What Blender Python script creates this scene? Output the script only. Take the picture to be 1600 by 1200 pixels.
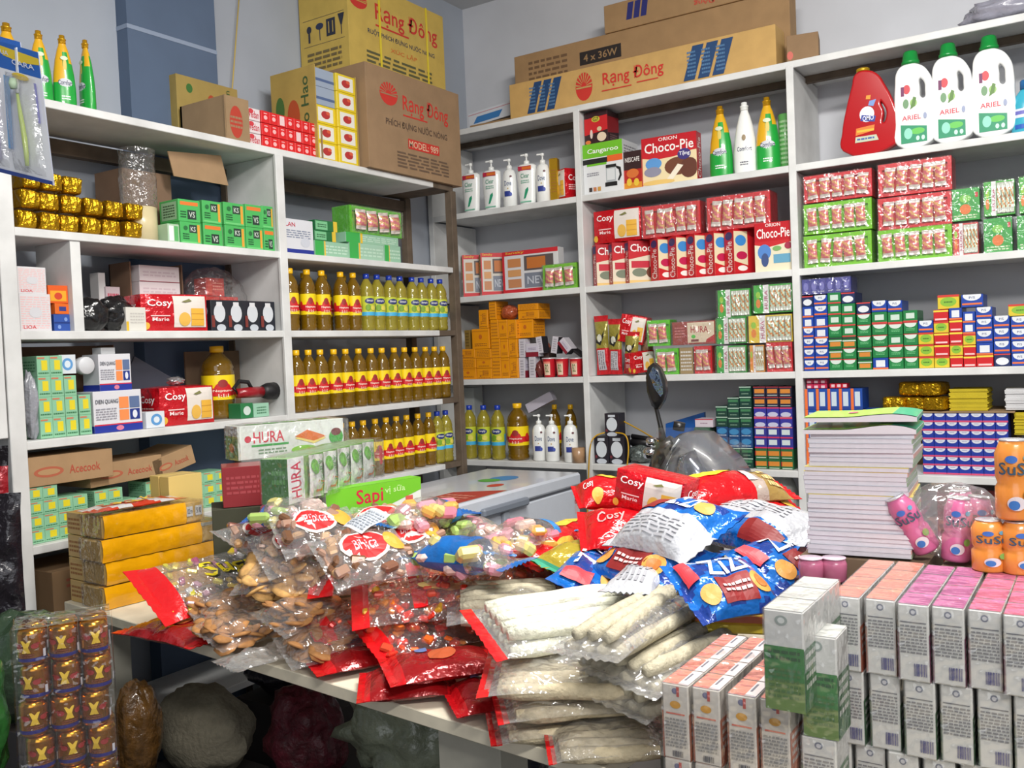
import bpy, math, random
from mathutils import Vector, Matrix, noise
random.seed(7)
for o in list(bpy.data.objects): bpy.data.objects.remove(o)
C = bpy.context.scene.collection
PI = math.pi
rnd = random.uniform

# ------------------------------------------------------------------ camera, world, lights, exposure
CP = Vector((2.71845, -4.00722, 1.50487)); YAW, PITCH, ROLL, FPX = 0.57875, 0.0322, -0.04123, 1448.99
CF = Vector((-math.sin(YAW)*math.cos(PITCH), math.cos(YAW)*math.cos(PITCH), -math.sin(PITCH)))
_r0 = Vector((math.cos(YAW), math.sin(YAW), 0)); _u0 = _r0.cross(CF)
CR = _r0*math.cos(ROLL) + _u0*math.sin(ROLL); CU = _u0*math.cos(ROLL) - _r0*math.sin(ROLL)
cam_data = bpy.data.cameras.new('camera'); cam_data.sensor_width = 36; cam_data.lens = 36*FPX/1600
cam_data.clip_start = 0.05
cam = bpy.data.objects.new('camera', cam_data); C.objects.link(cam)
_m = Matrix((CR, CU, -CF)).transposed().to_4x4(); _m.translation = CP
cam.matrix_world = _m
bpy.context.scene.camera = cam
sc = bpy.context.scene
sc.view_settings.view_transform = 'Standard'; sc.view_settings.look = 'None'
sc.view_settings.exposure = -0.06; sc.view_settings.gamma = 1; sc.view_settings.use_curve_mapping = False
sc.cycles.transparent_max_bounces = 24
world = bpy.data.worlds.new('world'); sc.world = world; world.use_nodes = True
_bg = world.node_tree.nodes['Background']; _bg.inputs[0].default_value = (0.90, 0.94, 1.0, 1); _bg.inputs[1].default_value = 0.10
def area(name, loc, target, sx, sy, power, col=(1, 0.97, 0.92)):
    l = bpy.data.lights.new(name, 'AREA'); l.shape = 'RECTANGLE'; l.size = sx; l.size_y = sy; l.energy = power; l.color = col
    o = bpy.data.objects.new(name, l); C.objects.link(o); o.location = loc
    o.rotation_euler = (Vector(target)-Vector(loc)).to_track_quat('-Z', 'Y').to_euler(); return o
area('ceiling_tube_light', (2.3, -2.3, 3.3), (2.1, -1.5, 0), 1.5, 0.16, 108)
area('ceiling_tube_light', (3.9, -4.4, 3.2), (1.0, -0.8, 1.2), 1.4, 0.2, 84)
area('front_fill_light', (3.6, -6.1, 2.0), (1.0, -1.0, 1.3), 2.6, 1.8, 34, (0.93, 0.96, 1.0))  # added frontal fill behind the camera, brightens goods that face it

def pray(px, py): return CF + CR*((px-800)/FPX) + CU*((600-py)/FPX)
def on(ax, val, px, py):                       # the point of an axis plane seen at a pixel
    d = pray(px, py); return CP + d*((val-CP[ax])/d[ax])
def sol(px, fixed, ax):                        # coordinate ax of a point whose column is px
    P = Vector(fixed); P[ax] = 0; d0 = P-CP; e = Vector((0, 0, 0)); e[ax] = 1; c = (px-800)/FPX
    return -(d0.dot(CR)-c*d0.dot(CF))/(e.dot(CR)-c*e.dot(CF))
def solz(py, x, y):                            # height of a point above (x, y) whose row is py
    d0 = Vector((x, y, 0))-CP; c = (600-py)/FPX; return -(d0.dot(CU)-c*d0.dot(CF))/(CU.z-c*CF.z)

# ------------------------------------------------------------------ materials
def lin(c):
    return tuple(((x/255)/12.92 if x/255 <= .04045 else ((x/255+.055)/1.055)**2.4) for x in c)
_mats = {}
def mat(col, rough=.5, metal=0.0, noise_amt=0.0, noise_scale=20, bump=0.0, bump_scale=60, coat=0, tr=0, kind=None, alpha=None, emit=0):
    key = (tuple(col), rough, metal, noise_amt, noise_scale, bump, bump_scale, coat, tr, kind, alpha, emit)
    if key in _mats: return _mats[key]
    m = bpy.data.materials.new((kind or 'paint')); m.use_nodes = True
    nt = m.node_tree; b = nt.nodes['Principled BSDF']; L = lin(col)
    b.inputs['Base Color'].default_value = (*L, 1); b.inputs['Roughness'].default_value = rough; b.inputs['Metallic'].default_value = metal
    b.inputs['Coat Weight'].default_value = coat; b.inputs['Transmission Weight'].default_value = tr
    if emit: b.inputs['Emission Color'].default_value = (*L, 1); b.inputs['Emission Strength'].default_value = emit
    if noise_amt or bump: tc = nt.nodes.new('ShaderNodeTexCoord')
    if noise_amt:
        n = nt.nodes.new('ShaderNodeTexNoise'); n.inputs['Scale'].default_value = noise_scale; n.inputs['Detail'].default_value = 6
        r = nt.nodes.new('ShaderNodeMapRange'); r.inputs[1].default_value = .3; r.inputs[2].default_value = .7
        r.inputs[3].default_value = 1-noise_amt; r.inputs[4].default_value = 1+noise_amt*.5
        mx = nt.nodes.new('ShaderNodeMix'); mx.data_type = 'RGBA'; mx.blend_type = 'MULTIPLY'; mx.inputs[0].default_value = 1
        mx.inputs[6].default_value = (*L, 1)
        nt.links.new(tc.outputs['Object'], n.inputs['Vector']); nt.links.new(n.outputs[0], r.inputs[0])
        nt.links.new(r.outputs[0], mx.inputs[7]); nt.links.new(mx.outputs[2], b.inputs['Base Color'])
    if bump:
        n = nt.nodes.new('ShaderNodeTexNoise'); n.inputs['Scale'].default_value = bump_scale; n.inputs['Detail'].default_value = 3
        bp = nt.nodes.new('ShaderNodeBump'); bp.inputs['Strength'].default_value = bump; bp.inputs['Distance'].default_value = .01
        nt.links.new(tc.outputs['Object'], n.inputs['Vector']); nt.links.new(n.outputs[0], bp.inputs['Height']); nt.links.new(bp.outputs[0], b.inputs['Normal'])
    _mats[key] = m; return m
def film(haze=.10, tint=(255, 255, 255), bscale=25, key='clear_plastic_film', strength=.9):
    k = (key, haze, tint, bscale, strength)
    if k in _mats: return _mats[k]
    m = bpy.data.materials.new(key); m.use_nodes = True; nt = m.node_tree; nt.nodes.clear()
    out = nt.nodes.new('ShaderNodeOutputMaterial'); t = nt.nodes.new('ShaderNodeBsdfTransparent'); t.inputs[0].default_value = (*lin(tint), 1)
    g = nt.nodes.new('ShaderNodeBsdfGlossy'); g.inputs['Roughness'].default_value = .12
    d = nt.nodes.new('ShaderNodeBsdfDiffuse'); d.inputs[0].default_value = (.85, .85, .85, 1)
    lw = nt.nodes.new('ShaderNodeLayerWeight'); lw.inputs[0].default_value = .35
    tc = nt.nodes.new('ShaderNodeTexCoord'); n = nt.nodes.new('ShaderNodeTexNoise'); n.inputs['Scale'].default_value = bscale; n.inputs['Detail'].default_value = 2
    bp = nt.nodes.new('ShaderNodeBump'); bp.inputs['Strength'].default_value = strength; bp.inputs['Distance'].default_value = .03
    nt.links.new(tc.outputs['Object'], n.inputs['Vector']); nt.links.new(n.outputs[0], bp.inputs['Height'])
    nt.links.new(bp.outputs[0], g.inputs['Normal']); nt.links.new(bp.outputs[0], lw.inputs['Normal'])
    mr = nt.nodes.new('ShaderNodeMapRange'); mr.inputs[3].default_value = .07; mr.inputs[4].default_value = .55
    nt.links.new(lw.outputs['Facing'], mr.inputs[0])
    m1 = nt.nodes.new('ShaderNodeMixShader'); m1.inputs[0].default_value = haze
    m2 = nt.nodes.new('ShaderNodeMixShader')
    nt.links.new(t.outputs[0], m1.inputs[1]); nt.links.new(d.outputs[0], m1.inputs[2])
    nt.links.new(mr.outputs[0], m2.inputs[0]); nt.links.new(m1.outputs[0], m2.inputs[1]); nt.links.new(g.outputs[0], m2.inputs[2])
    nt.links.new(m2.outputs[0], out.inputs[0]); _mats[k] = m; return m
def card(c): return mat(c, .38, coat=.15, kind='printed_card')
def board(c): return mat(c, .85, noise_amt=.10, noise_scale=14, kind='corrugated_cardboard')
def ink(c): return mat(c, .5, kind='printing_ink')
def foil(c, r=.22): return mat(c, r, .75, bump=.9, bump_scale=38, kind='crinkled_foil')
def plast(c, r=.28): return mat(c, r, coat=.3, kind='glossy_plastic')
def pouch(c): return mat(c, .22, .2, bump=1.0, bump_scale=26, coat=.3, kind='glossy_wrapper')
FILM = film(.04)
WHITEP = mat((218, 219, 218), .55, noise_amt=.16, noise_scale=7, kind='white_painted_board')
DARKW = mat((100, 86, 72), .8, noise_amt=.35, noise_scale=12, kind='bare_dark_timber')
BLACK = mat((22, 21, 24), .5, kind='black_plastic')
CHROME = mat((210, 212, 216), .12, 1.0, kind='chrome')

# ------------------------------------------------------------------ mesh builder
_txt = {}
def text_mesh(s, bold=.012):
    if (s, bold) in _txt: return _txt[(s, bold)]
    cu = bpy.data.curves.new('lettering', 'FONT'); cu.body = s; cu.resolution_u = 2; cu.offset = bold
    o = bpy.data.objects.new('lettering', cu); C.objects.link(o)
    me = o.to_mesh(); vs = [(v.co.x, v.co.y) for v in me.vertices]; fs = [tuple(p.vertices) for p in me.polygons]
    o.to_mesh_clear(); bpy.data.objects.remove(o); bpy.data.curves.remove(cu)
    if vs:
        x0 = min(v[0] for v in vs); x1 = max(v[0] for v in vs); y0 = min(v[1] for v in vs); y1 = max(v[1] for v in vs)
        vs = [((v[0]-x0)/max(x1-x0, 1e-6), (v[1]-y0)/max(y1-y0, 1e-6)) for v in vs]
    _txt[(s, bold)] = (vs, fs); return _txt[(s, bold)]
class MB:
    def __init__(s): s.v = []; s.f = []; s.m = []; s.sm = []; s.mats = []
    def mi(s, m):
        if m not in s.mats: s.mats.append(m)
        return s.mats.index(m)
    def add(s, vs, fs, m, smooth=False):
        b = len(s.v); s.v += [tuple(v) for v in vs]; k = s.mi(m) if not isinstance(m, list) else None
        for i, f in enumerate(fs):
            s.f.append(tuple(b+j for j in f)); s.m.append(k if k is not None else s.mi(m[i])); s.sm.append(smooth)
    def box(s, c, d, m, rot=None, ch=0.0):     # centre, full sizes
        hx, hy, hz = d[0]/2, d[1]/2, d[2]/2
        if ch <= 0:
            vs = [(x, y, z) for x in (-hx, hx) for y in (-hy, hy) for z in (-hz, hz)]
            fs = [(0, 1, 3, 2), (4, 6, 7, 5), (0, 4, 5, 1), (2, 3, 7, 6), (0, 2, 6, 4), (1, 5, 7, 3)]
        else:
            vs = []; idx = {}
            for sx in (-1, 1):
                for sy in (-1, 1):
                    for sz in (-1, 1):
                        for a in range(3):
                            p = [sx*hx, sy*hy, sz*hz]
                            for b in range(3):
                                if b != a: p[b] -= (sx, sy, sz)[b]*ch
                            idx[(sx, sy, sz, a)] = len(vs); vs.append(tuple(p))
            fs = []
            for a in range(3):
                b, c2 = [(1, 2), (2, 0), (0, 1)][a]
                for sg in (-1, 1):
                    q = []
                    for u, w in ((-1, -1), (1, -1), (1, 1), (-1, 1)):
                        k = [0, 0, 0]; k[a] = sg; k[b] = u; k[c2] = w; q.append(idx[(*k, a)])
                    fs.append(tuple(q if sg > 0 else q[::-1]))
            for a in range(3):
                b, c2 = (a+1) % 3, (a+2) % 3
                for u in (-1, 1):
                    for w in (-1, 1):
                        k0 = [0, 0, 0]; k1 = [0, 0, 0]; k0[a] = -1; k1[a] = 1; k0[b] = k1[b] = u; k0[c2] = k1[c2] = w
                        q = [idx[(*k0, b)], idx[(*k1, b)], idx[(*k1, c2)], idx[(*k0, c2)]]
                        fs.append(tuple(q if u*w < 0 else q[::-1]))
            for sx in (-1, 1):
                for sy in (-1, 1):
                    for sz in (-1, 1):
                        q = [idx[(sx, sy, sz, a)] for a in range(3)]; fs.append(tuple(q if sx*sy*sz > 0 else q[::-1]))
        if rot is not None: vs = [tuple(rot @ Vector(v)) for v in vs]
        s.add([(v[0]+c[0], v[1]+c[1], v[2]+c[2]) for v in vs], fs, m)
    def bx(s, x0, x1, y0, y1, z0, z1, m, ch=0): s.box(((x0+x1)/2, (y0+y1)/2, (z0+z1)/2), (x1-x0, y1-y0, z1-z0), m, ch=ch)
    def lathe(s, prof, m, c=(0, 0, 0), n=20, sx=1, sy=1, smooth=True, cap=True):   # prof: (r, z[, mat])
        vs = []; fs = []; ms = []
        for p in prof:
            for k in range(n):
                a = 2*PI*k/n; vs.append((c[0]+p[0]*sx*math.cos(a), c[1]+p[0]*sy*math.sin(a), c[2]+p[1]))
        for i in range(len(prof)-1):
            mm = prof[i][2] if len(prof[i]) > 2 else m
            for k in range(n):
                j = (k+1) % n; fs.append((i*n+k, i*n+j, (i+1)*n+j, (i+1)*n+k)); ms.append(mm)
        if cap:
            fs.append(tuple(range(n))[::-1]); ms.append(prof[0][2] if len(prof[0]) > 2 else m)
            fs.append(tuple((len(prof)-1)*n+k for k in range(n))); ms.append(ms[-2])
        s.add(vs, fs, ms, smooth)
    def tube(s, pts, r, m, n=8, closed_end=True):
        pts = [Vector(p) for p in pts]; vs = []; up = Vector((0, 0, 1))
        for i, p in enumerate(pts):
            t = (pts[min(i+1, len(pts)-1)]-pts[max(i-1, 0)]).normalized()
            a = t.cross(up if abs(t.z) < .95 else Vector((1, 0, 0))).normalized(); b = t.cross(a)
            rr = r[i] if isinstance(r, (list, tuple)) else r
            for k in range(n): vs.append(p + a*rr*math.cos(2*PI*k/n) + b*rr*math.sin(2*PI*k/n))
        fs = [(i*n+k, (i+1)*n+k, (i+1)*n+(k+1) % n, i*n+(k+1) % n) for i in range(len(pts)-1) for k in range(n)]
        if closed_end: fs += [tuple(range(n)), tuple((len(pts)-1)*n+k for k in range(n))[::-1]]
        s.add(vs, fs, m, True)
    def grid(s, fn, nu, nv, m, smooth=True, wrap=False):   # m: material or fn(u, v)
        vs = [fn(i/nu, j/nv) for j in range(nv+1) for i in range(nu+1)]; fs = []; ms = []
        for j in range(nv):
            for i in range(nu):
                a = j*(nu+1)+i; fs.append((a, a+1, a+nu+2, a+nu+1)); ms.append(m((i+.5)/nu, (j+.5)/nv) if callable(m) else m)
        s.add(vs, fs, ms, smooth)
    def deco(s, P, items, flat=True):          # P(u, v, lift) -> point
        for n_, it in enumerate(items):
            k = it[0]; lift = .0004+.00022*n_ if flat else .0012+.0005*n_
            if k == 'r':
                _, u0, v0, u1, v1, c = it; N = 1 if flat else 7
                vs = [P(u0+(u1-u0)*i/N, v0+(v1-v0)*j/N, lift) for j in range(N+1) for i in range(N+1)]
                s.add(vs, [(j*(N+1)+i, j*(N+1)+i+1, (j+1)*(N+1)+i+1, (j+1)*(N+1)+i) for j in range(N) for i in range(N)], ink(c) if isinstance(c, tuple) else c)
            elif k == 'c':
                _, u, v, ru, rv, c = it; N = 18; cl = (lambda x: min(1, max(0, x))) if flat else (lambda x: x)
                vs = [P(u, v, lift)] + [P(cl(u+ru*q*math.cos(2*PI*i/N)), cl(v+rv*q*math.sin(2*PI*i/N)), lift) for q in (.5, 1) for i in range(N)]
                fs = [(0, 1+i, 1+(i+1) % N) for i in range(N)] + [(1+i, 1+N+i, 1+N+(i+1) % N, 1+(i+1) % N) for i in range(N)]
                s.add(vs, fs, ink(c) if isinstance(c, tuple) else c)
            elif k == 'p':
                s.add([P(u, v, lift) for u, v in it[1]], [tuple(range(len(it[1])))], ink(it[2]) if isinstance(it[2], tuple) else it[2])
            elif k == 't':                     # text fitted to a box; optional last: 'up' = reads upwards, 'inv' = upside down
                _, tx, u0, v0, u1, v1, c = it[:7]; md = it[7] if len(it) > 7 else ''
                vs, fs = text_mesh(tx)
                if md == 'up': vs = [(1-b, a) for a, b in vs]
                elif md == 'inv': vs = [(1-a, 1-b) for a, b in vs]
                s.add([P(u0+(u1-u0)*a, v0+(v1-v0)*b, lift) for a, b in vs], fs, ink(c))
            elif k == 'sun':                   # round sunburst emblem
                _, u, v, ru, rv, c, bg = it
                s.deco(P, [('c', u, v, ru, rv, c)], flat)
                for i in range(9):
                    a = PI*(i+.5)/9; a0, a1 = a-.06, a+.06
                    s.add([P(u+ru*q*math.cos(t), v+rv*(q*math.sin(t)), lift+.0003) for q, t in ((.3, a0), (1.05, a0), (1.05, a1), (.3, a1))], [(0, 1, 2, 3)], ink(bg))
                s.add([P(u+ru*a, v+rv*b, lift+.0003) for a, b in ((-.9, -.12), (.9, -.12), (.9, 0), (-.9, 0))], [(0, 1, 2, 3)], ink(bg))
            elif k == 'bar':                   # barcode
                _, u0, v0, u1, v1, c = it; R = random.Random(3); x = u0
                while x < u1-.02*(u1-u0):
                    w = (u1-u0)*R.choice((.03, .05, .09)); s.add([P(x, v0, lift), P(x+w, v0, lift), P(x+w, v1, lift), P(x, v1, lift)], [(0, 1, 2, 3)], ink(c)); x += w+(u1-u0)*R.choice((.03, .06))
            elif k == 'ln':                    # lines of small print drawn as dashes of words
                _, u0, v0, u1, v1, n, c = it; R = random.Random(int(u0*90+v0*50+n)); h = (v1-v0)/n
                for i in range(n):
                    x = u0; v = v1-h*(i+.8)
                    while x < u1:
                        w = min((u1-u0)*R.uniform(.08, .22), u1-x); s.add([P(x, v, lift), P(x+w, v, lift), P(x+w, v+h*.5, lift), P(x, v+h*.5, lift)], [(0, 1, 2, 3)], ink(c)); x += w+(u1-u0)*.04
    def make(s, name, parent=None, loc=None, rot=None):
        me = bpy.data.meshes.new(name); me.from_pydata([tuple(v) for v in s.v], [], s.f)
        for m in s.mats: me.materials.append(m)
        me.polygons.foreach_set('material_index', s.m); me.polygons.foreach_set('use_smooth', s.sm); me.update()
        o = bpy.data.objects.new(name, me); C.objects.link(o)
        if parent: o.parent = parent
        if loc is not None: o.location = loc
        if rot is not None: o.rotation_euler = rot if not isinstance(rot, (int, float)) else (0, 0, rot)
        return o
def tag(o, label=None, cat=None, group=None, kind=None):
    if label: o['label'] = label
    if cat: o['category'] = cat
    if group: o['group'] = group
    if kind: o['kind'] = kind
    return o
def struct(name, mb, **k): o = mb.make(name, **k); o['kind'] = 'structure'; return o
def thing(name, label, cat, loc=(0, 0, 0), rot=0, group=None):
    o = bpy.data.objects.new(name, None); C.objects.link(o); o.location = loc; o.empty_display_size = .05
    o.rotation_euler = rot if not isinstance(rot, (int, float)) else (0, 0, rot)
    return tag(o, label, cat, group)
def cp(o, loc, rot=None, label=None, group=None, parent=None, scale=None):
    c = o.copy(); C.objects.link(c)
    if parent is not None: c.parent = parent
    else:
        c.location = loc
        if rot is not None: c.rotation_euler = rot if not isinstance(rot, (int, float)) else (0, 0, rot)
        if label: c['label'] = label
        if group: c['group'] = group
        if scale: c.scale = scale
    for ch in list(o.children): cp(ch, None, parent=c)
    return c
ORD = ['first', 'second', 'third', 'fourth', 'fifth', 'sixth', 'seventh', 'eighth', 'ninth', 'tenth', 'eleventh', 'twelfth', 'thirteenth', 'fourteenth', 'fifteenth', 'sixteenth', 'seventeenth', 'eighteenth']
def nth(i, n, side='left'): return ('leftmost' if side == 'left' else 'lowest') if i == 0 else (('rightmost' if side == 'left' else 'topmost') if i == n-1 else ORD[i]+(' from left' if side == 'left' else ' up'))

# printed carton: base centre at origin, front faces -y. faces: F front, K back, L left, R right, T top
def carton_mesh(w, d, h, base, faces={}, ch=.0012, fcol={}):
    mb = MB(); bm = base if not isinstance(base, tuple) else card(base)
    mb.box((0, 0, h/2), (w, d, h), bm, ch=ch)
    fr = {'F': lambda u, v, l: (-w/2+w*u, -d/2-l, h*v), 'K': lambda u, v, l: (w/2-w*u, d/2+l, h*v),
          'R': lambda u, v, l: (w/2+l, -d/2+d*u, h*v), 'L': lambda u, v, l: (-w/2-l, d/2-d*u, h*v),
          'T': lambda u, v, l: (-w/2+w*u, -d/2+d*v, h+l)}
    for k, items in faces.items(): mb.deco(fr[k], items)
    return mb
def carton(name, label, cat, w, d, h, base, faces, loc, rot=0, group=None, ch=.0012):
    return tag(carton_mesh(w, d, h, base, faces, ch).make(name, loc=loc, rot=rot), label, cat, group)
# ------------------------------------------------------------------ room
ZA = [2.3415, 1.9419, 1.6339, 1.3048, 0.9899]; ZB = [2.70, 2.2629, 1.8197, 1.3802, 0.95]
YA = [-2.496, -1.4394, -0.3307]; XB = [0.5349, 1.5728]
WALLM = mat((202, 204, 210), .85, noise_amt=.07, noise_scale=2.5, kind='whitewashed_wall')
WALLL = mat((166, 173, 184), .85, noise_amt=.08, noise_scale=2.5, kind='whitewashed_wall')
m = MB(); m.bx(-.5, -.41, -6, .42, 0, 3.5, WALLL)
m.bx(-.411, -.4085, -6, -1.84, 2.93, 2.934, mat((150, 158, 172), .9)); struct('wall_left', m)
m = MB(); m.bx(-.5, 5.2, .42, .52, 0, 3.5, WALLM); struct('wall_back', m)
m = MB(); m.bx(-.5, 5.2, -6.4, .52, -.1, 0, mat((96, 92, 90), .6, noise_amt=.2, noise_scale=4, kind='cement_floor')); struct('floor', m)
m = MB(); m.bx(-.5, 5.2, -6.4, .52, 3.5, 3.6, mat((205, 206, 206), .9, kind='white_ceiling')); struct('ceiling', m)
m = MB(); m.bx(5.2, 5.3, -6.4, .52, 0, 3.5, WALLM); struct('wall_right', m)
BLUE = mat((86, 103, 128), .8, noise_amt=.06, noise_scale=6, kind='blue_painted_pillar')
m = MB(); m.bx(-.41, -.345, -1.835, -1.425, 0, 3.5, BLUE)
z1 = solz(62, -.345, -1.63)
m.bx(-.3455, -.3435, -1.837, -1.423, z1-.008, z1+.008, mat((140, 154, 176), .8)); m.bx(-.41, -.345, -1.837, -1.8345, z1-.008, z1+.008, mat((140, 154, 176), .8))
struct('trim_1', m)

# ------------------------------------------------------------------ shelving
TS = .026; EP = .0008
t = thing('shelf_unit', 'white painted wooden shelving along the left wall, holding the rows of oil bottles', 'shelf', (0, 0, 0))
for i, z in enumerate(ZA + [.66, .34]):
    z = z-EP
    m = MB(); y1 = YA[2]+.03
    if i < 5:
        m.bx(-.33, 0, YA[0]-.01, y1-.16, z-TS, z, WHITEP, ch=.002)
        m.bx(-.33, -.002, y1-.16, y1, z-TS, z, DARKW if i != 1 else WHITEP, ch=.002)
    else: m.bx(-.33, 0, YA[0], y1, z-TS, z, WHITEP, ch=.002)
    m.make('shelf_board', t)
for y, w in ((YA[0]-.025, .05), (YA[1], .04)):
    m = MB(); m.bx(-.01, .004, y-w/2, y+w/2, 0, 2.316, WHITEP, ch=.002); m.bx(-.33, -.01, y-.012, y+.012, 0, 2.314, WHITEP); m.make('upright_panel', t)
for x in (-.014, -.30):
    m = MB(); m.bx(x-.02, x+.02, YA[2], YA[2]+.04, 0, 2.315, DARKW, ch=.002); m.make('timber_post', t)
m = MB(); m.bx(-.33, -.29, YA[0], YA[2], 2.25, 2.30, DARKW); m.bx(-.32, -.29, YA[1]-.02, YA[1]+.02, 0, 2.25, DARKW)
m.make('timber_rail', t)
yv = sol(119, (-.01, 0, 1.8), 1)
m = MB(); m.bx(-.2, -.006, yv-.017, yv+.017, ZA[2]-EP, ZA[1]-TS-EP, WHITEP, ch=.001); m.make('divider_panel', t)
t = thing('shelf_unit', 'white painted wooden shelving against the back wall, filled with boxed goods', 'shelf', (0, 0, 0))
XL, XR = -.38, 2.85
for i, z in enumerate(ZB + [.55, .2]):
    z = z-EP
    m = MB(); m.bx(XL, XR, .002, .40, z-.02, z, WHITEP, ch=.002)
    m.bx(XL, XR, 0.0, .012, z-.03, z-.0005, WHITEP, ch=.002)
    if i == 0: m.bx(XL, XR, .20, .23, z-.05, z-.021, DARKW)
    m.make('shelf_board', t)
for x in (XL, XB[0], XB[1], 2.6):
    m = MB(); m.bx(x-.016, x+.016, -.002, .014, 0, ZB[0]-.021-EP, WHITEP, ch=.002)
    for a, b in zip(([.0]+[.2, .55]+ZB[::-1]), ([.2, .55]+ZB[::-1])): m.bx(x-.012, x+.012, .014, .40, a+.0005, b-.0305, WHITEP)
    m.make('upright_panel', t)
xp = sol(955, (0, .33, 1.3), 0)
m = MB(); m.bx(xp-.025, xp+.025, .405, .4195, 0, ZB[2]-.03, mat((120, 96, 70), .7, noise_amt=.2)); m.make('timber_post', t)
# neighbouring unit at the far left edge of the view
t = thing('shelf_unit', 'end of another white shelf unit at the left edge, dark goods hanging from it', 'shelf', (0, 0, 0))
m = MB(); m.bx(-.33, .012, -2.60, -2.555, 1.32, 2.0, WHITEP, ch=.002); m.make('upright_panel', t)
m = MB(); m.bx(-.33, -.3, -3.2, -2.6, 0, 2.0, mat((40, 36, 36), .9)); m.make('back_panel', t)

# ------------------------------------------------------------------ table
TZ = .83
e0 = on(2, TZ, 100, 940); e1 = on(2, TZ, 742, 1137)
ang = math.atan2(e1.y-e0.y, e1.x-e0.x); TD = .97
t = thing('display_table', 'long cream board table piled with snack bags, cut edge along its front', 'table', (e0.x, e0.y, 0), ang)
m = MB(); m.bx(0, 1.92, 0, TD, TZ-.028, TZ, mat((222, 214, 192), .6, noise_amt=.1, kind='cream_board'), ch=.002); m.make('table_top', t)
for x in (.1, 1.5, 1.84):
    for y in (.04, TD-.12):
        m = MB(); m.bx(x, x+(.16 if x == 1.5 else .05), y, y+.08, 0, TZ-.028, mat((170, 168, 156), .7, noise_amt=.1), ch=.002); m.make('leg', t)
print('table', e0, e1, math.degrees(ang))
# ------------------------------------------------------------------ placing on the shelves
A_, B_ = 'A', 'B'
def clampB(a, b, g=.0135):                      # keep clear of the upright panels
    c = (a+b)/2
    for x in XB:
        if c > x: a = max(a, x+g)
        if c < x: b = min(b, x-g)
    return a, b
def clampA(a, b, g=.0135):
    c = (a+b)/2; a = max(a, YA[0]+.001)
    if c > YA[1]: a = max(a, YA[1]+g)
    else: b = min(b, YA[1]-g)
    return a, b
def room_above(zs, z):
    up = [v for v in zs if v > z+.05]; return (min(up)-z-.033) if up else 9
def span(side, z, px0, px1, pyt, off=.02):     # centre coordinate, width, height on the left (A) or back (B) shelf
    if side == 'A':
        a = sol(px0, (-off, 0, z+.05), 1); b = sol(px1, (-off, 0, z+.05), 1); a, b = clampA(a, b); c = (a+b)/2
        return c, b-a, min(solz(pyt, -off, c)-z, room_above(ZA, z))
    a = sol(px0, (0, off, z+.05), 0); b = sol(px1, (0, off, z+.05), 0); a, b = clampB(a, b); c = (a+b)/2
    return c, b-a, min(solz(pyt, c, off)-z, room_above(ZB, z))
def at(side, c, off, d, z): return (-off-d/2, c, z) if side == 'A' else (c, off+d/2, z)
def face(side, extra=0): return (PI/2 if side == 'A' else 0)+extra
def shelf_box(side, z, px0, px1, pyt, d, name, label, cat, base, faces={}, off=.02, group=None, extra=0, ch=.0012):
    c, w, h = span(side, z, px0, px1, pyt, off)
    return carton(name, label, cat, w, d, h, base, faces, at(side, c, off, d, z), face(side, extra), group, ch)
def top_z(o): return o.location.z + max(v.co.z for v in o.data.vertices)

def plate(outlines, ext, bev, res=2):          # closed 2D outlines (holes cut) with rounded rim, in the xz plane, thick along y
    cu = bpy.data.curves.new('outline', 'CURVE'); cu.dimensions = '2D'; cu.fill_mode = 'BOTH'; cu.extrude = ext; cu.bevel_depth = bev; cu.bevel_resolution = 3; cu.resolution_u = 5
    for pts in outlines:
        sp = cu.splines.new('BEZIER'); sp.bezier_points.add(len(pts)-1); sp.use_cyclic_u = True
        for p, q in zip(sp.bezier_points, pts):
            p.co = (q[0], q[1], 0); p.handle_left_type = p.handle_right_type = 'VECTOR' if len(q) > 2 else 'AUTO'
    o = bpy.data.objects.new('outline', cu); C.objects.link(o); me = o.to_mesh()
    vs = [(v.co.x, -v.co.z, v.co.y) for v in me.vertices]; fs = [tuple(p.vertices) for p in me.polygons]
    o.to_mesh_clear(); bpy.data.objects.remove(o); bpy.data.curves.remove(cu); return vs, fs
def vessel(mb, prof, sx, sy, matfn, n=24, sub=3):   # lathe with a material per cell; prof (r, z)
    pr = []
    for (a, b) in zip(prof, prof[1:]):
        for k in range(sub): t = k/sub; pr.append((a[0]+(b[0]-a[0])*t, a[1]+(b[1]-a[1])*t))
    pr.append(prof[-1]); H = pr[-1][1]
    vs = [(r*sx*math.cos(2*PI*k/n), r*sy*math.sin(2*PI*k/n), z) for r, z in pr for k in range(n)]; fs = []; ms = []
    for i in range(len(pr)-1):
        for k in range(n):
            j = (k+1) % n; fs.append((i*n+k, i*n+j, (i+1)*n+j, (i+1)*n+k)); ms.append(matfn((k+.5)/n, (pr[i][1]+pr[i+1][1])/2/H))
    fs.append(tuple(range(n))[::-1]); ms.append(matfn(.75, 0)); fs.append(tuple((len(pr)-1)*n+k for k in range(n))); ms.append(matfn(.75, 1))
    mb.add(vs, fs, ms, True)
def cyl(r, z0, z1, half=1.2, sx=1, sy=1):      # decoration frame wrapped on the front of a round body
    def P(u, v, l):
        a = -PI/2+(u-.5)*2*half; return ((r+l)*sx*math.cos(a), (r+l)*sy*math.sin(a), z0+(z1-z0)*v)
    return P

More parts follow.
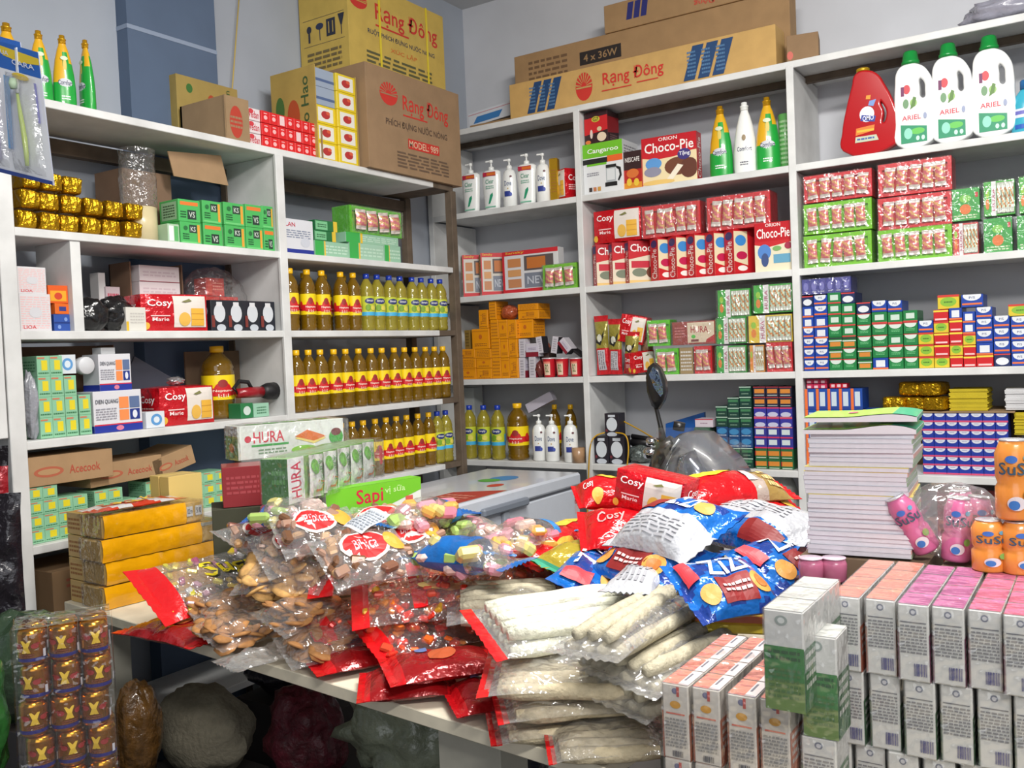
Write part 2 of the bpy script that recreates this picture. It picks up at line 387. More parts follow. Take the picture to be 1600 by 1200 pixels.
# ------------------------------------------------------------------ bottles
OILA = mat((140, 104, 14), .08, tr=.4, coat=.5, kind='cooking_oil_bottle'); OILB = mat((190, 176, 62), .10, tr=.5, coat=.5, kind='pale_oil_bottle')
OILC = mat((196, 120, 14), .10, tr=.4, coat=.5, kind='amber_oil_bottle')
def oil_bottle(kind, h, name='oil_bottle', r=None):
    r = r or h*.1335; t = thing(name, 'x', 'bottle'); col = {'y': OILA, 'b': OILB, 'a': OILC}[kind]
    m = MB(); k = h/.25
    rr = lambda q: r*q
    prof = [(rr(.82), 0), (rr(.97), .008*k), (rr(.97), .02*k), (rr(.91), .028*k), (rr(.97), .036*k), (rr(.91), .045*k), (rr(.98), .055*k), (rr(.98), .065*k), (rr(.98), .148*k), (rr(.98), .160*k), (rr(.90), .168*k), (rr(.96), .176*k), (rr(.84), .196*k), (rr(.55), .215*k), (rr(.36), .225*k), (rr(.34), .236*k)]
    m.lathe(prof, col, n=18); m.make('bottle_body', t)
    m = MB(); cc = (28, 60, 170) if kind == 'b' else (246, 190, 20)
    m.lathe([(rr(.38), .228*k), (rr(.42), .230*k), (rr(.42), .249*k), (rr(.36), .25*k)], plast(cc), n=16); m.make('cap', t)
    m = MB(); z0, z1 = .066*k, .150*k; R = rr(1.0)
    if kind != 'b':
        m.lathe([(R, z0, card((244, 214, 20))), (R, z0+.015*k, card((206, 30, 38))), (R, z0+.040*k, card((244, 214, 20))), (R, z1, card((244, 214, 20)))], card((244, 214, 20)), n=20, cap=False)
        m.deco(cyl(R, z0, z1, 1.5), [('c', .5, .42, .18, .30, (200, 28, 34)), ('c', .5, .66, .10, .16, (150, 40, 40)), ('r', .28, .16, .72, .42, (206, 30, 38)), ('t', 'Neptune', .30, .30, .70, .42, (250, 240, 220)), ('t', '1:1:1', .40, .10, .60, .24, (250, 240, 220)), ('c', .12, .45, .07, .2, (200, 28, 34)), ('c', .88, .45, .07, .2, (200, 28, 34))], flat=False)
    else:
        m.lathe([(R, z0, card((70, 176, 222))), (R, z0+.016*k, card((196, 206, 60))), (R, z1, card((236, 222, 80)))], card((236, 222, 80)), n=20, cap=False)
        m.deco(cyl(R, z0, z1, 1.5), [('c', .5, .76, .24, .15, (38, 50, 110)), ('t', 'Simply', .34, .70, .66, .84, (240, 240, 240)), ('c', .4, .42, .12, .17, (120, 160, 40)), ('c', .62, .40, .12, .14, (222, 210, 90)), ('r', .0, .2, .12, .62, (80, 160, 210)), ('r', .88, .2, 1, .62, (80, 160, 210))], flat=False)
    m.make('label', t); return t
def pump_bottle(kind, h):                      # 'leaf' flat white bottle with green print, 'round' white with blue print
    t = thing('pump_bottle', 'x', 'bottle'); W = plast((238, 240, 238), .22); m = MB(); k = h
    if kind == 'leaf':
        prof = [(.34*.36, 0), (.36*.40, .012), (.36*.42, .10), (.36*.50, .55), (.36*.50, .70), (.36*.40, .735), (.05, .75)]
        vessel(m, [(r*k*.62, z*k) for r, z in prof], 1.75, .85, lambda u, v: W, 20, 2)
        P = lambda u, v, l: (-.14*k+.28*k*u, -.080*k-l-.016*k*v, .02*k+.7*k*v)
        m.deco(P, [('r', .02, .86, .98, .97, (176, 40, 70)), ('r', .3, .88, .98, .95, (214, 110, 40)), ('t', 'Clear', .2, .66, .8, .78, (60, 140, 110)), ('ln', .2, .52, .8, .62, 2, (120, 170, 150)), ('p', [(.35, .12), (.5, .14), (.72, .34), (.7, .42), (.5, .36)], (40, 150, 110)), ('r', .1, .03, .9, .06, (120, 190, 160))])
    else:
        prof = [(.30*.5, 0), (.17, .012), (.175, .5), (.165, .62), (.13, .70), (.07, .735), (.05, .745)]
        vessel(m, [(r*k*.82, z*k) for r, z in prof], 1.0, .8, lambda u, v: W, 20, 2)
        m.deco(cyl(.142*k, .05*k, .68*k, .9, 1.0, .8), [('t', 'Dove', .22, .56, .78, .72, (70, 90, 130)), ('c', .5, .48, .05, .02, (190, 160, 90)), ('r', .2, .24, .66, .40, (44, 60, 140)), ('c', .70, .30, .1, .06, (60, 80, 170)), ('c', .74, .84, .09, .03, (100, 50, 60))], flat=False)
    m.make('bottle_body', t)
    m = MB(); m.lathe([(.056*k, .73*k), (.056*k, .80*k), (.03*k, .81*k), (.016*k, .83*k), (.016*k, .88*k), (.036*k, .885*k), (.036*k, .93*k), (.02*k, .94*k)], W, n=14)
    m.box((-.055*k, -.01*k, .915*k), (.11*k, .03*k, .028*k), W, ch=.003*k); m.make('pump', t); return t
def softener_bottle(h, kind='green'):          # tall tapered fabric softener bottle
    t = thing('softener_bottle', 'x', 'bottle'); G = plast((30, 158, 60)); Y = plast((222, 170, 30)); W = plast((236, 238, 236))
    prof = [(.150, 0), (.172, .015), (.178, .10), (.176, .30), (.158, .48), (.125, .66), (.085, .80), (.060, .86), (.054, .885)]
    m = MB(); f = (lambda u, v: W) if kind == 'white' else (lambda u, v: Y if (v > .86 or (u < .70+.10*(1-v) and v > .38 and u > .40+.16*(1-v)) or (v > .70 and u > .84)) else G)
    vessel(m, [(r*h, z*h) for r, z in prof], 1.0, .62, f, 32, 4)
    tc = (60, 60, 80) if kind == 'white' else (236, 236, 240)
    m.deco(cyl(.178*h, .0, .8*h, 1.0, .93, .60), [('c', .5, .43, .34, .07, (204, 206, 214)) if kind != 'white' else ('c', .5, .62, .09, .05, (150, 130, 100)), ('t', 'Comfort', .16, .39, .84, .47, (50, 56, 90)), ('ln', .3, .14, .7, .22, 2, tc)], flat=False)
    if kind != 'white': m.deco(cyl(.15*h, .5*h, .78*h, 1.0, .93, .60), [('c', .52, .3, .10, .3, (214, 190, 90)), ('c', .5, .62, .2, .1, (210, 220, 190))], flat=False)
    m.make('bottle_body', t)
    m = MB(); cm = W if kind == 'white' else mat((214, 160, 30), .2, .6, kind='gold_plastic')
    m.lathe([(.056*h, .885*h), (.060*h, .89*h), (.058*h, .93*h), (.066*h, .935*h), (.066*h, .945*h), (.046*h, .955*h), (.044*h, .995*h), (.03*h, h)], cm, n=16, sy=.85); m.make('cap', t); return t
def handle_bottle(h, kind):                    # detergent jug with a moulded handle
    t = thing('detergent_bottle', 'x', 'bottle'); R = plast((178, 18, 26), .18); W = plast((238, 240, 240), .2); body = R if kind == 'red' else W
    if kind == 'red': o1 = [(-.29, .0), (.25, 0), (.29, .06), (.28, .24), (.24, .42), (.14, .66), (.07, .78), (-.02, .83), (-.13, .82), (-.17, .70), (-.24, .45), (-.29, .2)]; o2 = [(.13, .22), (.19, .30), (.155, .46), (.11, .50), (.125, .36)]
    else: o1 = [(-.21, 0), (.20, 0), (.24, .05), (.24, .35), (.235, .52), (.19, .66), (.06, .76), (-.12, .77), (-.19, .73), (-.22, .6), (-.23, .2)]; o2 = [(.09, .42), (.165, .42), (.185, .50), (.155, .62), (.08, .65), (.055, .54)]
    q_ = 1 if kind == 'red' else .70; vs, fs = plate([[(a*h*q_, b*h) for a, b in o1], [(a*h*q_, b*h) for a, b in o2]], .045*h, .022*h)
    z0 = min(v[2] for v in vs); vs = [(v[0], v[1], v[2]-z0) for v in vs]
    m = MB(); m.add(vs, fs, body, True)
    P = lambda u, v, l: ((-.2*h+.4*h*u)*q_, -.068*h-l, h*v*.8)
    if kind == 'red':
        m.deco(P, [('c', .42, .58, .20, .11, (226, 226, 236)), ('p', [(.24, .50), (.62, .46), (.66, .54), (.28, .58)], (40, 60, 150)), ('t', 'OMO', .3, .49, .6, .56, (240, 240, 250)), ('p', [(.46, .70), (.6, .68), (.68, .77), (.5, .76)], (120, 150, 210)), ('p', [(.40, .79), (.52, .78), (.54, .84), (.42, .84)], (230, 150, 40)), ('p', [(.1, .30), (.6, .34), (.62, .42), (.12, .40)], (232, 120, 30)), ('r', .14, .34, .6, .37, (240, 180, 40)), ('p', [(.08, .20), (.72, .20), (.66, .28), (.1, .28)], (190, 196, 170)), ('ln', .14, .22, .62, .27, 1, (60, 90, 160))])
    else:
        m.deco(P, [('c', .28, .76, .12, .06, (206, 70, 80)), ('r', .08, .68, .19, .80, (110, 40, 90)), ('t', 'ARIEL', .10, .37, .74, .43, (206, 60, 80)), ('c', .24, .58, .10, .06, (110, 150, 110)), ('c', .5, .58, .12, .05, (150, 190, 110)), ('p', [(.38, .5), (.55, .54), (.6, .64), (.5, .66)], (90, 130, 60)), ('p', [(.05, .08), (.93, .08), (.93, .27), (.05, .32)], (30, 140, 100)), ('c', .62, .22, .24, .04, (96, 190, 80)), ('c', .3, .2, .14, .07, (140, 210, 190)), ('c', .62, .13, .06, .03, (190, 230, 210)), ('c', .8, .13, .06, .03, (190, 230, 210)), ('c', .88, .40, .06, .04, (150, 160, 190))])
    m.make('bottle_body', t)
    m = MB(); top = max(v[2] for v in vs)-.006*h; cx = -.075*h if kind == 'red' else -.03*h
    if kind == 'red': m.lathe([(.070*h, top), (.075*h, top+.01*h), (.075*h, h-.01*h), (.06*h, h)], mat((214, 170, 40), .2, .6, kind='gold_plastic'), (cx, 0, 0), 18)
    else: m.lathe([(.088*h, top), (.088*h, top+.03*h), (.08*h, top+.035*h), (.066*h, h-.01*h), (.055*h, h)], plast((20, 140, 60)), (cx, 0, 0), 18)
    m.make('cap', t); return t

# ------------------------------------------------------------------ pouches and bags
def pouch_geo(L, W, T, seed=0, seal=.07, wr=.006, bend=0.0, flare=1.04, pinch=0.0):
    off = Vector((seed*3.7, seed*1.3, seed*.7))
    def s(u, v):
        a = min(1, max(0, (u-seal)/(1-2*seal))); a = 1-abs(2*a-1)**3; b = 1-abs(2*v-1)**2.6
        return max(0, a)**.6*max(0, b)**.55
    def P(u, v, l=0, top=1):
        q = s(u, v); ed = max(0, 1-min(u, 1-u)/(seal*1.6)); w = W*(1+(flare-1)*ed-.10*q*0-pinch*(1-ed)*0)*(1-.10*(1-ed)*(1-(2*u-1)**2)) * (1-pinch*max(0, 1-abs(min(u, 1-u)-seal)/.08))
        x = (u-.5)*L; y = (v-.5)*w
        n = noise.noise(Vector((x*16, y*16, 0))+off)*1.0+noise.noise(Vector((x*42, y*34, top))+off)*.55
        if top: n += 1.1*(.45-abs(noise.noise(Vector((x*9+y*5, y*11-x*3, 5))+off)))*(.5-abs(noise.noise(Vector((x*21, y*25, 2))+off)))*2-.4
        z = .4*T + ((.6*T*q+l) if top else (-.4*T*q)) + wr*n*(.45+q)*(1 if top else .3) + bend*(2*u-1)**2
        if ed > 0: z += .0025*math.sin(v*60)*ed
        return (x, y, z)
    return P
def pouch_mesh(L, W, T, matfn, seed=0, items=None, nu=30, nv=18, **k):
    P = pouch_geo(L, W, T, seed, **k); m = MB(); f = matfn if callable(matfn) else (lambda u, v: matfn)
    m.grid(lambda u, v: P(u, v, 0, 1), nu, nv, f); m.grid(lambda u, v: P(1-u, v, 0, 0), nu, nv, lambda u, v: f(1-u, v))
    if items: m.deco(lambda u, v, l: P(u, v, l+.0008), items, flat=False)
    return m, P
# contents of clear bags
def crackers(L, W, T, seed, n=46, col=(206, 160, 96), rad=.028):
    R = random.Random(seed); m = MB(); c1 = mat(col, .8, noise_amt=.3, noise_scale=60, kind='baked_cracker')
    for i in range(n):
        x = R.uniform(-.42, .42)*L; y = R.uniform(-.40, .40)*W; q = max(0, (1-abs(2*x/L)**3))**.6*max(0, (1-abs(2*y/W)**2.6))**.55
        z = .4*T+R.uniform(-.3, .45)*T*q; r = rad*R.uniform(.8, 1.1)
        rot = Matrix.Rotation(R.uniform(-.5, .5), 3, 'X') @ Matrix.Rotation(R.uniform(-.5, .5), 3, 'Y'); N = 10; vs = []
        for zz, k in ((-.003, .9), (.001, 1), (.005, .6)):
            for a in range(N): p = rot @ Vector((r*k*math.cos(2*PI*a/N)*(1+.12*math.sin(a*2.3+i)), r*k*math.sin(2*PI*a/N), zz)); vs.append((x+p.x, y+p.y, z+p.z))
        fs = [(j*N+a, j*N+(a+1) % N, (j+1)*N+(a+1) % N, (j+1)*N+a) for j in (0, 1) for a in range(N)]+[tuple(range(N))[::-1], tuple(2*N+a for a in range(N))]
        m.add(vs, fs, c1, True)
    return m
def rolls(L, W, T, seed, n=7, layers=2, col=(226, 216, 190)):
    R = random.Random(seed); m = MB(); mt = mat(col, .8, noise_amt=.22, noise_scale=45, bump=.6, bump_scale=70, kind='puffed_rice_roll')
    r = W*.86/n/2; LL = L*.78
    for j in range(layers):
        for i in range(n-j):
            y = (i-(n-j-1)/2)*2.02*r; z = r*1.02+j*1.75*r
            a = R.uniform(-.01, .01); pts = [(-LL/2+LL*q/6, y+a*q*.3, z+R.uniform(-.0015, .0015)) for q in range(7)]
            m.tube(pts, [r*.7]+[r*R.uniform(.93, 1.0) for q in range(5)]+[r*.7], mt, 9)
    return m
def sweets(L, W, T, seed, cols, n=60, s=.016):
    R = random.Random(seed); m = MB(); ms = [mat(c, .25, .2, coat=.4, kind='wrapped_sweet') for c in cols]
    for i in range(n):
        x = R.uniform(-.42, .42)*L; y = R.uniform(-.42, .42)*W; q = max(0, (1-abs(2*x/L)**3))**.6*max(0, (1-abs(2*y/W)**2.6))**.55
        z = .4*T+R.uniform(-.32, .48)*T*q
        rot = Matrix.Rotation(R.uniform(0, 6), 3, 'Z') @ Matrix.Rotation(R.uniform(-.8, .8), 3, 'X')
        m.box((x, y, z), (s*R.uniform(1, 1.9), s*R.uniform(.8, 1.2), s*R.uniform(.5, .9)), R.choice(ms), rot, ch=s*.22)
    return m
def clear_bag(kind_name, L, W, T, inner, inner_name, seed, strips=(), items=None, haze=.10, tint=(255, 255, 255), strip_col=(206, 24, 30), **k):
    t = thing(kind_name, 'x', 'bag'); o = inner.make(inner_name, t)
    if inner_name in ('wrapped_sweets', 'crackers'): o['kind'] = 'stuff'
    S = mat(strip_col, .25, coat=.4, bump=.4, bump_scale=40, kind='printed_film_strip'); F = film(haze, tint)
    def f(u, v):
        for a, b in strips:
            if a <= u <= b: return S
        return F
    mb, P = pouch_mesh(L, W, T, f, seed, items, **k); mb.make('plastic_wrap', t); return t

# shrink wrap round a block, loose and slightly wrinkled
def wrap_box(parent, x0, x1, y0, y1, z0, z1, seed=0, amp=.003, name='plastic_wrap', fm=None):
    m = MB(); fm = fm or FILM; o = Vector((seed*1.7, 0, 0)); nz = lambda x, y, z: noise.noise(Vector((x, y, z))*22+o)*amp+amp
    X = lambda u: x0+(x1-x0)*u; Y = lambda u: y0+(y1-y0)*u; Zf = lambda u: z0+(z1-z0)*u
    for s_, fn in (('f', lambda u, v: (X(u), y0-nz(X(u), y0, Zf(v)), Zf(v))), ('b', lambda u, v: (X(1-u), y1+nz(X(u), y1, Zf(v)), Zf(v))), ('r', lambda u, v: (x1+nz(x1, Y(u), Zf(v)), Y(u), Zf(v))), ('l', lambda u, v: (x0-nz(x0, Y(u), Zf(v)), Y(1-u), Zf(v))), ('t', lambda u, v: (X(u), Y(v), z1+nz(X(u), Y(v), z1)))):
        m.grid(fn, 12, 8, fm)
    return m.make(name, parent)

# ------------------------------------------------------------------ boxed sweets
def cake_packet(w, h, cols, seed):             # one wrapped cake standing up, pinched ends
    a, b, c = [pouch(x) for x in cols]
    mb, P = pouch_mesh(h, w, w*.5, lambda u, v: a if (u < .16 or u > .84) else (b if (u*7+v*2) % 2 < 1.1 else c), seed, None, 12, 8, seal=.10, flare=1.0, wr=.002)
    mb.v = [(y, -z, x+h/2) for x, y, z in mb.v]; return mb
_wp = {}
def window_pack(col, w, h, d, n=5, key=None, cake=((224, 214, 208), (206, 120, 126), (214, 170, 120))):
    k = (col, round(w, 2), round(h, 2), n)
    if k in _wp: return cp(_wp[k], (0, 0, 0))
    w -= .008; h -= .0045; t = thing('wafer_pack', 'x', 'snack pack'); cm = card(col); m = MB()
    m.bx(-w/2, w/2, -d/2+.012, d/2, 0, h, cm, ch=.001)
    b1, b2 = h*.17, w*.055
    m.bx(-w/2, w/2, -d/2, -d/2+.012, 0, b1, cm); m.bx(-w/2, w/2, -d/2, -d/2+.012, h-b1, h, cm)
    m.bx(-w/2, -w/2+b2, -d/2, -d/2+.012, b1, h-b1, cm); m.bx(w/2-b2, w/2, -d/2, -d/2+.012, b1, h-b1, cm); m.make('tray', t)
    pk = cake_packet((w-2*b2)/n*.86, (h-2*b1)*1.12, cake, 3)
    base = None
    for i in range(n):
        x = -w/2+b2+(w-2*b2)*(i+.5)/n
        if base is None: base = pk.make('wrapped_cake', t); o = base
        else: o = base.copy(); C.objects.link(o); o.parent = t
        o.location = (x, -d/2-.001, h/2-(h-2*b1)*.56); o.rotation_euler = (0, rnd(-.12, .12), 0)
    wrap_box(t, -w/2, w/2, -d/2-.010, d/2, 0.0005, h+.0005, 1, .0022)
    _wp[k] = t; return t
def cosy(w=.30, h=.165, d=.13, soft=True):     # red biscuit bag with a white panel of biscuits
    m = MB(); R_ = pouch((200, 18, 32)); off = .004
    def P(u, v, l=0, s=0):                     # puffy box
        return None
    vs = []; N = 12
    def surf(face):
        def f(u, v):
            a, b = 2*u-1, 2*v-1; p = (1-a**4)*(1-b**4)*.10
            if face == 'F': return (a*w/2, -d/2-d*p, h/2+b*h/2)
            if face == 'K': return (-a*w/2, d/2+d*p, h/2+b*h/2)
            if face == 'R': return (w/2+w*p*.35, a*d/2, h/2+b*h/2)
            if face == 'L': return (-w/2-w*p*.35, -a*d/2, h/2+b*h/2)
            if face == 'T': return (a*w/2, b*d/2, h+h*p*.4)
            return (a*w/2, -b*d/2, 0)
        return f
    for fc in 'FKRLTB': m.grid(surf(fc), 10, 8, R_)
    F = surf('F'); PF = lambda u, v, l: (F(u, v)[0], F(u, v)[1]-l-.0006, F(u, v)[2]); T_ = surf('L'); PL = lambda u, v, l: (T_(u, v)[0]-l-.0006, T_(u, v)[1], T_(u, v)[2])
    T2 = surf('R'); PR = lambda u, v, l: (T2(u, v)[0]+l+.0006, T2(u, v)[1], T2(u, v)[2])
    m.deco(PF, [('r', .46, .10, .97, .96, (222, 214, 206)), ('t', 'Cosy', .08, .62, .44, .86, (246, 240, 240)), ('r', .12, .40, .40, .43, (240, 200, 200)), ('t', 'Marie', .14, .27, .38, .37, (246, 220, 220)), ('c', .62, .32, .09, .19, (226, 178, 78)), ('r', .72, .14, .93, .62, (230, 176, 62)), ('r', .72, .3, .93, .32, (206, 150, 50)), ('r', .72, .46, .93, .48, (206, 150, 50)), ('p', [(.58, .80), (.7, .88), (.74, .82), (.64, .78)], (120, 120, 70)), ('c', .05, .14, .05, .10, (224, 176, 60))], flat=False)
    for PP in (PL, PR): m.deco(PP, [('t', 'Cosy', .15, .55, .85, .8, (246, 240, 240)), ('c', .7, .2, .16, .13, (224, 176, 60)), ('ln', .15, .3, .8, .5, 3, (240, 200, 200))], flat=False)
    return m
def cosy_bag(label, loc, rot, sx=1, sy=1, sz=1, group='red biscuit bags'):
    o = COSY.copy() if COSY.get('category') else COSY
    if o is not COSY: C.objects.link(o)
    o.location = loc; o.rotation_euler = rot if not isinstance(rot, (int, float)) else (0, 0, rot); o.scale = (sx, sy, sz); return tag(o, label, 'snack bag', group)
COSY = cosy().make('biscuit_bag')
# ------------------------------------------------------------------ left shelf
# rows of oil bottles
def c5(x): return 420+x/2.609
oy = oil_bottle('y', .25); ob = oil_bottle('b', .25); first = {'y': True, 'b': True}
def put_oil(kind, loc, label, group, s=1, rz=PI/2):
    src = oy if kind == 'y' else ob
    if first[kind]: first[kind] = False; src.location = loc; src.rotation_euler = (0, 0, rz); src['label'] = label; src['group'] = group; src.scale = (s,)*3; return src
    return cp(src, loc, rz, label, group, scale=(s,)*3)
def oil_row(z, ys, kinds, where, h):
    ys = list(ys); D = 2*.98*.1335*.252+.0016
    for i in range(1, len(ys)): ys[i] = max(ys[i], ys[i-1]+D)
    ys[-1] = min(ys[-1], YA[2]-.036)
    for i in range(len(ys)-2, -1, -1): ys[i] = min(ys[i], ys[i+1]-D)
    ny = kinds.count('y'); nb = kinds.count('b'); iy = ib = 0
    for y, k in zip(ys, kinds):
        if k == 'y': lab = 'yellow-capped oil bottle, %s of its kind %s' % (nth(iy, ny), where); iy += 1
        else: lab = 'blue-capped pale oil bottle, %s of its kind %s' % (nth(ib, nb), where); ib += 1
        put_oil(k, (-.06, y, z), lab, 'oil bottles '+where, h/.25, PI/2-.35+rnd(-.12, .12))
ys = [sol(c5(x), (-.06, 0, ZA[2]+.2), 1) for x in (85, 155, 215, 292, 343, 397, 441, 490, 534, 583, 621, 661, 706)]
oil_row(ZA[2], ys, 'yyyyybbbbbbbb', 'on the top oil shelf', .252)
ys = [sol(c5(x), (-.06, 0, ZA[3]+.2), 1) for x in (112, 155, 208, 265, 313, 366, 416, 461, 511, 553, 596, 638, 683, 727)]
oil_row(ZA[3], ys, 'y'*14, 'on the middle oil shelf', .252)
ys = [sol(c5(x), (-.06, 0, ZA[4]+.2), 1) for x in (250, 292, 338, 385, 434, 478, 520, 562, 608, 653, 695, 740)]
oil_row(ZA[4], ys, 'y'*10+'bb', 'on the bottom oil shelf', .252)
# a second rank seen between the caps on the top oil shelf
for i, y in enumerate([-1.30, -1.18, -1.06, -.94]):
    put_oil('y', (-.16, y, ZA[2]), 'oil bottle in the rear rank of the top oil shelf, %s' % nth(i, 4), 'oil bottles in the rear rank', 1)
# softener bottles on top
s0 = softener_bottle(.235)
for i, (px, off) in enumerate(((10, .10), (60, .09), (97, .075), (133, .06))):
    z = ZA[0]; y = sol(px, (-off, 0, z+.2), 1); rz = PI/2-.75+(.4 if i < 3 else -.9)
    lab = 'green gold-capped softener bottle on the left shelf top, %s' % nth(i, 4)
    if i == 0: s0.location = (-off, y, z); s0.rotation_euler = (0, 0, rz); s0['label'] = lab; s0['group'] = 'softener bottles on the left shelf top'
    else: cp(s0, (-off, y, z), rz, lab, scale=(.82, .82, 1))

# gold foil packs
def foil_pack(w, d, h, seed):
    m = MB(); off = Vector((seed*2.1, 0, 0)); F = mat((196, 152, 26), .26, .85, bump=1.0, bump_scale=45, kind='gold_foil')
    def f(u, v):
        a = 2*PI*u; b = PI*(v-.5); e = lambda t, p: math.copysign(abs(t)**p, t)
        x = e(math.cos(b), .35)*e(math.cos(a), .35); y = e(math.cos(b), .35)*e(math.sin(a), .35); z = e(math.sin(b), .35)
        q = 1+.10*noise.noise(Vector((x*2.5, y*2.5, z*2.5))+off); return (x*w/2*q, y*d/2*q, h/2+z*h/2*.97*(q if z > 0 else 1))
    m.grid(f, 22, 12, F, smooth=False); return m
fp = [foil_pack(.105, .12, .062, i).make('foil_pack') for i in range(3)]; used = [0]*3; n = 0
rows = [[22, 56, 89, 122, 155, 186], [24, 58, 92, 126, 158, 188], [28, 60, 95]]
FS = [[sol(p+15, (-.05, 0, ZA[1]+.05), 1) for p in r_] for r_ in rows]
dn = {0: 'bottom', 1: 'middle', 2: 'top'}
for r, row in enumerate(rows):
    for i, px in enumerate(row):
        z = ZA[1]+r*.062; y = sol(px+15, (-.05, 0, z+.03), 1); k = n % 3
        o = fp[k] if not used[k] else fp[k].copy()
        if used[k]: C.objects.link(o)
        used[k] = 1; n += 1; o.location = (-.07-rnd(0, .02), y, z); o.rotation_euler = (0, 0, PI/2+rnd(-.05, .05)); o.scale = (min(1, (FS[r][min(i+1, len(row)-1)]-FS[r][max(0, min(i, len(row)-2))])/.116), 1, .94)
        tag(o, 'crumpled gold foil pack, %s in the %s layer, upper left shelf' % (nth(i, len(row)), dn[r]), 'foil pack', 'gold foil packs on the upper left shelf')
# cellophane roll
z = ZA[1]; c, w, h = span('A', z, 212, 258, 322, .05)
t = thing('cellophane_roll', 'cream roll of clear film standing between gold packs and green boxes', 'roll', (-.05-w/2, c, z))
m = MB(); m.lathe([(w/2, 0), (w/2, h)], mat((214, 200, 158), .3, coat=.6, noise_amt=.06, kind='rolled_cellophane'), n=28); m.make('roll', t)
m = MB(); m.lathe([(w*.52, h+.002), (w*.54, h+.10), (w*.5, h+.15), (w*.53, h+.2)], FILM, n=24, cap=False); m.make('plastic_wrap', t)
# open carton behind with lifted flap
z = ZA[1]; CB = board((122, 96, 76)); CB2 = board((160, 130, 98))
def open_box(name, label, w, d, h, loc, rot, bm, flaps=(), th=.004, prints=(), group=None):
    t = thing(name, label, 'carton', loc, rot, group); m = MB()
    m.bx(-w/2, w/2, -d/2, d/2, 0, th, bm)
    for a in ((-w/2, -w/2+th, -d/2, d/2), (w/2-th, w/2, -d/2, d/2), (-w/2+th, w/2-th, d/2-th, d/2)): m.bx(*a, th, h, bm)
    if 'nofront' not in prints: m.bx(-w/2+th, w/2-th, -d/2, -d/2+th, th, h, bm)
    m.make('carton_body', t)
    for (side, ln, an) in flaps:
        m = MB(); m.bx(0, ln, -d/2 if side in 'LR' else -w/2, d/2 if side in 'LR' else w/2, -th/2, th/2, CB2)
        loc2, rz = {'R': ((w/2, 0, h), 0), 'L': ((-w/2, 0, h), PI), 'F': ((0, -d/2, h), -PI/2), 'K': ((0, d/2, h), PI/2)}[side]
        o = m.make('flap', t, loc2); o.rotation_euler = (Matrix.Rotation(rz, 3, 'Z') @ Matrix.Rotation(-an, 3, 'Y')).to_euler()
    return t
y0 = sol(258, (-.13, 0, z+.1), 1)
t = open_box('open_carton', 'open brown carton lying on its side behind the cellophane roll, flap folded out', .20, .16, .27, (-.26, y0-.03, z), PI/2, CB, ())
m = MB(); fl = [on(0, -.10, *q) for q in ((262, 236), (345, 243), (357, 290), (272, 275))]
m.add([tuple(v) for v in fl]+[(v[0]-.004, v[1], v[2]) for v in fl], [(0, 1, 2, 3), (7, 6, 5, 4), (0, 4, 5, 1), (1, 5, 6, 2), (2, 6, 7, 3), (3, 7, 4, 0)], CB2)
f_ = m.make('flap', t); f_.matrix_parent_inverse = (Matrix.Translation(t.location) @ Matrix.Rotation(PI/2, 4, 'Z')).inverted()
# small green boxes, two layers
GB = (74, 176, 92)
def green_box(w, h, v):
    it = [('r', .05, .05, .95, .12, (110, 200, 120)), ('r', .42, .52, .78, .88, (40, 60, 50)), ('t', 'KS', .48, .58, .72, .80, (200, 210, 200)), ('r', .80, .10, .92, .9, (226, 160, 60)), ('ln', .1, .2, .4, .5, 3, (30, 80, 50)), ('c', .24, .72, .1, .1, (40, 110, 60))]
    if v: it = [('r', .08, .74, .9, .9, (222, 120, 50)), ('r', .40, .12, .80, .54, (36, 56, 48)), ('t', 'VS', .46, .2, .74, .46, (200, 210, 200)), ('ln', .08, .15, .34, .5, 3, (30, 80, 50))]
    return carton_mesh(w, .11, h, GB, {'F': it, 'L': [('r', .1, .1, .9, .9, (150, 190, 150)), ('ln', .2, .2, .8, .8, 5, (60, 90, 60))]})
cols = [(281, 315, 312), (317, 348, 314), (350, 384, 317), (385, 412, 320), (412, 440, 322)]
for i, (a, b, pt) in enumerate(cols):
    c, w, h = span('A', ZA[1], a, b, pt, .03)
    for r in range(2):
        o = green_box(w*.97, h/2-.0006, (i+r) % 3 == 1).make('medicine_box', loc=(-.085, c, ZA[1]+r*h/2), rot=PI/2+rnd(-.04, .04))
        tag(o, 'green medicine box, %s in the %s row, upper left shelf' % (nth(i, 5), ('lower', 'upper')[r]), 'box', 'green boxes on the upper left shelf')
shelf_box('A', ZA[1], 262, 280, 350, .06, 'small_box', 'pale green small box standing beside the cellophane roll', 'box', (170, 200, 170), {'F': [('r', .1, .1, .5, .9, (230, 235, 230)), ('r', .55, .1, .9, .9, (90, 170, 100))]}, .03)
# right bay of the same shelf
WBX = {'F': [('r', 0, 0, 1, .14, (34, 50, 140)), ('ln', .1, .45, .9, .7, 4, (130, 140, 160)), ('t', 'LAN', .08, .78, .4, .9, (190, 50, 70)), ('c', .72, .35, .16, .14, (200, 204, 214))], 'L': [('r', 0, 0, 1, .14, (34, 50, 140))]}
shelf_box('A', ZA[1], 443, 490, 343, .05, 'lamp_box', 'white lamp box with blue base stripe beside the green stacks', 'box', (214, 216, 222), WBX, .03)
zz = ZA[1]
sg = lambda a, b, pt, z, lab, f, base=(30, 110, 62), off=.03, d=.10: shelf_box('A', z, a, b, pt, d, 'toothpaste_box', lab, 'box', base, f, off, 'green cartons right of the lamp box')
F1 = {'F': [('r', 0, 0, .25, 1, (60, 170, 80)), ('ln', .3, .2, .95, .8, 3, (190, 220, 200)), ('r', .26, 0, .3, 1, (230, 190, 60))]}
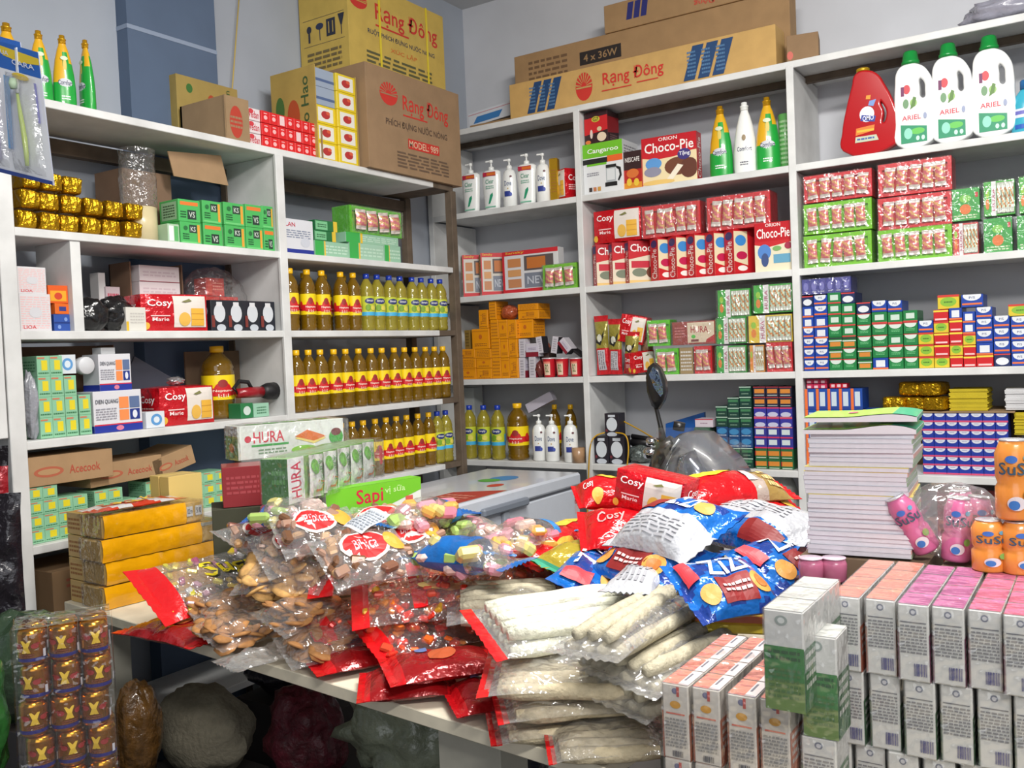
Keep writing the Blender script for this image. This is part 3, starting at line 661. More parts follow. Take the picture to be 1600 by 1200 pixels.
F2 = {'F': [('r', .02, .1, .55, .9, (120, 190, 140)), ('ln', .1, .3, .5, .7, 2, (30, 80, 50)), ('r', .82, 0, 1, 1, (220, 190, 60))]}
b1 = sg(492, 545, 378, zz, 'pale green toothpaste carton lying flat at the bottom left of its stack', F1, (150, 196, 168))
b2 = sg(546, 600, 381, zz, 'pale green toothpaste carton lying flat at the bottom middle of its stack', F1, (160, 200, 176))
b3 = sg(601, 626, 384, zz, 'pale green toothpaste carton lying flat at the bottom right of its stack', F1, (150, 196, 168))
b4 = sg(491, 524, 361, top_z(b1), 'dark green yellow-edged carton, lower of two beside the lamp box', F2)
b5 = sg(492, 526, 345, top_z(b4), 'dark green yellow-edged carton, upper of two beside the lamp box', F2)
b6 = sg(540, 622, 367, top_z(b2), 'long pale green carton lying under the lime window pack', F1, (150, 196, 168))
c, w, h = span('A', top_z(b6), 545, 628, 325, .03)
LIME = (118, 196, 20); REDC = (206, 24, 38)
t = window_pack((92, 190, 40), w, h, .10, 4); t.location = at('A', c, .03, .10, top_z(b6)); t.rotation_euler = (0, 0, PI/2); tag(t, 'lime window pack of four cakes on top of the green cartons, left shelf', 'snack pack')

# third shelf, left bay
z = ZA[2]
pat = [('ln', .04, .06, .96, .94, 14, (226, 190, 190)), ('t', 'LIOA', .1, .06, .5, .16, (200, 60, 70)), ('c', .5, .5, .2, .14, (206, 206, 210))]
bA = shelf_box('A', z, 31, 80, 459, .14, 'white_box', 'white box with faint red pattern, lower of two at the shelf end', 'box', (214, 212, 214), {'F': pat}, .03, 'patterned white boxes')
bB = shelf_box('A', top_z(bA), 27, 72, 417, .14, 'white_box', 'white box with faint red pattern, upper of two at the shelf end', 'box', (214, 212, 214), {'F': pat}, .035, 'patterned white boxes')
bC = shelf_box('A', z, 84, 110, 491, .06, 'matchbox_stack', 'blue paper-banded small packs under the orange boxes', 'box', (44, 80, 160), {'F': [('r', 0, .45, 1, .55, (20, 50, 120)), ('c', .3, .25, .1, .12, (120, 150, 210)), ('c', .7, .7, .1, .12, (120, 150, 210))]}, .03)
bD = shelf_box('A', top_z(bC), 83, 109, 474, .06, 'tea_box', 'flat orange box with blue word panel beside the divider', 'box', (222, 104, 30), {'F': [('r', .25, .3, .7, .7, (50, 60, 130))]}, .03, extra=.1)
bE = shelf_box('A', top_z(bD), 76, 106, 446, .06, 'tea_box', 'orange and yellow box topmost beside the divider', 'box', (220, 90, 24), {'F': [('r', .1, .12, .9, .7, (226, 160, 30)), ('c', .5, .4, .2, .2, (200, 60, 30))]}, .03, extra=-.06)
def crumple(w, d, h, col, seed, name, label, loc, cat='bag', amp=.35, m_=None, sc_=2.2, group=None, parent=None, rot=0):
    m = MB(); off = Vector((seed*5.1, seed, 0)); mm = m_ or mat(col, .22, coat=.5, bump=.8, bump_scale=28, kind='crumpled_plastic')
    def f(u, v):
        a = 2*PI*u; b = PI*(v-.5); x = math.cos(b)*math.cos(a); y = math.cos(b)*math.sin(a); z_ = math.sin(b)
        n_ = noise.noise(Vector((x, y, z_))*sc_+off)+.5*noise.noise(Vector((x, y, z_))*sc_*2.3+off); q = 1+amp*n_
        return (x*w/2*q, y*d/2*q, max(0, h/2+z_*h/2*q))
    m.grid(f, 32, 20, mm); o = m.make(name, parent, loc, rot)
    return tag(o, label, cat, group) if parent is None else o
yb = sol(160, (-.08, 0, z+.05), 1)
crumple(.09, .12, .11, (18, 18, 20), 1, 'black_bag', 'knotted shiny black plastic bag beside the divider, left one', (-.07, yb-.045, z), amp=.2)
crumple(.09, .12, .12, (18, 18, 20), 4, 'black_bag', 'knotted shiny black plastic bag beside the divider, right one', (-.085, yb+.05, z), amp=.2)
# tilted carton of white boxes, behind the black bags
yb = sol(222, (-.20, 0, z+.1), 1)
t = thing('open_carton', 'dark open carton leaning back, holding white boxes, behind the red biscuit bag', 'carton', (-.195, yb+.05, z+.0005), (0, 0, PI/2))
m = MB(); m.bx(-.11, -.105, -.02, .10, 0, .25, CB); m.bx(.105, .11, -.02, .10, 0, .25, CB); m.bx(-.11, .11, .095, .10, 0, .25, CB); m.bx(-.11, .11, -.02, .1, 0, .004, CB)
m.make('carton_body', t)
for i in range(4):
    w_ = {'F': [('ln', .08, .3, .9, .7, 2, (200, 190, 196)), ('r', 0, 0, 1, .05, (150, 80, 90))]}
    o = carton('white_box', 'white medicine box in the tilted dark carton, %s' % nth(i, 4, 'up'), 'box', .17, .08, .058, (216, 212, 214), w_, (-.20, yb+.05, z+.006+i*.0585), PI/2+.02*i-.03, 'white boxes in the tilted carton')
shelf_box('A', z, 197, 228, 480, .05, 'white_box', 'small white box standing left of the red biscuit bag', 'box', (214, 212, 204), {'F': [('r', 0, .0, .12, .4, (220, 180, 40)), ('ln', .2, .3, .9, .8, 4, (190, 186, 180))]}, .03)
o = shelf_box('A', z, 157, 168, 426, .05, 'white_box', 'tall narrow white box behind the black bags', 'box', (216, 214, 214), {}, .21)
o = shelf_box('A', z, 168, 190, 448, .05, 'white_box', 'pinkish white box behind the black bags, beside the tilted carton', 'box', (206, 190, 196), {'F': [('ln', .1, .6, .9, .9, 2, (200, 90, 110))]}, .20)
c, w, h = span('A', z, 225, 323, 459, .03)
cosy_bag('red biscuit bag standing on the third shelf before the tilted carton', (-.10, c+.01, z), PI/2-.18, w/.32, 1, h/.168)
# bulb cartons
def bulb_mesh(w, d, h, n):
    it = []
    for i in range(n):
        u = (i+.5)/n; a = .34/n; it += [('c', u, .58, a, .30, (206, 210, 216)), ('r', u-a*.5, .80, u+a*.5, .94, (216, 216, 220)), ('c', u+a*.2, .10, a*.8, .12, (190, 196, 204)), ('r', u-.48/n, .12, u-.30/n, .5, (120, 50, 44))]
    return carton_mesh(w, d, h, (30, 34, 44), {'F': it, 'L': [('t', 'LED', .2, .5, .8, .8, (190, 196, 206))]})
c, w, h = span('A', z, 330, 430, 470, .03)
tag(bulb_mesh(w, .09, h, 4).make('bulb_carton', loc=at('A', c, .03, .09, z), rot=PI/2), 'black carton printed with four white bulbs on the left shelf', 'box')
# red boxes in a clear bag behind
c, w, h = span('A', z, 290, 428, 405, .16)
t = thing('bagged_boxes', 'clear plastic bag of red small boxes behind the bulb carton', 'bag', (-.20, c-.0, z), PI/2)
R = random.Random(5); fk = 0
for (x, zz_, k) in [(-.09, 0, 0), (0, 0, 0), (.09, 0, 0), (-.045, .07, 0), (.045, .07, 0), (-.02, .14, 0)]:
    carton_mesh(.085, .07, .068, (206, 46, 36), {'F': [('r', .1, .1, .3, .9, (220, 80, 60)), ('ln', .35, .3, .9, .8, 3, (240, 150, 130))]}).make('red_box', t, (x, 0, zz_))
crumple(.30, .12, .25, None, 7, 'plastic_wrap', '', (0, 0, 0), m_=film(.05), amp=.12, parent=t)

# fourth shelf, left bay
z = ZA[3]
t = open_box('open_carton', 'brown open carton at the shelf end with pale green soap boxes stacked before it', .36, .10, .29, (-.26, sol(98, (-.24, 0, z+.1), 1), z), PI/2, CB, (), prints=('nofront',))
SG = (140, 194, 158)
def soap_mesh(w, h, d=.10): return carton_mesh(w, d, h, SG, {'F': [('r', .34, .30, .80, .78, (226, 208, 40)), ('ln', .08, .1, .9, .24, 1, (60, 120, 80)), ('r', .05, .86, .6, .93, (206, 120, 90))], 'L': [('ln', .1, .2, .9, .8, 4, (80, 140, 100))]})
so = soap_mesh(.072, .066).make('soap_box'); so_used = False
def soap(loc, rot, label, group, s=None):
    global so_used
    o = so if not so_used else so.copy()
    if so_used: C.objects.link(o)
    so_used = True; o.location = loc; o.rotation_euler = (0, 0, rot)
    if s: o.scale = s
    return tag(o, label, 'box', group)
ys = [sol(p, (-.04, 0, z+.03), 1) for p in (72, 92, 112, 133)]
hh = (solz(595, -.04, ys[1])-z)/4
rr = [4, 4, 3, 2]
for r in range(4):
    for i in range(rr[r]):
        soap((-.085, ys[i], z+r*.0635), PI/2, 'pale green soap box, %s in the %s layer, fourth left shelf' % (nth(i, rr[r]), ('bottom', 'second', 'third', 'top')[r]), 'soap boxes on the fourth shelf', ((ys[1]-ys[0])/.0725, 1, .96))
yr = sol(108, (-.07, 0, z+.22), 1)
shelf_box('A', z+.2545, 97, 120, 583, .07, 'soap_box', 'white and blue soap box tilted on top of the green soap boxes', 'box', (214, 220, 226), {'F': [('c', .5, .5, .32, .34, (90, 150, 206)), ('c', .5, .5, .18, .2, (214, 226, 236))]}, .04, extra=-.3)
m = MB(); m.lathe([(.026, 0), (.028, .002), (.028, .03), (.026, .032)], mat((206, 208, 212), .4), n=20)
o = tag(m.make('paper_roll', loc=(-.07, sol(127, (-.07, 0, z+.21), 1), z+.1915+.028), rot=(0, PI/2, 0)), 'small pale roll lying on the third layer of soap boxes', 'roll')
# clear bag with sheets hanging at the shelf end
crumple(.05, .05, .20, None, 9, 'plastic_bag', 'crumpled grey plastic bag at the left end of the fourth shelf', (-.06, sol(47, (-.05, 0, z+.1), 1)+.01, z), amp=.3, m_=mat((150, 152, 160), .2, coat=.6, bump=.8, bump_scale=30))
WB = {'F': [('r', 0, 0, 1, .17, (30, 50, 150)), ('r', 0, .17, 1, .20, (206, 40, 60)), ('c', .52, .09, .08, .06, (214, 120, 150)), ('r', .52, .27, .72, .53, (236, 140, 80)), ('r', .74, .27, .95, .53, (30, 50, 130)), ('r', .52, .56, .72, .84, (236, 140, 80)), ('r', .74, .56, .95, .84, (90, 110, 150)), ('ln', .04, .3, .46, .6, 5, (150, 150, 160)), ('t', 'DIEN QUANG', .04, .68, .5, .80, (80, 84, 96)), ('c', .84, .4, .05, .1, (220, 224, 236))], 'L': [('r', 0, 0, 1, .17, (30, 50, 150))]}
b1 = shelf_box('A', z, 147, 222, 610, .10, 'lamp_box', 'larger white and blue lamp box with orange squares, lower one', 'box', (216, 216, 222), WB, .03)
b2 = shelf_box('A', top_z(b1), 155, 205, 553, .09, 'lamp_box', 'smaller white and blue lamp box with orange squares, on top', 'box', (216, 216, 222), WB, .035)
shelf_box('A', top_z(b2), 157, 179, 543, .05, 'small_box', 'small white box lying on the upper lamp box', 'box', (206, 208, 210), {}, .06)
shelf_box('A', z, 228, 257, 643, .05, 'soap_box', 'small white soap box with blue swirl beside the lamp box', 'box', (216, 222, 228), {'F': [('c', .55, .5, .3, .36, (90, 150, 206)), ('c', .55, .5, .16, .2, (216, 226, 236))]}, .02)
yb = sol(232, (-.2, 0, z+.1), 1)
m = MB(); m.box((0, 0, .125), (.20, .008, .16), mat((70, 76, 90), .4), Matrix.Rotation(.5, 3, 'Y')); tag(m.make('grey_folder', loc=(-.2, yb, z+.004), rot=PI/2), 'dark grey flat pack leaning behind the lamp box', 'pack')
c, w, h = span('A', z, 257, 340, 603, .02)
cosy_bag('red biscuit bag on the fourth shelf before the big oil bottle', (-.10, c, z), PI/2-.1, w/.32, 1, h/.168)
crumple(.06, .06, .03, (190, 190, 196), 3, 'foil_ball', 'crumpled silver foil on top of the fourth-shelf biscuit bag', (-.09, c-.01, z+h+.0035), m_=foil((200, 200, 204)))
yb = sol(347, (-.14, 0, z+.1), 1)
bo = oil_bottle('y', .32, 'oil_bottle', .062); bo.location = (-.16, yb, z); bo.rotation_euler = (0, 0, PI/2-.4); tag(bo, 'large yellow-capped oil bottle standing beside the torch, fourth shelf', 'bottle'); bo.scale = (1, 1, (solz(541, -.16, yb)-z)/.32)
# torch
yb = sol(420, (-.06, 0, z+.08), 1)
gb = shelf_box('A', z, 376, 395, 630, .07, 'small_box', 'dark green small box under the torch, left one', 'box', (40, 120, 70), {'F': [('c', .5, .5, .3, .3, (200, 214, 206))]}, .03)
gb2 = shelf_box('A', z, 396, 420, 630, .07, 'small_box', 'pale green small box under the torch, right one', 'box', (150, 196, 170), {'F': [('ln', .2, .2, .8, .8, 3, (70, 120, 90))]}, .03)
zt = max(top_z(gb), top_z(gb2))+.038
t = thing('torch', 'red and black torch lying on small green boxes beside the oil shelves', 'torch', (-.065, sol(415, (-.065, 0, zt), 1)-.05, zt), 0)
m = MB(); m.tube([(0, -.09, 0), (0, -.03, 0), (0, .03, 0)], [.018, .021, .021], plast((150, 22, 34)), 14); m.make('torch_body', t)
m = MB(); m.tube([(0, .03, 0), (0, .045, 0), (0, .06, 0), (0, .095, 0)], [.022, .028, .033, .034], BLACK, 16); m.tube([(0, .0955, 0), (0, .097, 0)], [.028, .028], CHROME, 16); m.make('torch_head', t)
m = MB(); m.tube([(0, -.085, .0), (-.005, -.10, .02), (-.01, -.07, .045), (-.005, -.03, .04), (0, -.02, .015)], .008, BLACK); m.make('handle', t)
m = MB(); m.box((0, 0, .13), (.26, .008, .26), board((110, 88, 68))); tag(m.make('cardboard_sheet', loc=(-.265, -1.59, z), rot=PI/2), 'brown cardboard sheet standing behind the torch', 'cardboard')

# fifth shelf, left bay
z = ZA[4]
HL = (solz(757, -.03, sol(70, (-.03, 0, z+.2), 1))-z)/4-.001
def soap_grid(px0, counts, lab, grp, off=.03, step=21.5):
    for r, cnt in enumerate(counts):
        for i in cnt:
            y = sol(px0+i*step, (-off, 0, z+.06), 1); dy = sol(px0+(i+.5)*step, (-off, 0, z+.06), 1)-sol(px0+(i-.5)*step, (-off, 0, z+.06), 1)
            soap((-off-.05, y, z+r*HL), PI/2, 'pale green soap box, %s column, %s layer, %s' % (ORD[i], ('bottom', 'second', 'third', 'top')[r], lab), grp, (min(dy/.0727, 1.9), 1, (HL-.0006)/.066))
soap_grid(58, [range(4), range(4), range(4), (0, 1)], 'at the fifth shelf end', 'soap boxes at the fifth shelf end', step=23)
soap_grid(160, [range(3), range(3), (0, 1)], 'mid fifth shelf', 'soap boxes mid fifth shelf', off=.05, step=22)
soap_grid(238, [range(9), range(9), (0, 1, 3, 4, 5, 6)], 'behind the yellow pack pile', 'soap boxes behind the yellow pack pile', off=.08, step=18)
FLAT = {'F': [('c', .28, .45, .16, .18, (176, 96, 70)), ('c', .28, .45, .12, .10, (176, 140, 100)), ('t', 'Acecook', .5, .3, .85, .6, (176, 80, 60))], 'L': []}
def flat_carton(label, w, h, loc, rot): return carton('flat_carton', label, 'carton', w, .19, h, board((166, 134, 98)), FLAT, loc, rot)
ya = sol(94, (-.02, 0, z+.3), 1); z4 = z+4*HL+.001; z3 = z+3*HL+.001
hf = solz(710, -.02, ya)-z4
flat_carton('shallow brown carton resting on the soap boxes at the shelf end', .30, max(.04, min(hf, z+.285-z4)), (-.12, ya+.028, z4), PI/2)
ya = sol(201, (-.05, 0, z3+.05), 1)
flat_carton('shallow brown carton, middle of three under the fourth shelf', .27, .072, (-.15, ya, z4-.03), (0, -.03, PI/2))
ya = sol(276, (-.05, 0, z3+.1), 1)
flat_carton('shallow brown carton tilted upward, rightmost of three under the fourth shelf', .17, .068, (-.15, ya, z4-.02), (0, -.24, PI/2))
# sixth shelf: brown cartons low down
t = carton('brown_carton', 'plain brown carton with faint red print low on the left shelf', 'carton', .44, .26, .235, board((150, 120, 88)), {'F': [('c', .3, .4, .12, .16, (170, 100, 80)), ('t', 'ACECOOK', .45, .35, .85, .55, (160, 70, 60)), ('ln', .1, .75, .9, .9, 2, (160, 90, 70))]}, (-.15, -2.21, .66), PI/2)
carton('brown_carton', 'plain brown carton low on the left shelf behind the table', 'carton', .5, .26, .22, board((140, 112, 82)), {}, (-.15, -1.705, .66), PI/2)

# ------------------------------------------------------------------ on top of the left shelf
z = ZA[0]
RC = (196, 52, 44)
def sun_items(cx, cy, r, asp, bg, c=RC): return ('sun', cx, cy, r, r*asp, c, bg)
# small open carton of red packs
CR_ = board((150, 124, 92)); YC = board((176, 150, 78))
c1, w1, h1 = span('A', z, 352, 505, 165, .03)
ya = sol(395, (-.03, 0, z+.05), 1); yb = sol(505, (-.03, 0, z+.05), 1); yl = sol(352, (-.03, 0, z+.05), 1)
hb = solz(158, -.03, ya)-z
t = thing('open_carton', 'small brown carton with red side print, packed with red packets, on the shelf top', 'carton', (0, 0, 0))
yL = ya-.015
m = MB(); m.bx(-.29, -.03, yL-.11, yL-.105, z, z+hb, CR_); m.bx(-.29, -.28, yL-.11, yb, z, z+hb, CR_); m.bx(-.29, -.03, yL-.11, yb, z, z+.004, CR_); m.bx(-.29, -.03, yb-.005, yb, z, z+hb*.8, CR_)
m.make('carton_body', t)
m = MB(); m.box((-.035, yL-.055, z+hb/2+.004), (.005, .115, hb-.008), CR_)
m.deco(lambda u, v, l: (-.0325+l, yL-.11+.11*u, z+hb*v), [('c', .45, .45, .28, .36, (176, 60, 44)), ('ln', .2, .3, .7, .6, 3, (150, 120, 90))]); m.make('flap', t)
rh = hb*.86/3
for r in range(3):
    yy = yL+.002
    pk = carton('red_packet', 'red and white packet end at left in the small carton, %s' % nth(r, 3, 'up'), 'packet', .065, .20, rh-.002, (222, 210, 212), {'F': [('t', 'Vedan', .1, .2, .9, .8, (190, 40, 60)), ('c', .3, .75, .2, .2, (200, 60, 70))], 'R': []}, (-.145, yy+.034, z+.005+r*rh), PI/2, 'packets in the small carton')
    for k in range(7):
        o = carton('red_packet', 'bright red packet in the small carton, %s, %s layer' % (nth(k, 7), ('bottom', 'middle', 'top')[r]), 'packet', (yb-.02-yy-.068)/7-.0008, .20, rh-.002, (214, 30, 34), {'F': [('c', .5, .45, .22, .18, (240, 180, 180)), ('r', .3, .75, .7, .82, (240, 190, 190))] if (k*r) % 5 != 4 else [('r', .2, .1, .8, .9, (230, 200, 200))]}, (-.14, yy+.068+(k+.5)*(yb-.02-yy-.068)/7, z+.005+r*rh), PI/2, 'packets in the small carton')
# yellowish carton lying behind it
ya2 = sol(403, (-.30, 0, z+.2), 1); yb_ = sol(496, (-.12, 0, z+.2), 1)
hz = solz(108, -.12, yb_)-z
# long carton with yellow packs (open front)
yo0 = sol(500, (-.02, 0, z+.1), 1); yo1 = sol(557, (-.02, 0, z+.1), 1); ho = solz(100, -.02, yo0)-z
t = open_box('open_carton', 'tall yellow-brown carton lying open beside the big box, yellow packs inside', yo1-yo0+.03, .26, ho, (-.155, (yo0+yo1)/2+.005, z), PI/2, YC, (), prints=('nofront',))
m = MB(); m.deco(lambda u, v, l: (-(yo1-yo0+.03)/2-l, .13-.26*u, ho*v), [('c', .5, .5, .14, .18, (180, 80, 40)), ('c', .2, .6, .1, .14, (70, 110, 50)), ('t', 'Hao Hao', .68, .2, .85, .9, (60, 90, 50), 'up')]); m.make('side_print', t)
n5 = 5; ph = (ho-.01)/5
for col in range(2):
    for r in range(5):
        wpk = (yo1-yo0+.02)/2-.003; it = [('r', .12, .12, .88, .88, (226, 224, 214)), ('c', .5, .5, .22, .22, (176, 50, 50)), ('c', .62, .62, .1, .1, (210, 90, 60))]
        blue = col == 0 and r > 2
        o = carton('noodle_pack', ('grey striped' if blue else 'yellow')+' pack in the tall open carton, %s in the %s column' % (nth(r, 5, 'up'), ('left', 'right')[col]), 'packet', wpk, .2, ph-.001, (150, 164, 184) if blue else (222, 196, 40), {'F': [('r', 0, .3, 1, .45, (80, 100, 140))] if blue else it}, (-.125-.012*(1-col), (yo0+yo1)/2+.005+(col-.5)*wpk*1.01, z+.0045+r*ph), PI/2, 'packs in the tall open carton')
# big brown carton
yc0 = sol(577, (.02, 0, z+.02), 1); yc1 = sol(722, (.02, 0, z+.02), 1); hc = solz(97, .02, yc0+.02)-z
it = [sun_items(.22, .76, .09, 1.25, (150, 122, 92)), ('t', 'Rạng Đông', .36, .60, .86, .80, RC), ('r', .36, .585, .62, .60, RC), ('t', 'PHÍCH ĐỰNG NƯỚC NÓNG', .18, .44, .84, .54, (84, 66, 56)), ('r', .40, .27, .74, .37, RC), ('t', 'MODEL: 989', .41, .285, .73, .355, (214, 180, 150)), ('ln', .28, .06, .84, .23, 5, (104, 84, 68))]
bigw = yc1-yc0
big = carton('big_carton', 'big brown carton with red flask maker name at the shelf end, under the yellow one', 'carton', bigw, .36, hc, board((150, 122, 92)), {'F': it, 'L': [('ln', .2, .4, .8, .6, 3, (110, 90, 70))]}, (.02-.18, (yc0+yc1)/2, z), PI/2)
# yellow carton above
zt = z+hc; p0 = sol(546, (-.10, 0, zt+.1), 1); p1 = sol(696, (-.10, 0, zt+.1), 1); wy = p1-p0; dy = .30
YB = board((196, 168, 84)); YBc = (186, 160, 80)
hy = .42
it = [sun_items(.10, .76, .085, 1.05, YBc), ('t', 'Rạng Đông', .26, .58, .92, .82, RC), ('r', .26, .56, .60, .58, RC), ('t', 'RUỘT PHÍCH ĐỰNG NƯỚC NÓNG', .18, .44, .88, .52, (50, 56, 80)), ('t', 'XÚC LẬP', .40, .32, .68, .39, (206, 110, 50)), ('ln', .16, .08, .84, .28, 4, (90, 90, 60))]
itl = [('r', .08, .34, .92, .345, (60, 60, 60)), ('r', .08, .62, .92, .625, (60, 60, 60)), ('c', .2, .52, .05, .04, (40, 44, 60)), ('r', .18, .38, .22, .48, (40, 44, 60)), ('c', .42, .53, .08, .035, (40, 50, 80)), ('r', .415, .38, .43, .53, (40, 50, 80)), ('r', .56, .40, .74, .58, (40, 44, 60)), ('t', '11', .6, .43, .7, .55, (186, 160, 80)), ('p', [(.80, .60), (.93, .60), (.88, .48), (.85, .48)], (40, 44, 60)), ('r', .857, .38, .873, .48, (40, 44, 60)), ('ln', .15, .06, .85, .28, 4, (110, 96, 60))]
yel = carton('big_carton', 'yellow carton with red flask maker name and yellow straps, on the big brown one', 'carton', wy, dy, hy, YB, {'F': it, 'L': itl}, (-.10-dy/2, (p0+p1)/2, zt+.0025), PI/2+.0)
# straps as a part of the yellow carton
for u in (.30, .80):
    m = MB(); x = -wy/2+wy*u; S = plast((222, 200, 40)); m.bx(x-.006, x+.006, -dy/2-.0035, -dy/2-.0015, -.001, hy+.002, S); m.bx(x-.006, x+.006, -dy/2-.0035, dy/2+.002, hy+.0015, hy+.003, S); m.make('strap', yel)
# carton lying behind the small one
carton('yellow_carton', 'yellow-brown carton behind the red packets, green and red marks', 'carton', .30, .075, .30, board((160, 138, 76)), {'F': [('c', .55, .75, .06, .08, (170, 70, 40)), ('c', .2, .85, .05, .06, (60, 110, 50)), ('t', 'Chicken', .78, .5, .86, .95, (70, 90, 50), 'up')]}, (-.342, yL+.04, z), PI/2)
# hanging cord by the wall
m = MB(); a = on(0, -.38, 374, -10); b = on(0, -.38, 362, 150)
m.tube([tuple(a), tuple(b), (b[0], b[1], ZA[0]+.005)], .0028, mat((196, 170, 90), .5)); tag(m.make('wall_cord', loc=(0, 0, 0)), 'thin yellow cord hanging down the left wall beside the pillar', 'cord')
def solB(py, y, x): return solz(py, x, y)
# ------------------------------------------------------------------ back shelf, top
z = ZB[0]
def sxy(px, y, zz): return sol(px, (0, y, zz), 0)
LB = board((196, 158, 96)); LBc = (186, 150, 92); BB = board((158, 126, 88)); DB = (30, 66, 110)
x0 = sxy(797, .03, z+.05); x1 = sxy(1212, .03, z+.1); w = x1-x0; h = solB(132, .03, x0+.02)-z
def bars(u0, u1, v0=.08, v1=.92, sl=.035):
    d = (u1-u0)/3; return [('p', [(u0+i*d, v0), (u0+i*d+d*.78, v0), (u0+i*d+d*.78+sl, v1), (u0+i*d+sl, v1)], DB) for i in range(3)] + [('ln', u0+i*d+d*.3, v0+.08, u0+i*d+d*.9, v1-.1, 7, (80, 120, 160)) for i in range(3)]
it = bars(.075, .20) + [('sun', .315, .5, .034, .38, (200, 52, 44), LBc), ('t', 'Rạng Đông', .39, .34, .62, .76, (200, 52, 44)), ('r', .385, .26, .50, .29, (200, 52, 44)), ('r', .52, .30, .60, .33, (200, 52, 44))] + bars(.69, .84)
lam = carton('long_carton', 'long tan tube-lamp carton with blue slanted bars along the shelf front edge', 'carton', w, .13, h, LB, {'F': it}, ((x0+x1)/2, .03+.065, z), -.0, ch=.002)
hl = h
xb0 = sxy(806, .18, z+.2); xb1 = sxy(1235, .18, z+.2); hb = solB(50, .17, sxy(960, .17, z+.3))-z
it = [('ln', .06, .60, .22, .9, 4, (110, 84, 60)), ('r', .27, .66, .43, .84, (40, 34, 34)), ('t', '4 x 36W', .285, .70, .415, .80, (150, 120, 84))]
carton('long_carton', 'long brown carton with printed black panel lying behind the tan one', 'carton', xb1-xb0, .10, hb, BB, {'F': it}, ((xb0+xb1)/2, .225, z), 0, ch=.002)
xc0 = sxy(958, .26, z+.4); xc1 = sxy(1222, .26, z+.4); hc = .115
it = [('p', [(.14+i*.045, .3), (.175+i*.045, .3), (.19+i*.045, .9), (.155+i*.045, .9)], (40, 44, 110)) for i in range(3)] + [('p', [(.62+i*.045, .5), (.655+i*.045, .5), (.67+i*.045, 1), (.635+i*.045, 1)], (40, 44, 110)) for i in range(3)] + [('t', 'Rạng Đông', .55, .15, .80, .38, (196, 70, 56), 'inv'), ('c', .87, .28, .03, .2, (196, 60, 50))]
carton('long_carton', 'topmost brown lamp carton with small purple bars, upside-down red print', 'carton', xc1-xc0, .14, hc+.02, BB, {'F': it}, ((xc0+xc1)/2, .235, z+hb), 0, ch=.002)
x0 = sxy(1238, .06, z+.1)
carton('small_carton', 'small brown carton standing at the right end of the lamp cartons', 'carton', .13, .12, solB(56, .06, x0)-z, board((140, 112, 82)), {'F': [('c', .1, .3, .1, .15, (190, 80, 60))]}, (x0+.03, .12, z), .2)
x0 = sxy(738, .2, z+.1); x1 = sxy(805, .2, z+.1)
carton('tube_lamp_box', 'white and blue tube-lamp box end left of the tan carton', 'box', x1-x0, .06, .075, (206, 210, 218), {'F': [('p', [(.1, .15), (.7, .15), (.8, .6), (.2, .6)], (60, 120, 180)), ('r', 0, .8, 1, .84, (190, 110, 120))]}, ((x0+x1)/2, .20, z+.06), 0).rotation_euler = (0, -.08, 0)
carton('small_carton', 'low brown carton under the tube-lamp box, against the wall', 'carton', .30, .12, .055, BB, {}, ((x0+x1)/2+.02, .22, z), 0)
xb = sxy(1575, .08, z+.03)
crumple(.32, .2, .10, None, 12, 'plastic_bag', 'crumpled grey plastic bag on top of the back shelf at far right', (xb, .12, z), m_=mat((150, 150, 164), .2, coat=.6, bump=.8, bump_scale=22), amp=.3)

# ------------------------------------------------------------------ back shelf, second row (shampoo, kettle, softener, detergent)
z = ZB[1]
def px_item(o, px, pyt, h0, y, label, rz=0, group=None, first=True, zz=None, spread=None):
    zz = z if zz is None else zz; x = sxy(px, y, zz+.1); s = (solB(pyt, y, x)-zz)/h0
    if first: o.location = (x, y, zz); o.rotation_euler = (0, 0, rz); o['label'] = label; o.scale = (s, s, s)
    else: o = cp(o, (x, y, zz), rz, label, scale=(s, s, s))
    if group: o['group'] = group
    return o
pl = pump_bottle('leaf', .22); pr = pump_bottle('round', .22)
px_item(pl, 737, 255, .207, .05, 'white pump bottle with green leaf print, leftmost on the second shelf', .05)
px_item(pl, 769, 250, .207, .05, 'white pump bottle with green leaf print, second from left on the second shelf', .1, first=False)
px_item(pr, 797, 248, .207, .05, 'plain white round pump bottle between the leaf-print bottles, second shelf', .2)
px_item(pl, 824, 240, .207, .05, 'white pump bottle with green leaf print, third and right one, second shelf', .1, first=False)
px_item(pr, 849, 239, .207, .05, 'plain white round pump bottle beside the gold tube, second shelf', .2, first=False)
x = sxy(867, .06, z+.1)
m = MB(); m.bx(-.022, .022, -.02, .02, 0, solB(248, .06, x)-z, mat((206, 160, 40), .22, .6, kind='gold_card'), ch=.004); m.deco(lambda u, v, l: (-.022+.044*u, -.02-l, v*.2), [('ln', .2, .2, .8, .8, 8, (150, 100, 20))]); tag(m.make('gold_box', loc=(x, .06, z), rot=.2), 'narrow gold box standing left of the small red biscuit bag', 'box')
cosy_bag('small red biscuit bag at the right end beside the gold box, second shelf', (sxy(886, .09, z+.05), .11, z+.0005), -.5, .36, .8, .93)
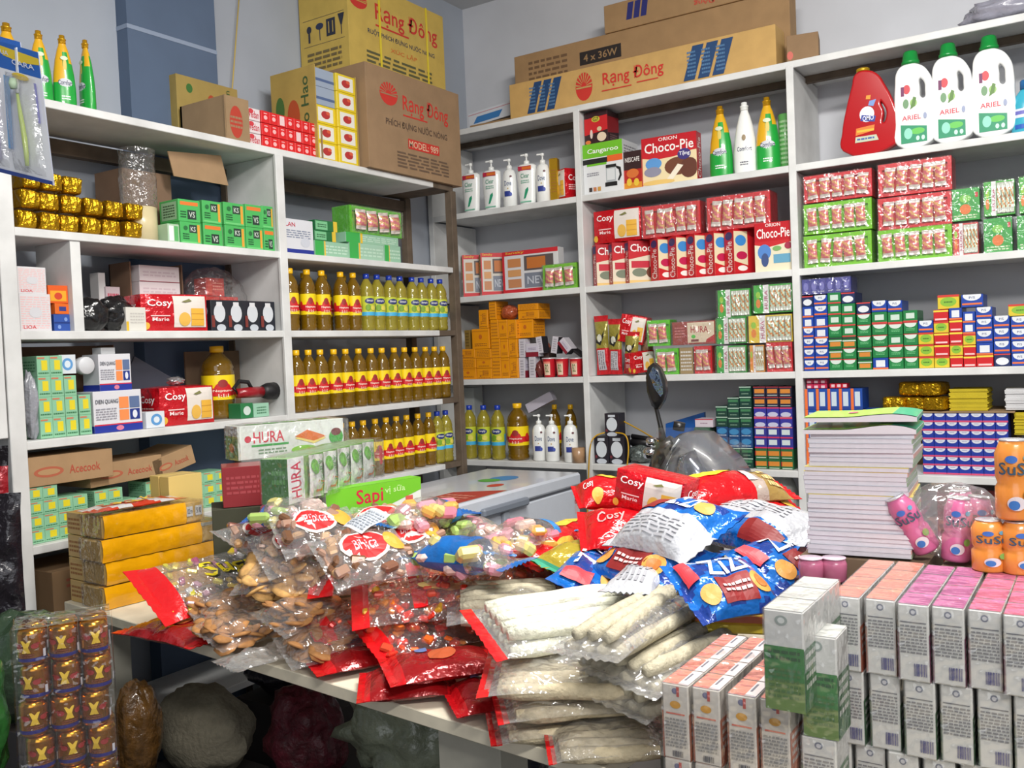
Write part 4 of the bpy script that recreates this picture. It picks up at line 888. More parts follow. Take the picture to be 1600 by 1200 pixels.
# kettle box, coffee boxes, pie box
KB = {'F': [('r', 0, .72, 1, 1, (110, 186, 40)), ('t', 'Cangaroo', .12, .78, .9, .9, (240, 240, 236)), ('r', 0, .60, .62, .70, (30, 30, 30)), ('r', .62, .60, 1, .72, (226, 100, 40)), ('r', .1, .56, .6, .6, (110, 186, 40)), ('r', .55, .12, .85, .20, (26, 26, 28)), ('r', .58, .20, .82, .50, (170, 176, 180)), ('r', .60, .24, .8, .46, (214, 218, 220)), ('r', .58, .48, .84, .54, (26, 26, 28)), ('p', [(.84, .5), (.95, .46), (.97, .3), (.90, .2), (.87, .22), (.92, .32), (.90, .42), (.84, .46)], (26, 26, 28)), ('ln', .1, .36, .4, .44, 2, (140, 140, 150)), ('r', .14, .06, .22, .14, (60, 50, 50)), ('r', .25, .06, .33, .14, (190, 120, 80)), ('r', .36, .06, .44, .14, (200, 150, 70))], 'R': [('r', 0, .72, 1, 1, (200, 204, 206)), ('ln', .1, .75, .9, .92, 3, (120, 120, 126)), ('ln', .1, .2, .9, .6, 6, (150, 150, 156))]}
kb = shelf_box('B', z, 912, 974, 222, .17, 'kettle_box', 'white and green electric kettle box at the left of the second bay', 'box', (222, 224, 226), KB, .03, extra=.0)
G7 = {'F': [('p', [(0, .3), (1, .4), (1, .85), (0, .8)], (196, 30, 36)), ('c', .5, .76, .18, .09, (190, 180, 60)), ('t', 'G7', .38, .70, .62, .82, (60, 60, 20)), ('c', .74, .2, .2, .14, (226, 206, 180)), ('c', .3, .32, .06, .14, (220, 200, 190)), ('c', .65, .45, .10, .07, (210, 190, 150)), ('c', .15, .08, .12, .06, (216, 120, 60))], 'R': [('p', [(0, .3), (1, .4), (1, .85), (0, .8)], (130, 24, 30)), ('ln', .2, .1, .8, .3, 3, (120, 90, 90))]}
x0 = sxy(908, .05, top_z(kb)+.05); x1 = sxy(938, .05, top_z(kb)+.05)
carton('coffee_box', 'black and red coffee box standing on the kettle box', 'box', x1-x0+.02, .12, min(solB(163, .05, x0+.05), ZB[0]-.034)-top_z(kb), (50, 24, 28), G7, ((x0+x1)/2+.030, .11, top_z(kb)+.0005), 0)
NB = {'F': [('r', 0, .52, 1, 1, (50, 24, 26)), ('t', 'NESCAFE', .1, .72, .9, .84, (226, 220, 216)), ('c', .5, .42, .34, .12, (210, 110, 50)), ('r', 0, 0, 1, .18, (214, 140, 40)), ('c', .3, .2, .14, .1, (226, 190, 60)), ('c', .7, .18, .14, .1, (226, 190, 60))]}
shelf_box('B', z, 975, 1003, 236, .08, 'coffee_box', 'dark coffee box between the kettle box and the pie box', 'box', (176, 36, 30), NB, .04)
CPB = {'F': [('r', 0, 0, 1, .64, (232, 214, 170)), ('p', [(0, .64), (0, .60), (.25, .54), (.6, .56), (1, .66), (1, .7), (0, .7)], (196, 26, 36)), ('t', 'Choco-Pie', .06, .68, .95, .88, (244, 240, 236)), ('t', 'ORION', .32, .90, .66, .97, (240, 230, 226)), ('c', .22, .46, .15, .12, (90, 150, 210)), ('c', .2, .3, .16, .10, (140, 140, 160)), ('c', .66, .36, .24, .18, (110, 62, 40)), ('c', .86, .3, .16, .2, (96, 50, 34)), ('p', [(.44, .1), (.56, .1), (.76, .36), (.66, .40)], (236, 226, 206)), ('c', .78, .58, .12, .11, (60, 50, 120)), ('t', 'Tặng', .69, .54, .88, .64, (240, 240, 246)), ('c', .3, .08, .3, .05, (226, 190, 110))], 'L': [('t', 'Choco-Pie', .2, .1, .8, .9, (236, 226, 222), 'up')], 'R': [('t', 'Choco-Pie', .2, .1, .8, .9, (236, 226, 222), 'up')]}
shelf_box('B', z, 1004, 1088, 211, .07, 'pie_box', 'red chocolate pie box with blue figure, alone on the second shelf', 'box', (190, 22, 34), CPB, .06, extra=.05)
sg_ = softener_bottle(.30); sw = softener_bottle(.30, 'white')
px_item(sg_, 1127, 166, .30, .08, 'green gold-capped softener bottle, leftmost of three, back shelf', .1)
px_item(sw, 1165, 160, .30, .08, 'white softener bottle with white cap between two green ones', .15)
sx_ = px_item(sg_, 1200, 152, .30, .08, 'green gold-capped softener bottle beside the green tube, back shelf', .25, first=False); sx_.scale.x *= .92
x = sxy(1228, .13, z+.1); hh = solB(179, .13, x)-z
m = MB(); m.lathe([(.028, 0), (.03, .004), (.03, hh-.004), (.028, hh)], plast((96, 170, 90)), n=18); m.deco(cyl(.03, 0, hh, 1.0), [('ln', .2, .1, .8, .9, 10, (170, 210, 160))], flat=False); tag(m.make('green_tube', loc=(x, .13, z)), 'plain green round tube pack at the bay end beside the softener', 'tube')
rd = handle_bottle(.39, 'red'); wd = handle_bottle(.42, 'white')
px_item(rd, 1362, 105, .39, .07, 'red detergent bottle with gold cap and moulded handle', .0)
px_item(wd, 1430, 80, .42, .07, 'white detergent bottle with green cap, leftmost of three', .0)
px_item(wd, 1489, 68, .42, .07, 'white detergent bottle with green cap, middle of three', .0, first=False)
px_item(wd, 1553, 56, .42, .07, 'white detergent bottle with green cap, rightmost of three', .0, first=False)
bt = thing('detergent_bottle', 'turquoise bottle with blue cap at the right edge, second shelf', 'bottle')
m = MB(); CY = plast((60, 170, 196)); vessel(m, [(.06, 0), (.068, .01), (.068, .13), (.05, .17), (.028, .20), (.025, .205)], 1, .6, lambda u, v: CY); m.deco(cyl(.068, .0, .2, 1.0, 1, .6), [('r', .1, .35, .9, .55, (214, 220, 240)), ('r', .1, .42, .9, .50, (110, 110, 190)), ('r', .1, .1, .9, .2, (40, 90, 180))], flat=False); m.make('bottle_body', bt)
m = MB(); m.lathe([(.03, .20), (.03, .235), (.026, .24)], plast((30, 100, 160)), n=16); m.make('cap', bt)
px_item(bt, 1606, 125, .24, .07, bt['label'])
for o_ in (sg_, sw): o_.scale.x *= .92

# ------------------------------------------------------------------ third row
z = ZB[2]
def fanned(px0, px1, pyt, n, t_, wd, ang, faces, base, name, cat, labf, group, last_full=True, off=.02):
    xa = sxy(px0, off, z+.1); xb = sxy(px1, off, z+.1); st = (xb-xa)/n; h = solB(pyt, off, (xa+xb)/2)-z
    me = None
    for i in range(n):
        o = carton_mesh(wd, t_, h, base, faces).make(name) if me is None else me.copy()
        if me is None: me = o
        else: C.objects.link(o)
        # front-left corner sits on the shelf front line
        c = Vector((xa+st*i, off+.02, 0)); R = Matrix.Rotation(ang, 3, 'Z'); o.location = c + R @ Vector((wd/2, t_/2, 0)); o.location.z = z
        o.rotation_euler = (0, 0, ang); tag(o, labf(i), cat, group)
    return me
TO = {'F': [('r', 0, 0, 1, .10, (200, 40, 50)), ('r', 0, .90, 1, 1, (200, 40, 50)), ('r', 0, 0, .04, 1, (200, 40, 50)), ('t', 'Sanaky', .06, .92, .4, .99, (230, 180, 60)), ('r', .10, .62, .34, .82, (196, 130, 80)), ('r', .10, .40, .34, .56, (206, 150, 96)), ('r', .10, .14, .34, .34, (190, 130, 90)), ('r', .40, .52, .92, .86, (90, 80, 80)), ('r', .45, .56, .78, .82, (190, 110, 50)), ('r', .40, .12, .92, .46, (120, 126, 140)), ('t', 'NEW', .45, .20, .85, .38, (190, 194, 204))], 'L': [('r', .1, .42, .9, .96, (150, 120, 40)), ('r', .2, .06, .8, .36, (140, 136, 120)), ('ln', .25, .5, .75, .9, 6, (190, 160, 80))]}
# appliance boxes: three show their tan spine and the edge of a front
fanned(720, 778, 395, 2, .05, .16, .8, TO, (206, 200, 190), 'appliance_box', 'box', lambda i: 'appliance box with gold spine and red edge, %s of the narrow pair, third shelf' % ('left', 'right')[i], 'narrow appliance boxes', off=.03)
c, w, h = span('B', z, 785, 872, 390, .08)
carton('appliance_box', 'wide oven box with red border and food pictures, third shelf', 'box', w, .06, h, (214, 212, 214), TO, (c+.004, .112, z), .0)
c, w, h = span('B', z, 848, 904, 411, .03)
t = window_pack(LIME, w, h, .04, 3); t.location = (c, .048, z); tag(t, 'lime window pack of three cakes before the oven box', 'snack pack')
# pie boxes
CP1 = {'F': [('r', 0, 0, 1, .66, (226, 214, 190)), ('p', [(0, .56), (1, .70), (1, .76), (0, .76)], (196, 26, 36)), ('t', 'Choco', .06, .74, .96, .92, (244, 240, 236)), ('r', .08, .36, .7, .52, (196, 40, 60)), ('c', .35, .25, .25, .10, (120, 130, 110)), ('c', .78, .25, .2, .14, (110, 60, 40)), ('r', 0, 0, 1, .07, (226, 190, 120))], 'L': [('t', 'Choco-Pie', .2, .06, .8, .74, (240, 220, 216), 'up'), ('r', .1, .78, .9, .96, (60, 44, 100))]}
CP2 = {'F': [('r', .0, .05, .5, .95, (230, 218, 180)), ('c', .25, .75, .2, .12, (60, 140, 210)), ('c', .28, .42, .2, .09, (190, 30, 80)), ('p', [(0, .3), (.5, .2), (.5, .05), (0, .05)], (196, 26, 36)), ('c', .3, .14, .18, .06, (240, 236, 230))], 'L': [('t', 'Choco-Pie', .2, .06, .8, .74, (240, 220, 216), 'up'), ('c', .5, .86, .36, .09, (60, 44, 100))]}
fanned(929, 1006, 377, 3, .055, .15, .8, CP1, (176, 20, 34), 'pie_box', 'box', lambda i: 'chocolate pie box angled in the row, front with white cakes, %s from left' % ORD[i], 'angled pie boxes', off=.012)
g2 = fanned(1026, 1176, 362, 5, .07, .15, 1.0, CP2, (190, 22, 34), 'pie_box', 'box', lambda i: 'chocolate pie box angled in the row, cream strip and figure, %s of five' % ORD[i], 'angled pie boxes with figure', off=.012)
CP3 = dict(CPB); CP3['F'] = [('r', 0, 0, 1, .58, (226, 218, 190)), ('p', [(0, .62), (0, .56), (.4, .50), (1, .58), (1, .62)], (196, 26, 36)), ('t', 'Choco-Pie', .06, .68, .95, .88, (244, 240, 236)), ('t', 'ORION', .3, .91, .7, .98, (240, 230, 226)), ('c', .26, .40, .18, .16, (80, 130, 200)), ('c', .27, .24, .10, .14, (60, 80, 130)), ('r', .5, .16, .95, .34, (100, 160, 190)), ('c', .9, .5, .1, .07, (160, 40, 70)), ('c', .6, .46, .12, .05, (120, 170, 100))]
pb = shelf_box('B', z, 1180, 1238, 347, .05, 'pie_box', 'front-facing chocolate pie box at the right end of its row', 'box', (190, 22, 34), CP3, .03, extra=.02)
zt = z+(solB(377, .03, sxy(960, .03, z+.2))-z)+.001
c, w, h = span('B', zt, 927, 1000, 325, .06); o = cosy_bag('red biscuit bag lying on top of the angled pie boxes', (c, .13, zt), .0, w/.3, .9, h/.17)
zt2 = top_z(g2)+.001
def wpack(side, px0, px1, pyt, zz, col, n, off, d, label, rz=0, group=None):
    c, w, h = span(side, zz, px0, px1, pyt, off); t = window_pack(col, w, h, d, n); t.location = at(side, c, off, d, zz); t.rotation_euler = (0, 0, face(side, rz))
    tag(t, label, 'snack pack', group); return t, h
wpack('B', 1003, 1095, 317, zt2, REDC, 5, .05, .11, 'red window pack of five cakes on the pie boxes, left one', .04)
wpack('B', 1104, 1205, 302, zt2, REDC, 5, .05, .11, 'red window pack of five cakes on the pie boxes, right one', .02)
# third bay
zz = z; hs = []
for r, (pt, col, cn) in enumerate(((363, LIME, 'lime'), (313, LIME, 'lime'), (268, REDC, 'red'))):
    t, h = wpack('B', 1255, 1364, pt, zz, col, 5, .02, .11, '%s window pack of cakes, %s of the left column, third bay' % (cn, ('bottom', 'middle', 'top')[r])); zz += h+.0015
zz = z
for r, (pt, col, cn) in enumerate(((356, LIME, 'lime'), (303, REDC, 'red'), (249, REDC, 'red'))):
    t, h = wpack('B', 1371, 1489, pt, zz, col, 5, .02, .11, '%s window pack of cakes, %s of the second column, third bay' % (cn, ('bottom', 'middle', 'top')[r])); zz += h+.0015
# cake boxes: green end, name strip, small cakes showing
def cake_box(w, d, h, style='front', endc=(60, 160, 60)):
    w -= .010; h -= .006; t = thing('cake_box', 'x', 'snack pack'); m = MB(); G = card(endc)
    if style == 'front':
        m = carton_mesh(w, d, h, endc, {'F': [('c', .12, .35, .06, .16, (226, 130, 50)), ('c', .12, .65, .06, .12, (150, 200, 60)), ('r', .25, .0, .40, 1, (226, 224, 226)), ('t', 'HURA', .28, .15, .37, .8, (170, 60, 100), 'up'), ('r', .42, .05, .98, .95, (150, 150, 140))], 'L': [('c', .5, .4, .3, .2, (226, 120, 50)), ('ln', .1, .7, .9, .9, 2, (90, 190, 90))]}); m.make('box_body', t)
        pk = cake_packet(w*.13, h*.86, ((220, 226, 214), (206, 226, 200), (214, 140, 70)), 5); f = None
        for i in range(4):
            o = pk.make('wrapped_cake', t) if f is None else f.copy()
            if f is None: f = o
            else: C.objects.link(o); o.parent = t
            o.location = (-w/2+w*(.50+.135*i), -d/2-.003, h*.07)
    elif style == 'end': m = carton_mesh(w, d, h, endc, {'F': [('c', .5, .35, .2, .16, (226, 120, 50)), ('c', .5, .68, .2, .12, (120, 196, 70)), ('ln', .1, .05, .9, .2, 2, (200, 220, 180)), ('r', .85, .7, .95, .85, (200, 60, 60))]}); m.make('box_body', t)
    else:
        m = carton_mesh(w, d, h, endc, {'F': [('r', .36, .08, .98, .95, (222, 206, 180)), ('p', [(.78, .08), (.98, .08), (.98, .4), (.8, .2)], (176, 30, 40)), ('t', 'HURA', .44, .5, .84, .78, (170, 50, 60)), ('c', .5, .34, .05, .08, (80, 190, 80)), ('r', .44, .12, .62, .22, (120, 60, 60)), ('ln', .06, .3, .3, .8, 4, (200, 120, 120))]}); m.make('box_body', t)
    wrap_box(t, -w/2-.001, w/2+.001, -d/2-.011, d/2, .0005, h+.001, 2, .003); return t
def put_cake(t, side, px0, px1, pyt, zz, off, label, rz=0, d=.11, w0=1, group=None, **k): pass
def cakeb(px0, px1, pyt, zz, label, style='front', endc=(60, 160, 60), off=.03, d=.10, rz=0, group='cake boxes on the back shelf'):
    c, w, h = span('B', zz, px0, px1, pyt, off); t = cake_box(w, d, h, style, endc); t.location = (c, off+d/2, zz); t.rotation_euler = (0, 0, rz); tag(t, label, None, group); return zz+h+.003
zA = cakeb(1487, 1531, 346, z, 'red and yellow wrapped cake packs beside the window packs', 'front', (206, 70, 70))
cakeb(1484, 1533, 292, zA, 'plain green film-wrapped cake box above the red and yellow packs', 'end', (50, 160, 66))
zA = cakeb(1535, 1584, 338, z, 'plain green film-wrapped cake box in the lower row, third bay', 'end', (50, 160, 66))
zB_ = cakeb(1587, 1640, 333, z, 'plain green film-wrapped cake box at the frame edge, lower row', 'end', (50, 160, 66))
cakeb(1535, 1588, 280, zA, 'green cake box with white name strip, upper row, third bay', 'front', (70, 170, 60))
cakeb(1590, 1644, 272, zB_, 'green cake box at the frame edge, upper row', 'front', (70, 170, 60))

# ------------------------------------------------------------------ fourth row
z = ZB[3]
def om(w, h, d, k, c=(226, 146, 16)):
    V = [[('ln', .15, .12, .85, .3, 2, (150, 90, 30)), ('c', .5, .6, .1, .12, (190, 100, 30)), ('r', .03, .86, .97, .9, (196, 120, 20))], [('t', 'Thanh', .2, .2, .8, .8, (170, 100, 30), 'up'), ('ln', .1, .05, .9, .15, 1, (150, 90, 30))], [('ln', .1, .1, .9, .9, 5, (176, 110, 30))]][k % 3]
    return carton_mesh(w, d, h, c, {'F': V, 'R': [('ln', .1, .2, .9, .8, 4, (170, 104, 30))]})
SRX = 700; SRY = 440; SR = 7.273
def Q(u, v): return SRX+u/SR, SRY+v/SR
obs = [(130, 315, 985, 1085, 'bottom row, first'), (320, 492, 985, 1085, 'bottom row, second'), (130, 315, 872, 982, 'second row, first'), (320, 492, 872, 982, 'second row, second'), (128, 308, 765, 868, 'third row, first'), (310, 492, 765, 868, 'third row, second'), (282, 478, 535, 750, 'square one above the flat rows'), (368, 470, 320, 532, 'upright one on the square one'),
       (495, 598, 866, 1080, 'tall column one, lowest'), (600, 695, 866, 1080, 'tall column two, lowest'), (697, 790, 866, 1080, 'tall column three, lowest'), (495, 598, 652, 862, 'tall column one, second up'), (600, 690, 652, 862, 'tall column two, second up'), (693, 790, 652, 862, 'tall column three, second up'), (495, 585, 432, 650, 'tall column one, third up'), (587, 688, 432, 650, 'tall column two, third up'), (690, 790, 432, 650, 'tall column three, third up'), (488, 568, 222, 430, 'tall column one, topmost'), (797, 980, 432, 640, 'square one above the white boxes'), (815, 1050, 325, 428, 'long one topmost at right'), (815, 1045, 250, 322, 'highest long one at right')]
tops = {}
for i, (a, b, c_, d_, nm) in enumerate(obs):
    (p0, q0), (p1, q1) = Q(a, c_), Q(b, d_); off = .02 if i < 18 else .045
    xa, xb = sxy(p0, off, z+.1), sxy(p1, off, z+.1); xm = (xa+xb)/2
    zb = z if d_ > 1060 else solB(q1, off, xm); zt = solB(q0, off, xm)
    if d_ <= 1060:                              # snap to what lies under it
        cand = [v for (u0, u1, v) in tops.values() if u0 < xm < u1 and abs(v-zb) < .02]
        if cand: zb = max(cand)+.0005
    tag(om(xb-xa-.0015, zt-zb-.001, .12, i).make('medicine_carton', loc=(xm, off+.06, zb)), 'orange medicine carton, '+nm, 'box', 'orange medicine cartons'); tops[i] = (xa, xb, zt)
x = sxy(728, .06, z+.2)
carton('medicine_carton', 'olive-brown carton end at the left of the square orange one', 'box', .035, .1, .10, (130, 104, 44), {'F': [('ln', .2, .1, .8, .9, 5, (90, 70, 30))]}, (sxy(732, .05, z+.2), .09, tops[4][2]+.0005), 0)
# sweets bags among the cartons
p0, q0 = Q(690, 420)
sb = crumple(.10, .09, .075, None, 21, 'sweets_bag', 'small bag of brown sweets on the tall orange cartons', (sxy(p0, .06, z+.3), .075, tops[15][2]+.001), m_=mat((176, 84, 50), .35, coat=.6, noise_amt=.4, noise_scale=60, bump=.8, bump_scale=60), amp=.15)
# white and maroon boxes
MWB = {'F': [('ln', .25, .1, .75, .9, 6, (150, 146, 156))], 'R': [('r', 0, 0, 1, .35, (130, 26, 44)), ('r', .05, .38, .95, .8, (196, 190, 204)), ('ln', .2, .48, .8, .7, 2, (140, 130, 150))]}
def mw(a, b, c_, d_, label, zb=None, ry=0, rz=-.0, w=None, dpt=.05, off=.03, flip=False):
    (p0, q0), (p1, q1) = Q(a, c_), Q(b, d_); xa, xb = sxy(p0, off, z+.1), sxy(p1, off, z+.1); xm = (xa+xb)/2; zb_ = z if zb is None else zb; zt = solB(q0, off, xm)
    o = carton('pill_box', label, 'box', xb-xa, dpt, zt-zb_-.001, (196, 192, 200), MWB if not flip else {'F': MWB['R']}, (xm, off+dpt/2, zb_), (0, ry, rz), 'white and maroon pill boxes'); return zt
w1 = mw(803, 870, 862, 1075, 'upright white pill box, lower one beside the orange cartons')
mw(810, 882, 650, 860, 'upright white pill box, upper one beside the orange cartons', zb=w1+.0005)
w2 = mw(915, 990, 855, 1075, 'upright white pill box, second in the lower row')
mw(888, 1030, 700, 850, 'white box with maroon band, front facing, upper row', zb=w2+.0005, flip=True)
x = sxy(Q(1045, 0)[0], .05, z); crumple(.05, .07, .085, None, 23, 'sweets_bag', 'dark reddish snack bag left of the cups', (x, .06, z), m_=pouch((110, 50, 46)), amp=.15)
crumple(.075, .07, .07, None, 24, 'sweets_bag', 'bag of brown sweets behind the leaning pill boxes', (sxy(Q(1068, 0)[0], .12, z+.15), .14, z+.115), m_=mat((176, 96, 70), .35, coat=.6, noise_amt=.4, noise_scale=60), amp=.12)
shelf_box('B', z, Q(1010, 0)[0], Q(1150, 0)[0], Q(0, 720)[1]+4, .08, 'small_carton', 'dark carton behind the cups holding up the sweets', 'box', (90, 70, 66), {}, .10)
# cups
cupz = None; cup = thing('noodle_cup', 'x', 'cup'); m = MB(); CPW = card((196, 30, 44))
m.lathe([(.027, 0), (.030, .003), (.037, .072), (.039, .076)], CPW, n=20); m.deco(lambda u, v, l: ((.030+.007*v+l)*math.sin((u-.5)*1.8), -(.030+.007*v+l)*math.cos((u-.5)*1.8), .004+.066*v), [('r', .22, .08, .78, .92, (224, 196, 170)), ('t', 'B2', .36, .25, .64, .75, (90, 110, 60)), ('r', .22, .80, .78, .92, (226, 130, 110))], flat=False); m.make('cup_body', cup)
m = MB(); m.lathe([(.040, .075), (.041, .078), (.038, .080)], mat((216, 216, 220), .25, .3), n=20); m.make('lid', cup)
for i, u in enumerate((1150, 1295, 1455)):
    px_item(cup, Q(u, 0)[0], Q(0, 870)[1], .078, .05, 'red and cream noodle cup under the leaning boxes, %s' % nth(i, 3), .1, 'noodle cups', first=i == 0).scale *= 1.0
for o_ in [o_ for o_ in C.objects if o_.get('group') == 'noodle cups']: o_.scale.x *= .78; o_.scale.y *= .78
# leaning pill boxes on the cups
for i, (u, v, ang, lb, fl) in enumerate(((1070, 720, -.12, 'white pill box leaning left above the first cup', False), (1240, 720, .18, 'white pill box leaning right above the second cup', False), (1350, 730, .9, 'maroon and white pill box tipped over the third cup', True))):
    p, q = Q(u, v); x = sxy(p, .06, z+.15); zc = solB(q, .06, x)
    mb = carton_mesh(.035 if not fl else .075, .06, .085 if not fl else .045, (196, 192, 200), {'F': MWB['R'] if fl else MWB['F'], 'R': [('r', 0, 0, 1, 1, (40, 38, 44))]}); mb.v = [(a, b, c-.042 if not fl else c-.022) for a, b, c in mb.v]
    tag(mb.make('pill_box', loc=(x, .065, zc), rot=(0, ang, 0)), lb, 'box', 'white and maroon pill boxes')
m = carton_mesh(.15, .06, .012, (40, 38, 42)); tag(m.make('flat_box', loc=(sxy(895, .1, z+.1), .10, z+.137), rot=(0, .62, 0)), 'thin dark box sloping down over the rightmost cup', 'box')
# noodle sachets and biscuit bag in second bay
for i, (px, pt, pb) in enumerate(((934, 495, 584), (957, 500, 586), (982, 520, 584))):
    x = sxy(px, .03, z+.1); h = solB(pt, .03, x)-z
    mb, P = pouch_mesh(h, .075, .03, lambda u, v: pouch((196, 30, 40)) if u < .45 or u > .88 else pouch((150, 140, 60)), 30+i, [('r', .08, .22, .42, .78, (186, 184, 190)), ('ln', .1, .25, .4, .72, 3, (120, 116, 120)), ('p', [(.55, .1), (.7, .2), (.6, .5), (.75, .8), (.66, .8), (.5, .5)], (30, 30, 26)), ('c', .62, .45, .07, .2, (206, 206, 190))], 20, 12)
    mb.v = [(b, -c, a+h/2) for a, b, c in mb.v]; tag(mb.make('noodle_sachet', loc=(x+(.016 if i == 0 else .004), .07-.01*i, z+.005), rot=(0, .05*i-.02, 0)), 'red and yellow noodle sachet standing at the left, %s of three' % ('first', 'second', 'third')[i], 'packet', 'noodle sachets')
o = cosy_bag('tilted red biscuit bag leaning on the noodle sachets', (sxy(982, .06, z+.2), .10, z+.155), (0, .22, .2), .42, .8, .80)
o = cosy_bag('upturned red biscuit bag end hanging over the fourth shelf edge', (sxy(997, .02, z), .055, z+.012), (0, -.08, 1.2), .5, .35, .60)
x_ = sxy(1010, .12, z+.1)
crumple(.06, .06, .24, None, 33, 'snack_bag', 'dull beige snack pouch behind the tilted biscuit bag', (x_, .13, z), m_=pouch((170, 140, 110)), amp=.1)
zt = z
c, w, h = span('B', z, 1024, 1062, 543, .03); t = window_pack((90, 196, 24), w*1.0, h, .09, 2); t.location = (c, .075, z); tag(t, 'lime window pack standing low behind the mirror', 'snack pack'); zt1 = z+h+.004
c, w, h = span('B', z, 1062, 1083, 543, .03); carton('snack_box', 'tan and grey wrapped snack box between lime and red packs', 'box', w, .09, h, (150, 130, 96), {'F': [('ln', .1, .1, .9, .9, 6, (200, 196, 190))]}, (c, .075, z))
c, w, h = span('B', z, 1084, 1114, 539, .03); t = window_pack(REDC, w, h, .09, 2); t.location = (c, .075, z); tag(t, 'narrow red window pack low in the fourth row', 'snack pack'); zt2 = z+h+.004
c, w, h = span('B', zt1, 1010, 1048, 499, .03); t = window_pack((90, 196, 24), w, h, .09, 2); t.location = (c, .075, max(zt1, zt2)); t.rotation_euler = (0, 0, .05); tag(t, 'lime window pack lying above the mirror top', 'snack pack')
c, w, h = span('B', max(zt1, zt2), 1049, 1119, 500, .02); t = cake_box(w, .10, h, 'wide', (150, 60, 56)); t.location = (c, .07, max(zt1, zt2)); tag(t, 'brown-red cake box with cream front in the middle of the fourth row')
b = z
b1 = cakeb(1118, 1168, 538, z, 'green cake box with cakes showing, bottom left of the tall stack', 'front', (50, 160, 66), d=.12)
cakeb(1118, 1168, 494, b1, 'green cake box with cakes showing, middle left of the tall stack', 'front', (50, 160, 66), d=.12)
t3 = cakeb(1170, 1196, 537, z, 'orange and white wrapped cake pack, bottom of the tall stack', 'front', (220, 150, 60))
cakeb(1168, 1240, 490, t3, 'yellow and pink wrapped cake pack, middle right of the tall stack', 'front', (226, 196, 60))
c, w, h = span('B', z, 1197, 1240, 533, .03); t = window_pack(REDC, w, h, .09, 3); t.location = (c, .075, z); tag(t, 'red window pack at the post, bottom of the tall stack', 'snack pack')
zq = solB(497, .03, sxy(1145, .03, z+.2))+.003
cakeb(1120, 1174, 450, zq, 'green cake box with white name strip, top left of the tall stack', 'front', (60, 170, 60))
zq = solB(490, .03, sxy(1205, .03, z+.2))+.003
cakeb(1176, 1240, 442, zq, 'green cake box with white name strip, top right of the tall stack', 'front', (60, 170, 60))

# toothpaste cartons, third bay
TPC = {}
def tp(kind):
    B_, G_, R_c, W_ = (26, 66, 160), (30, 122, 64), (196, 26, 34), (218, 222, 228)
    if kind == 'blue': return (B_, [('c', .5, .92, .42, .42, W_), ('t', 'P/S', .36, .66, .64, .84, (60, 80, 130)), ('r', .05, .18, .95, .32, (226, 110, 50))])
    if kind == 'blue2': return (B_, [('r', .2, .2, .8, .8, W_), ('r', 0, 0, 1, .14, (226, 110, 50))])
    if kind == 'green': return (G_, [('c', .5, .9, .42, .36, (206, 220, 210)), ('ln', .2, .25, .8, .5, 2, (110, 190, 130)), ('r', 0, .93, 1, 1, (196, 60, 60))])
    if kind == 'green2': return (G_, [('r', .2, .3, .8, .78, (196, 214, 202)), ('r', 0, 0, 1, .12, (206, 60, 60))])
    if kind == 'gor': return ((40, 120, 60), [('r', .1, .15, .9, .55, (206, 130, 50)), ('r', 0, .82, 1, .95, (30, 50, 50)), ('r', 0, .6, 1, .7, (206, 214, 206))])
    if kind == 'red': return (R_c, [('r', .1, .1, .9, .25, (230, 190, 190)), ('r', 0, .8, 1, .95, (226, 206, 60))])
    if kind == 'yel': return ((214, 190, 50), [('c', .5, .5, .38, .34, (130, 180, 50)), ('r', 0, .84, 1, 1, (200, 50, 40)), ('ln', .3, .4, .7, .6, 1, (60, 110, 30))])
    if kind == 'navy': return ((30, 44, 90), [('c', .5, .4, .4, .3, W_), ('r', 0, .9, 1, 1, (206, 60, 60))])
    if kind == 'dark': return ((22, 60, 52), [('r', .08, .55, .92, .8, (60, 120, 80)), ('r', 0, .9, 1, 1, (170, 196, 180)), ('ln', .2, .2, .8, .4, 1, (120, 150, 130))])
    if kind == 'teal': return ((30, 70, 120), [('c', .5, .6, .42, .3, (60, 130, 180)), ('ln', .1, .1, .9, .3, 1, (170, 180, 190))])
    if kind == 'dor': return ((34, 36, 60), [('r', .1, .35, .9, .75, (206, 130, 50)), ('r', 0, .9, 1, 1, (150, 40, 50)), ('r', .1, .1, .9, .2, (150, 160, 160))])
    if kind == 'gol': return ((40, 100, 60), [('r', .08, .3, .92, .75, (206, 130, 50)), ('r', .0, .3, .08, .75, (160, 40, 40)), ('r', .1, .05, .9, .15, (170, 190, 170))])
    if kind == 'purp': return ((54, 54, 150), [('c', .5, .3, .42, .24, (190, 190, 214)), ('r', 0, .88, 1, 1, (206, 60, 100)), ('r', 0, 0, 1, .1, (200, 110, 120))])
    if kind == 'pw': return ((50, 54, 140), [('r', .12, .35, .78, .85, (200, 212, 214)), ('r', 0, .0, 1, .14, (196, 50, 90))])
    return (B_, [])
def tpb(kind, w, h, d=.14):
    k = (kind, round(w, 3), round(h, 3))
    if k not in TPC: base, it = tp(kind); TPC[k] = carton_mesh(w, d, h, base, {'F': it}).make('toothpaste_box'); return TPC[k]
    o = TPC[k].copy(); C.objects.link(o); return o
colnum = [0]
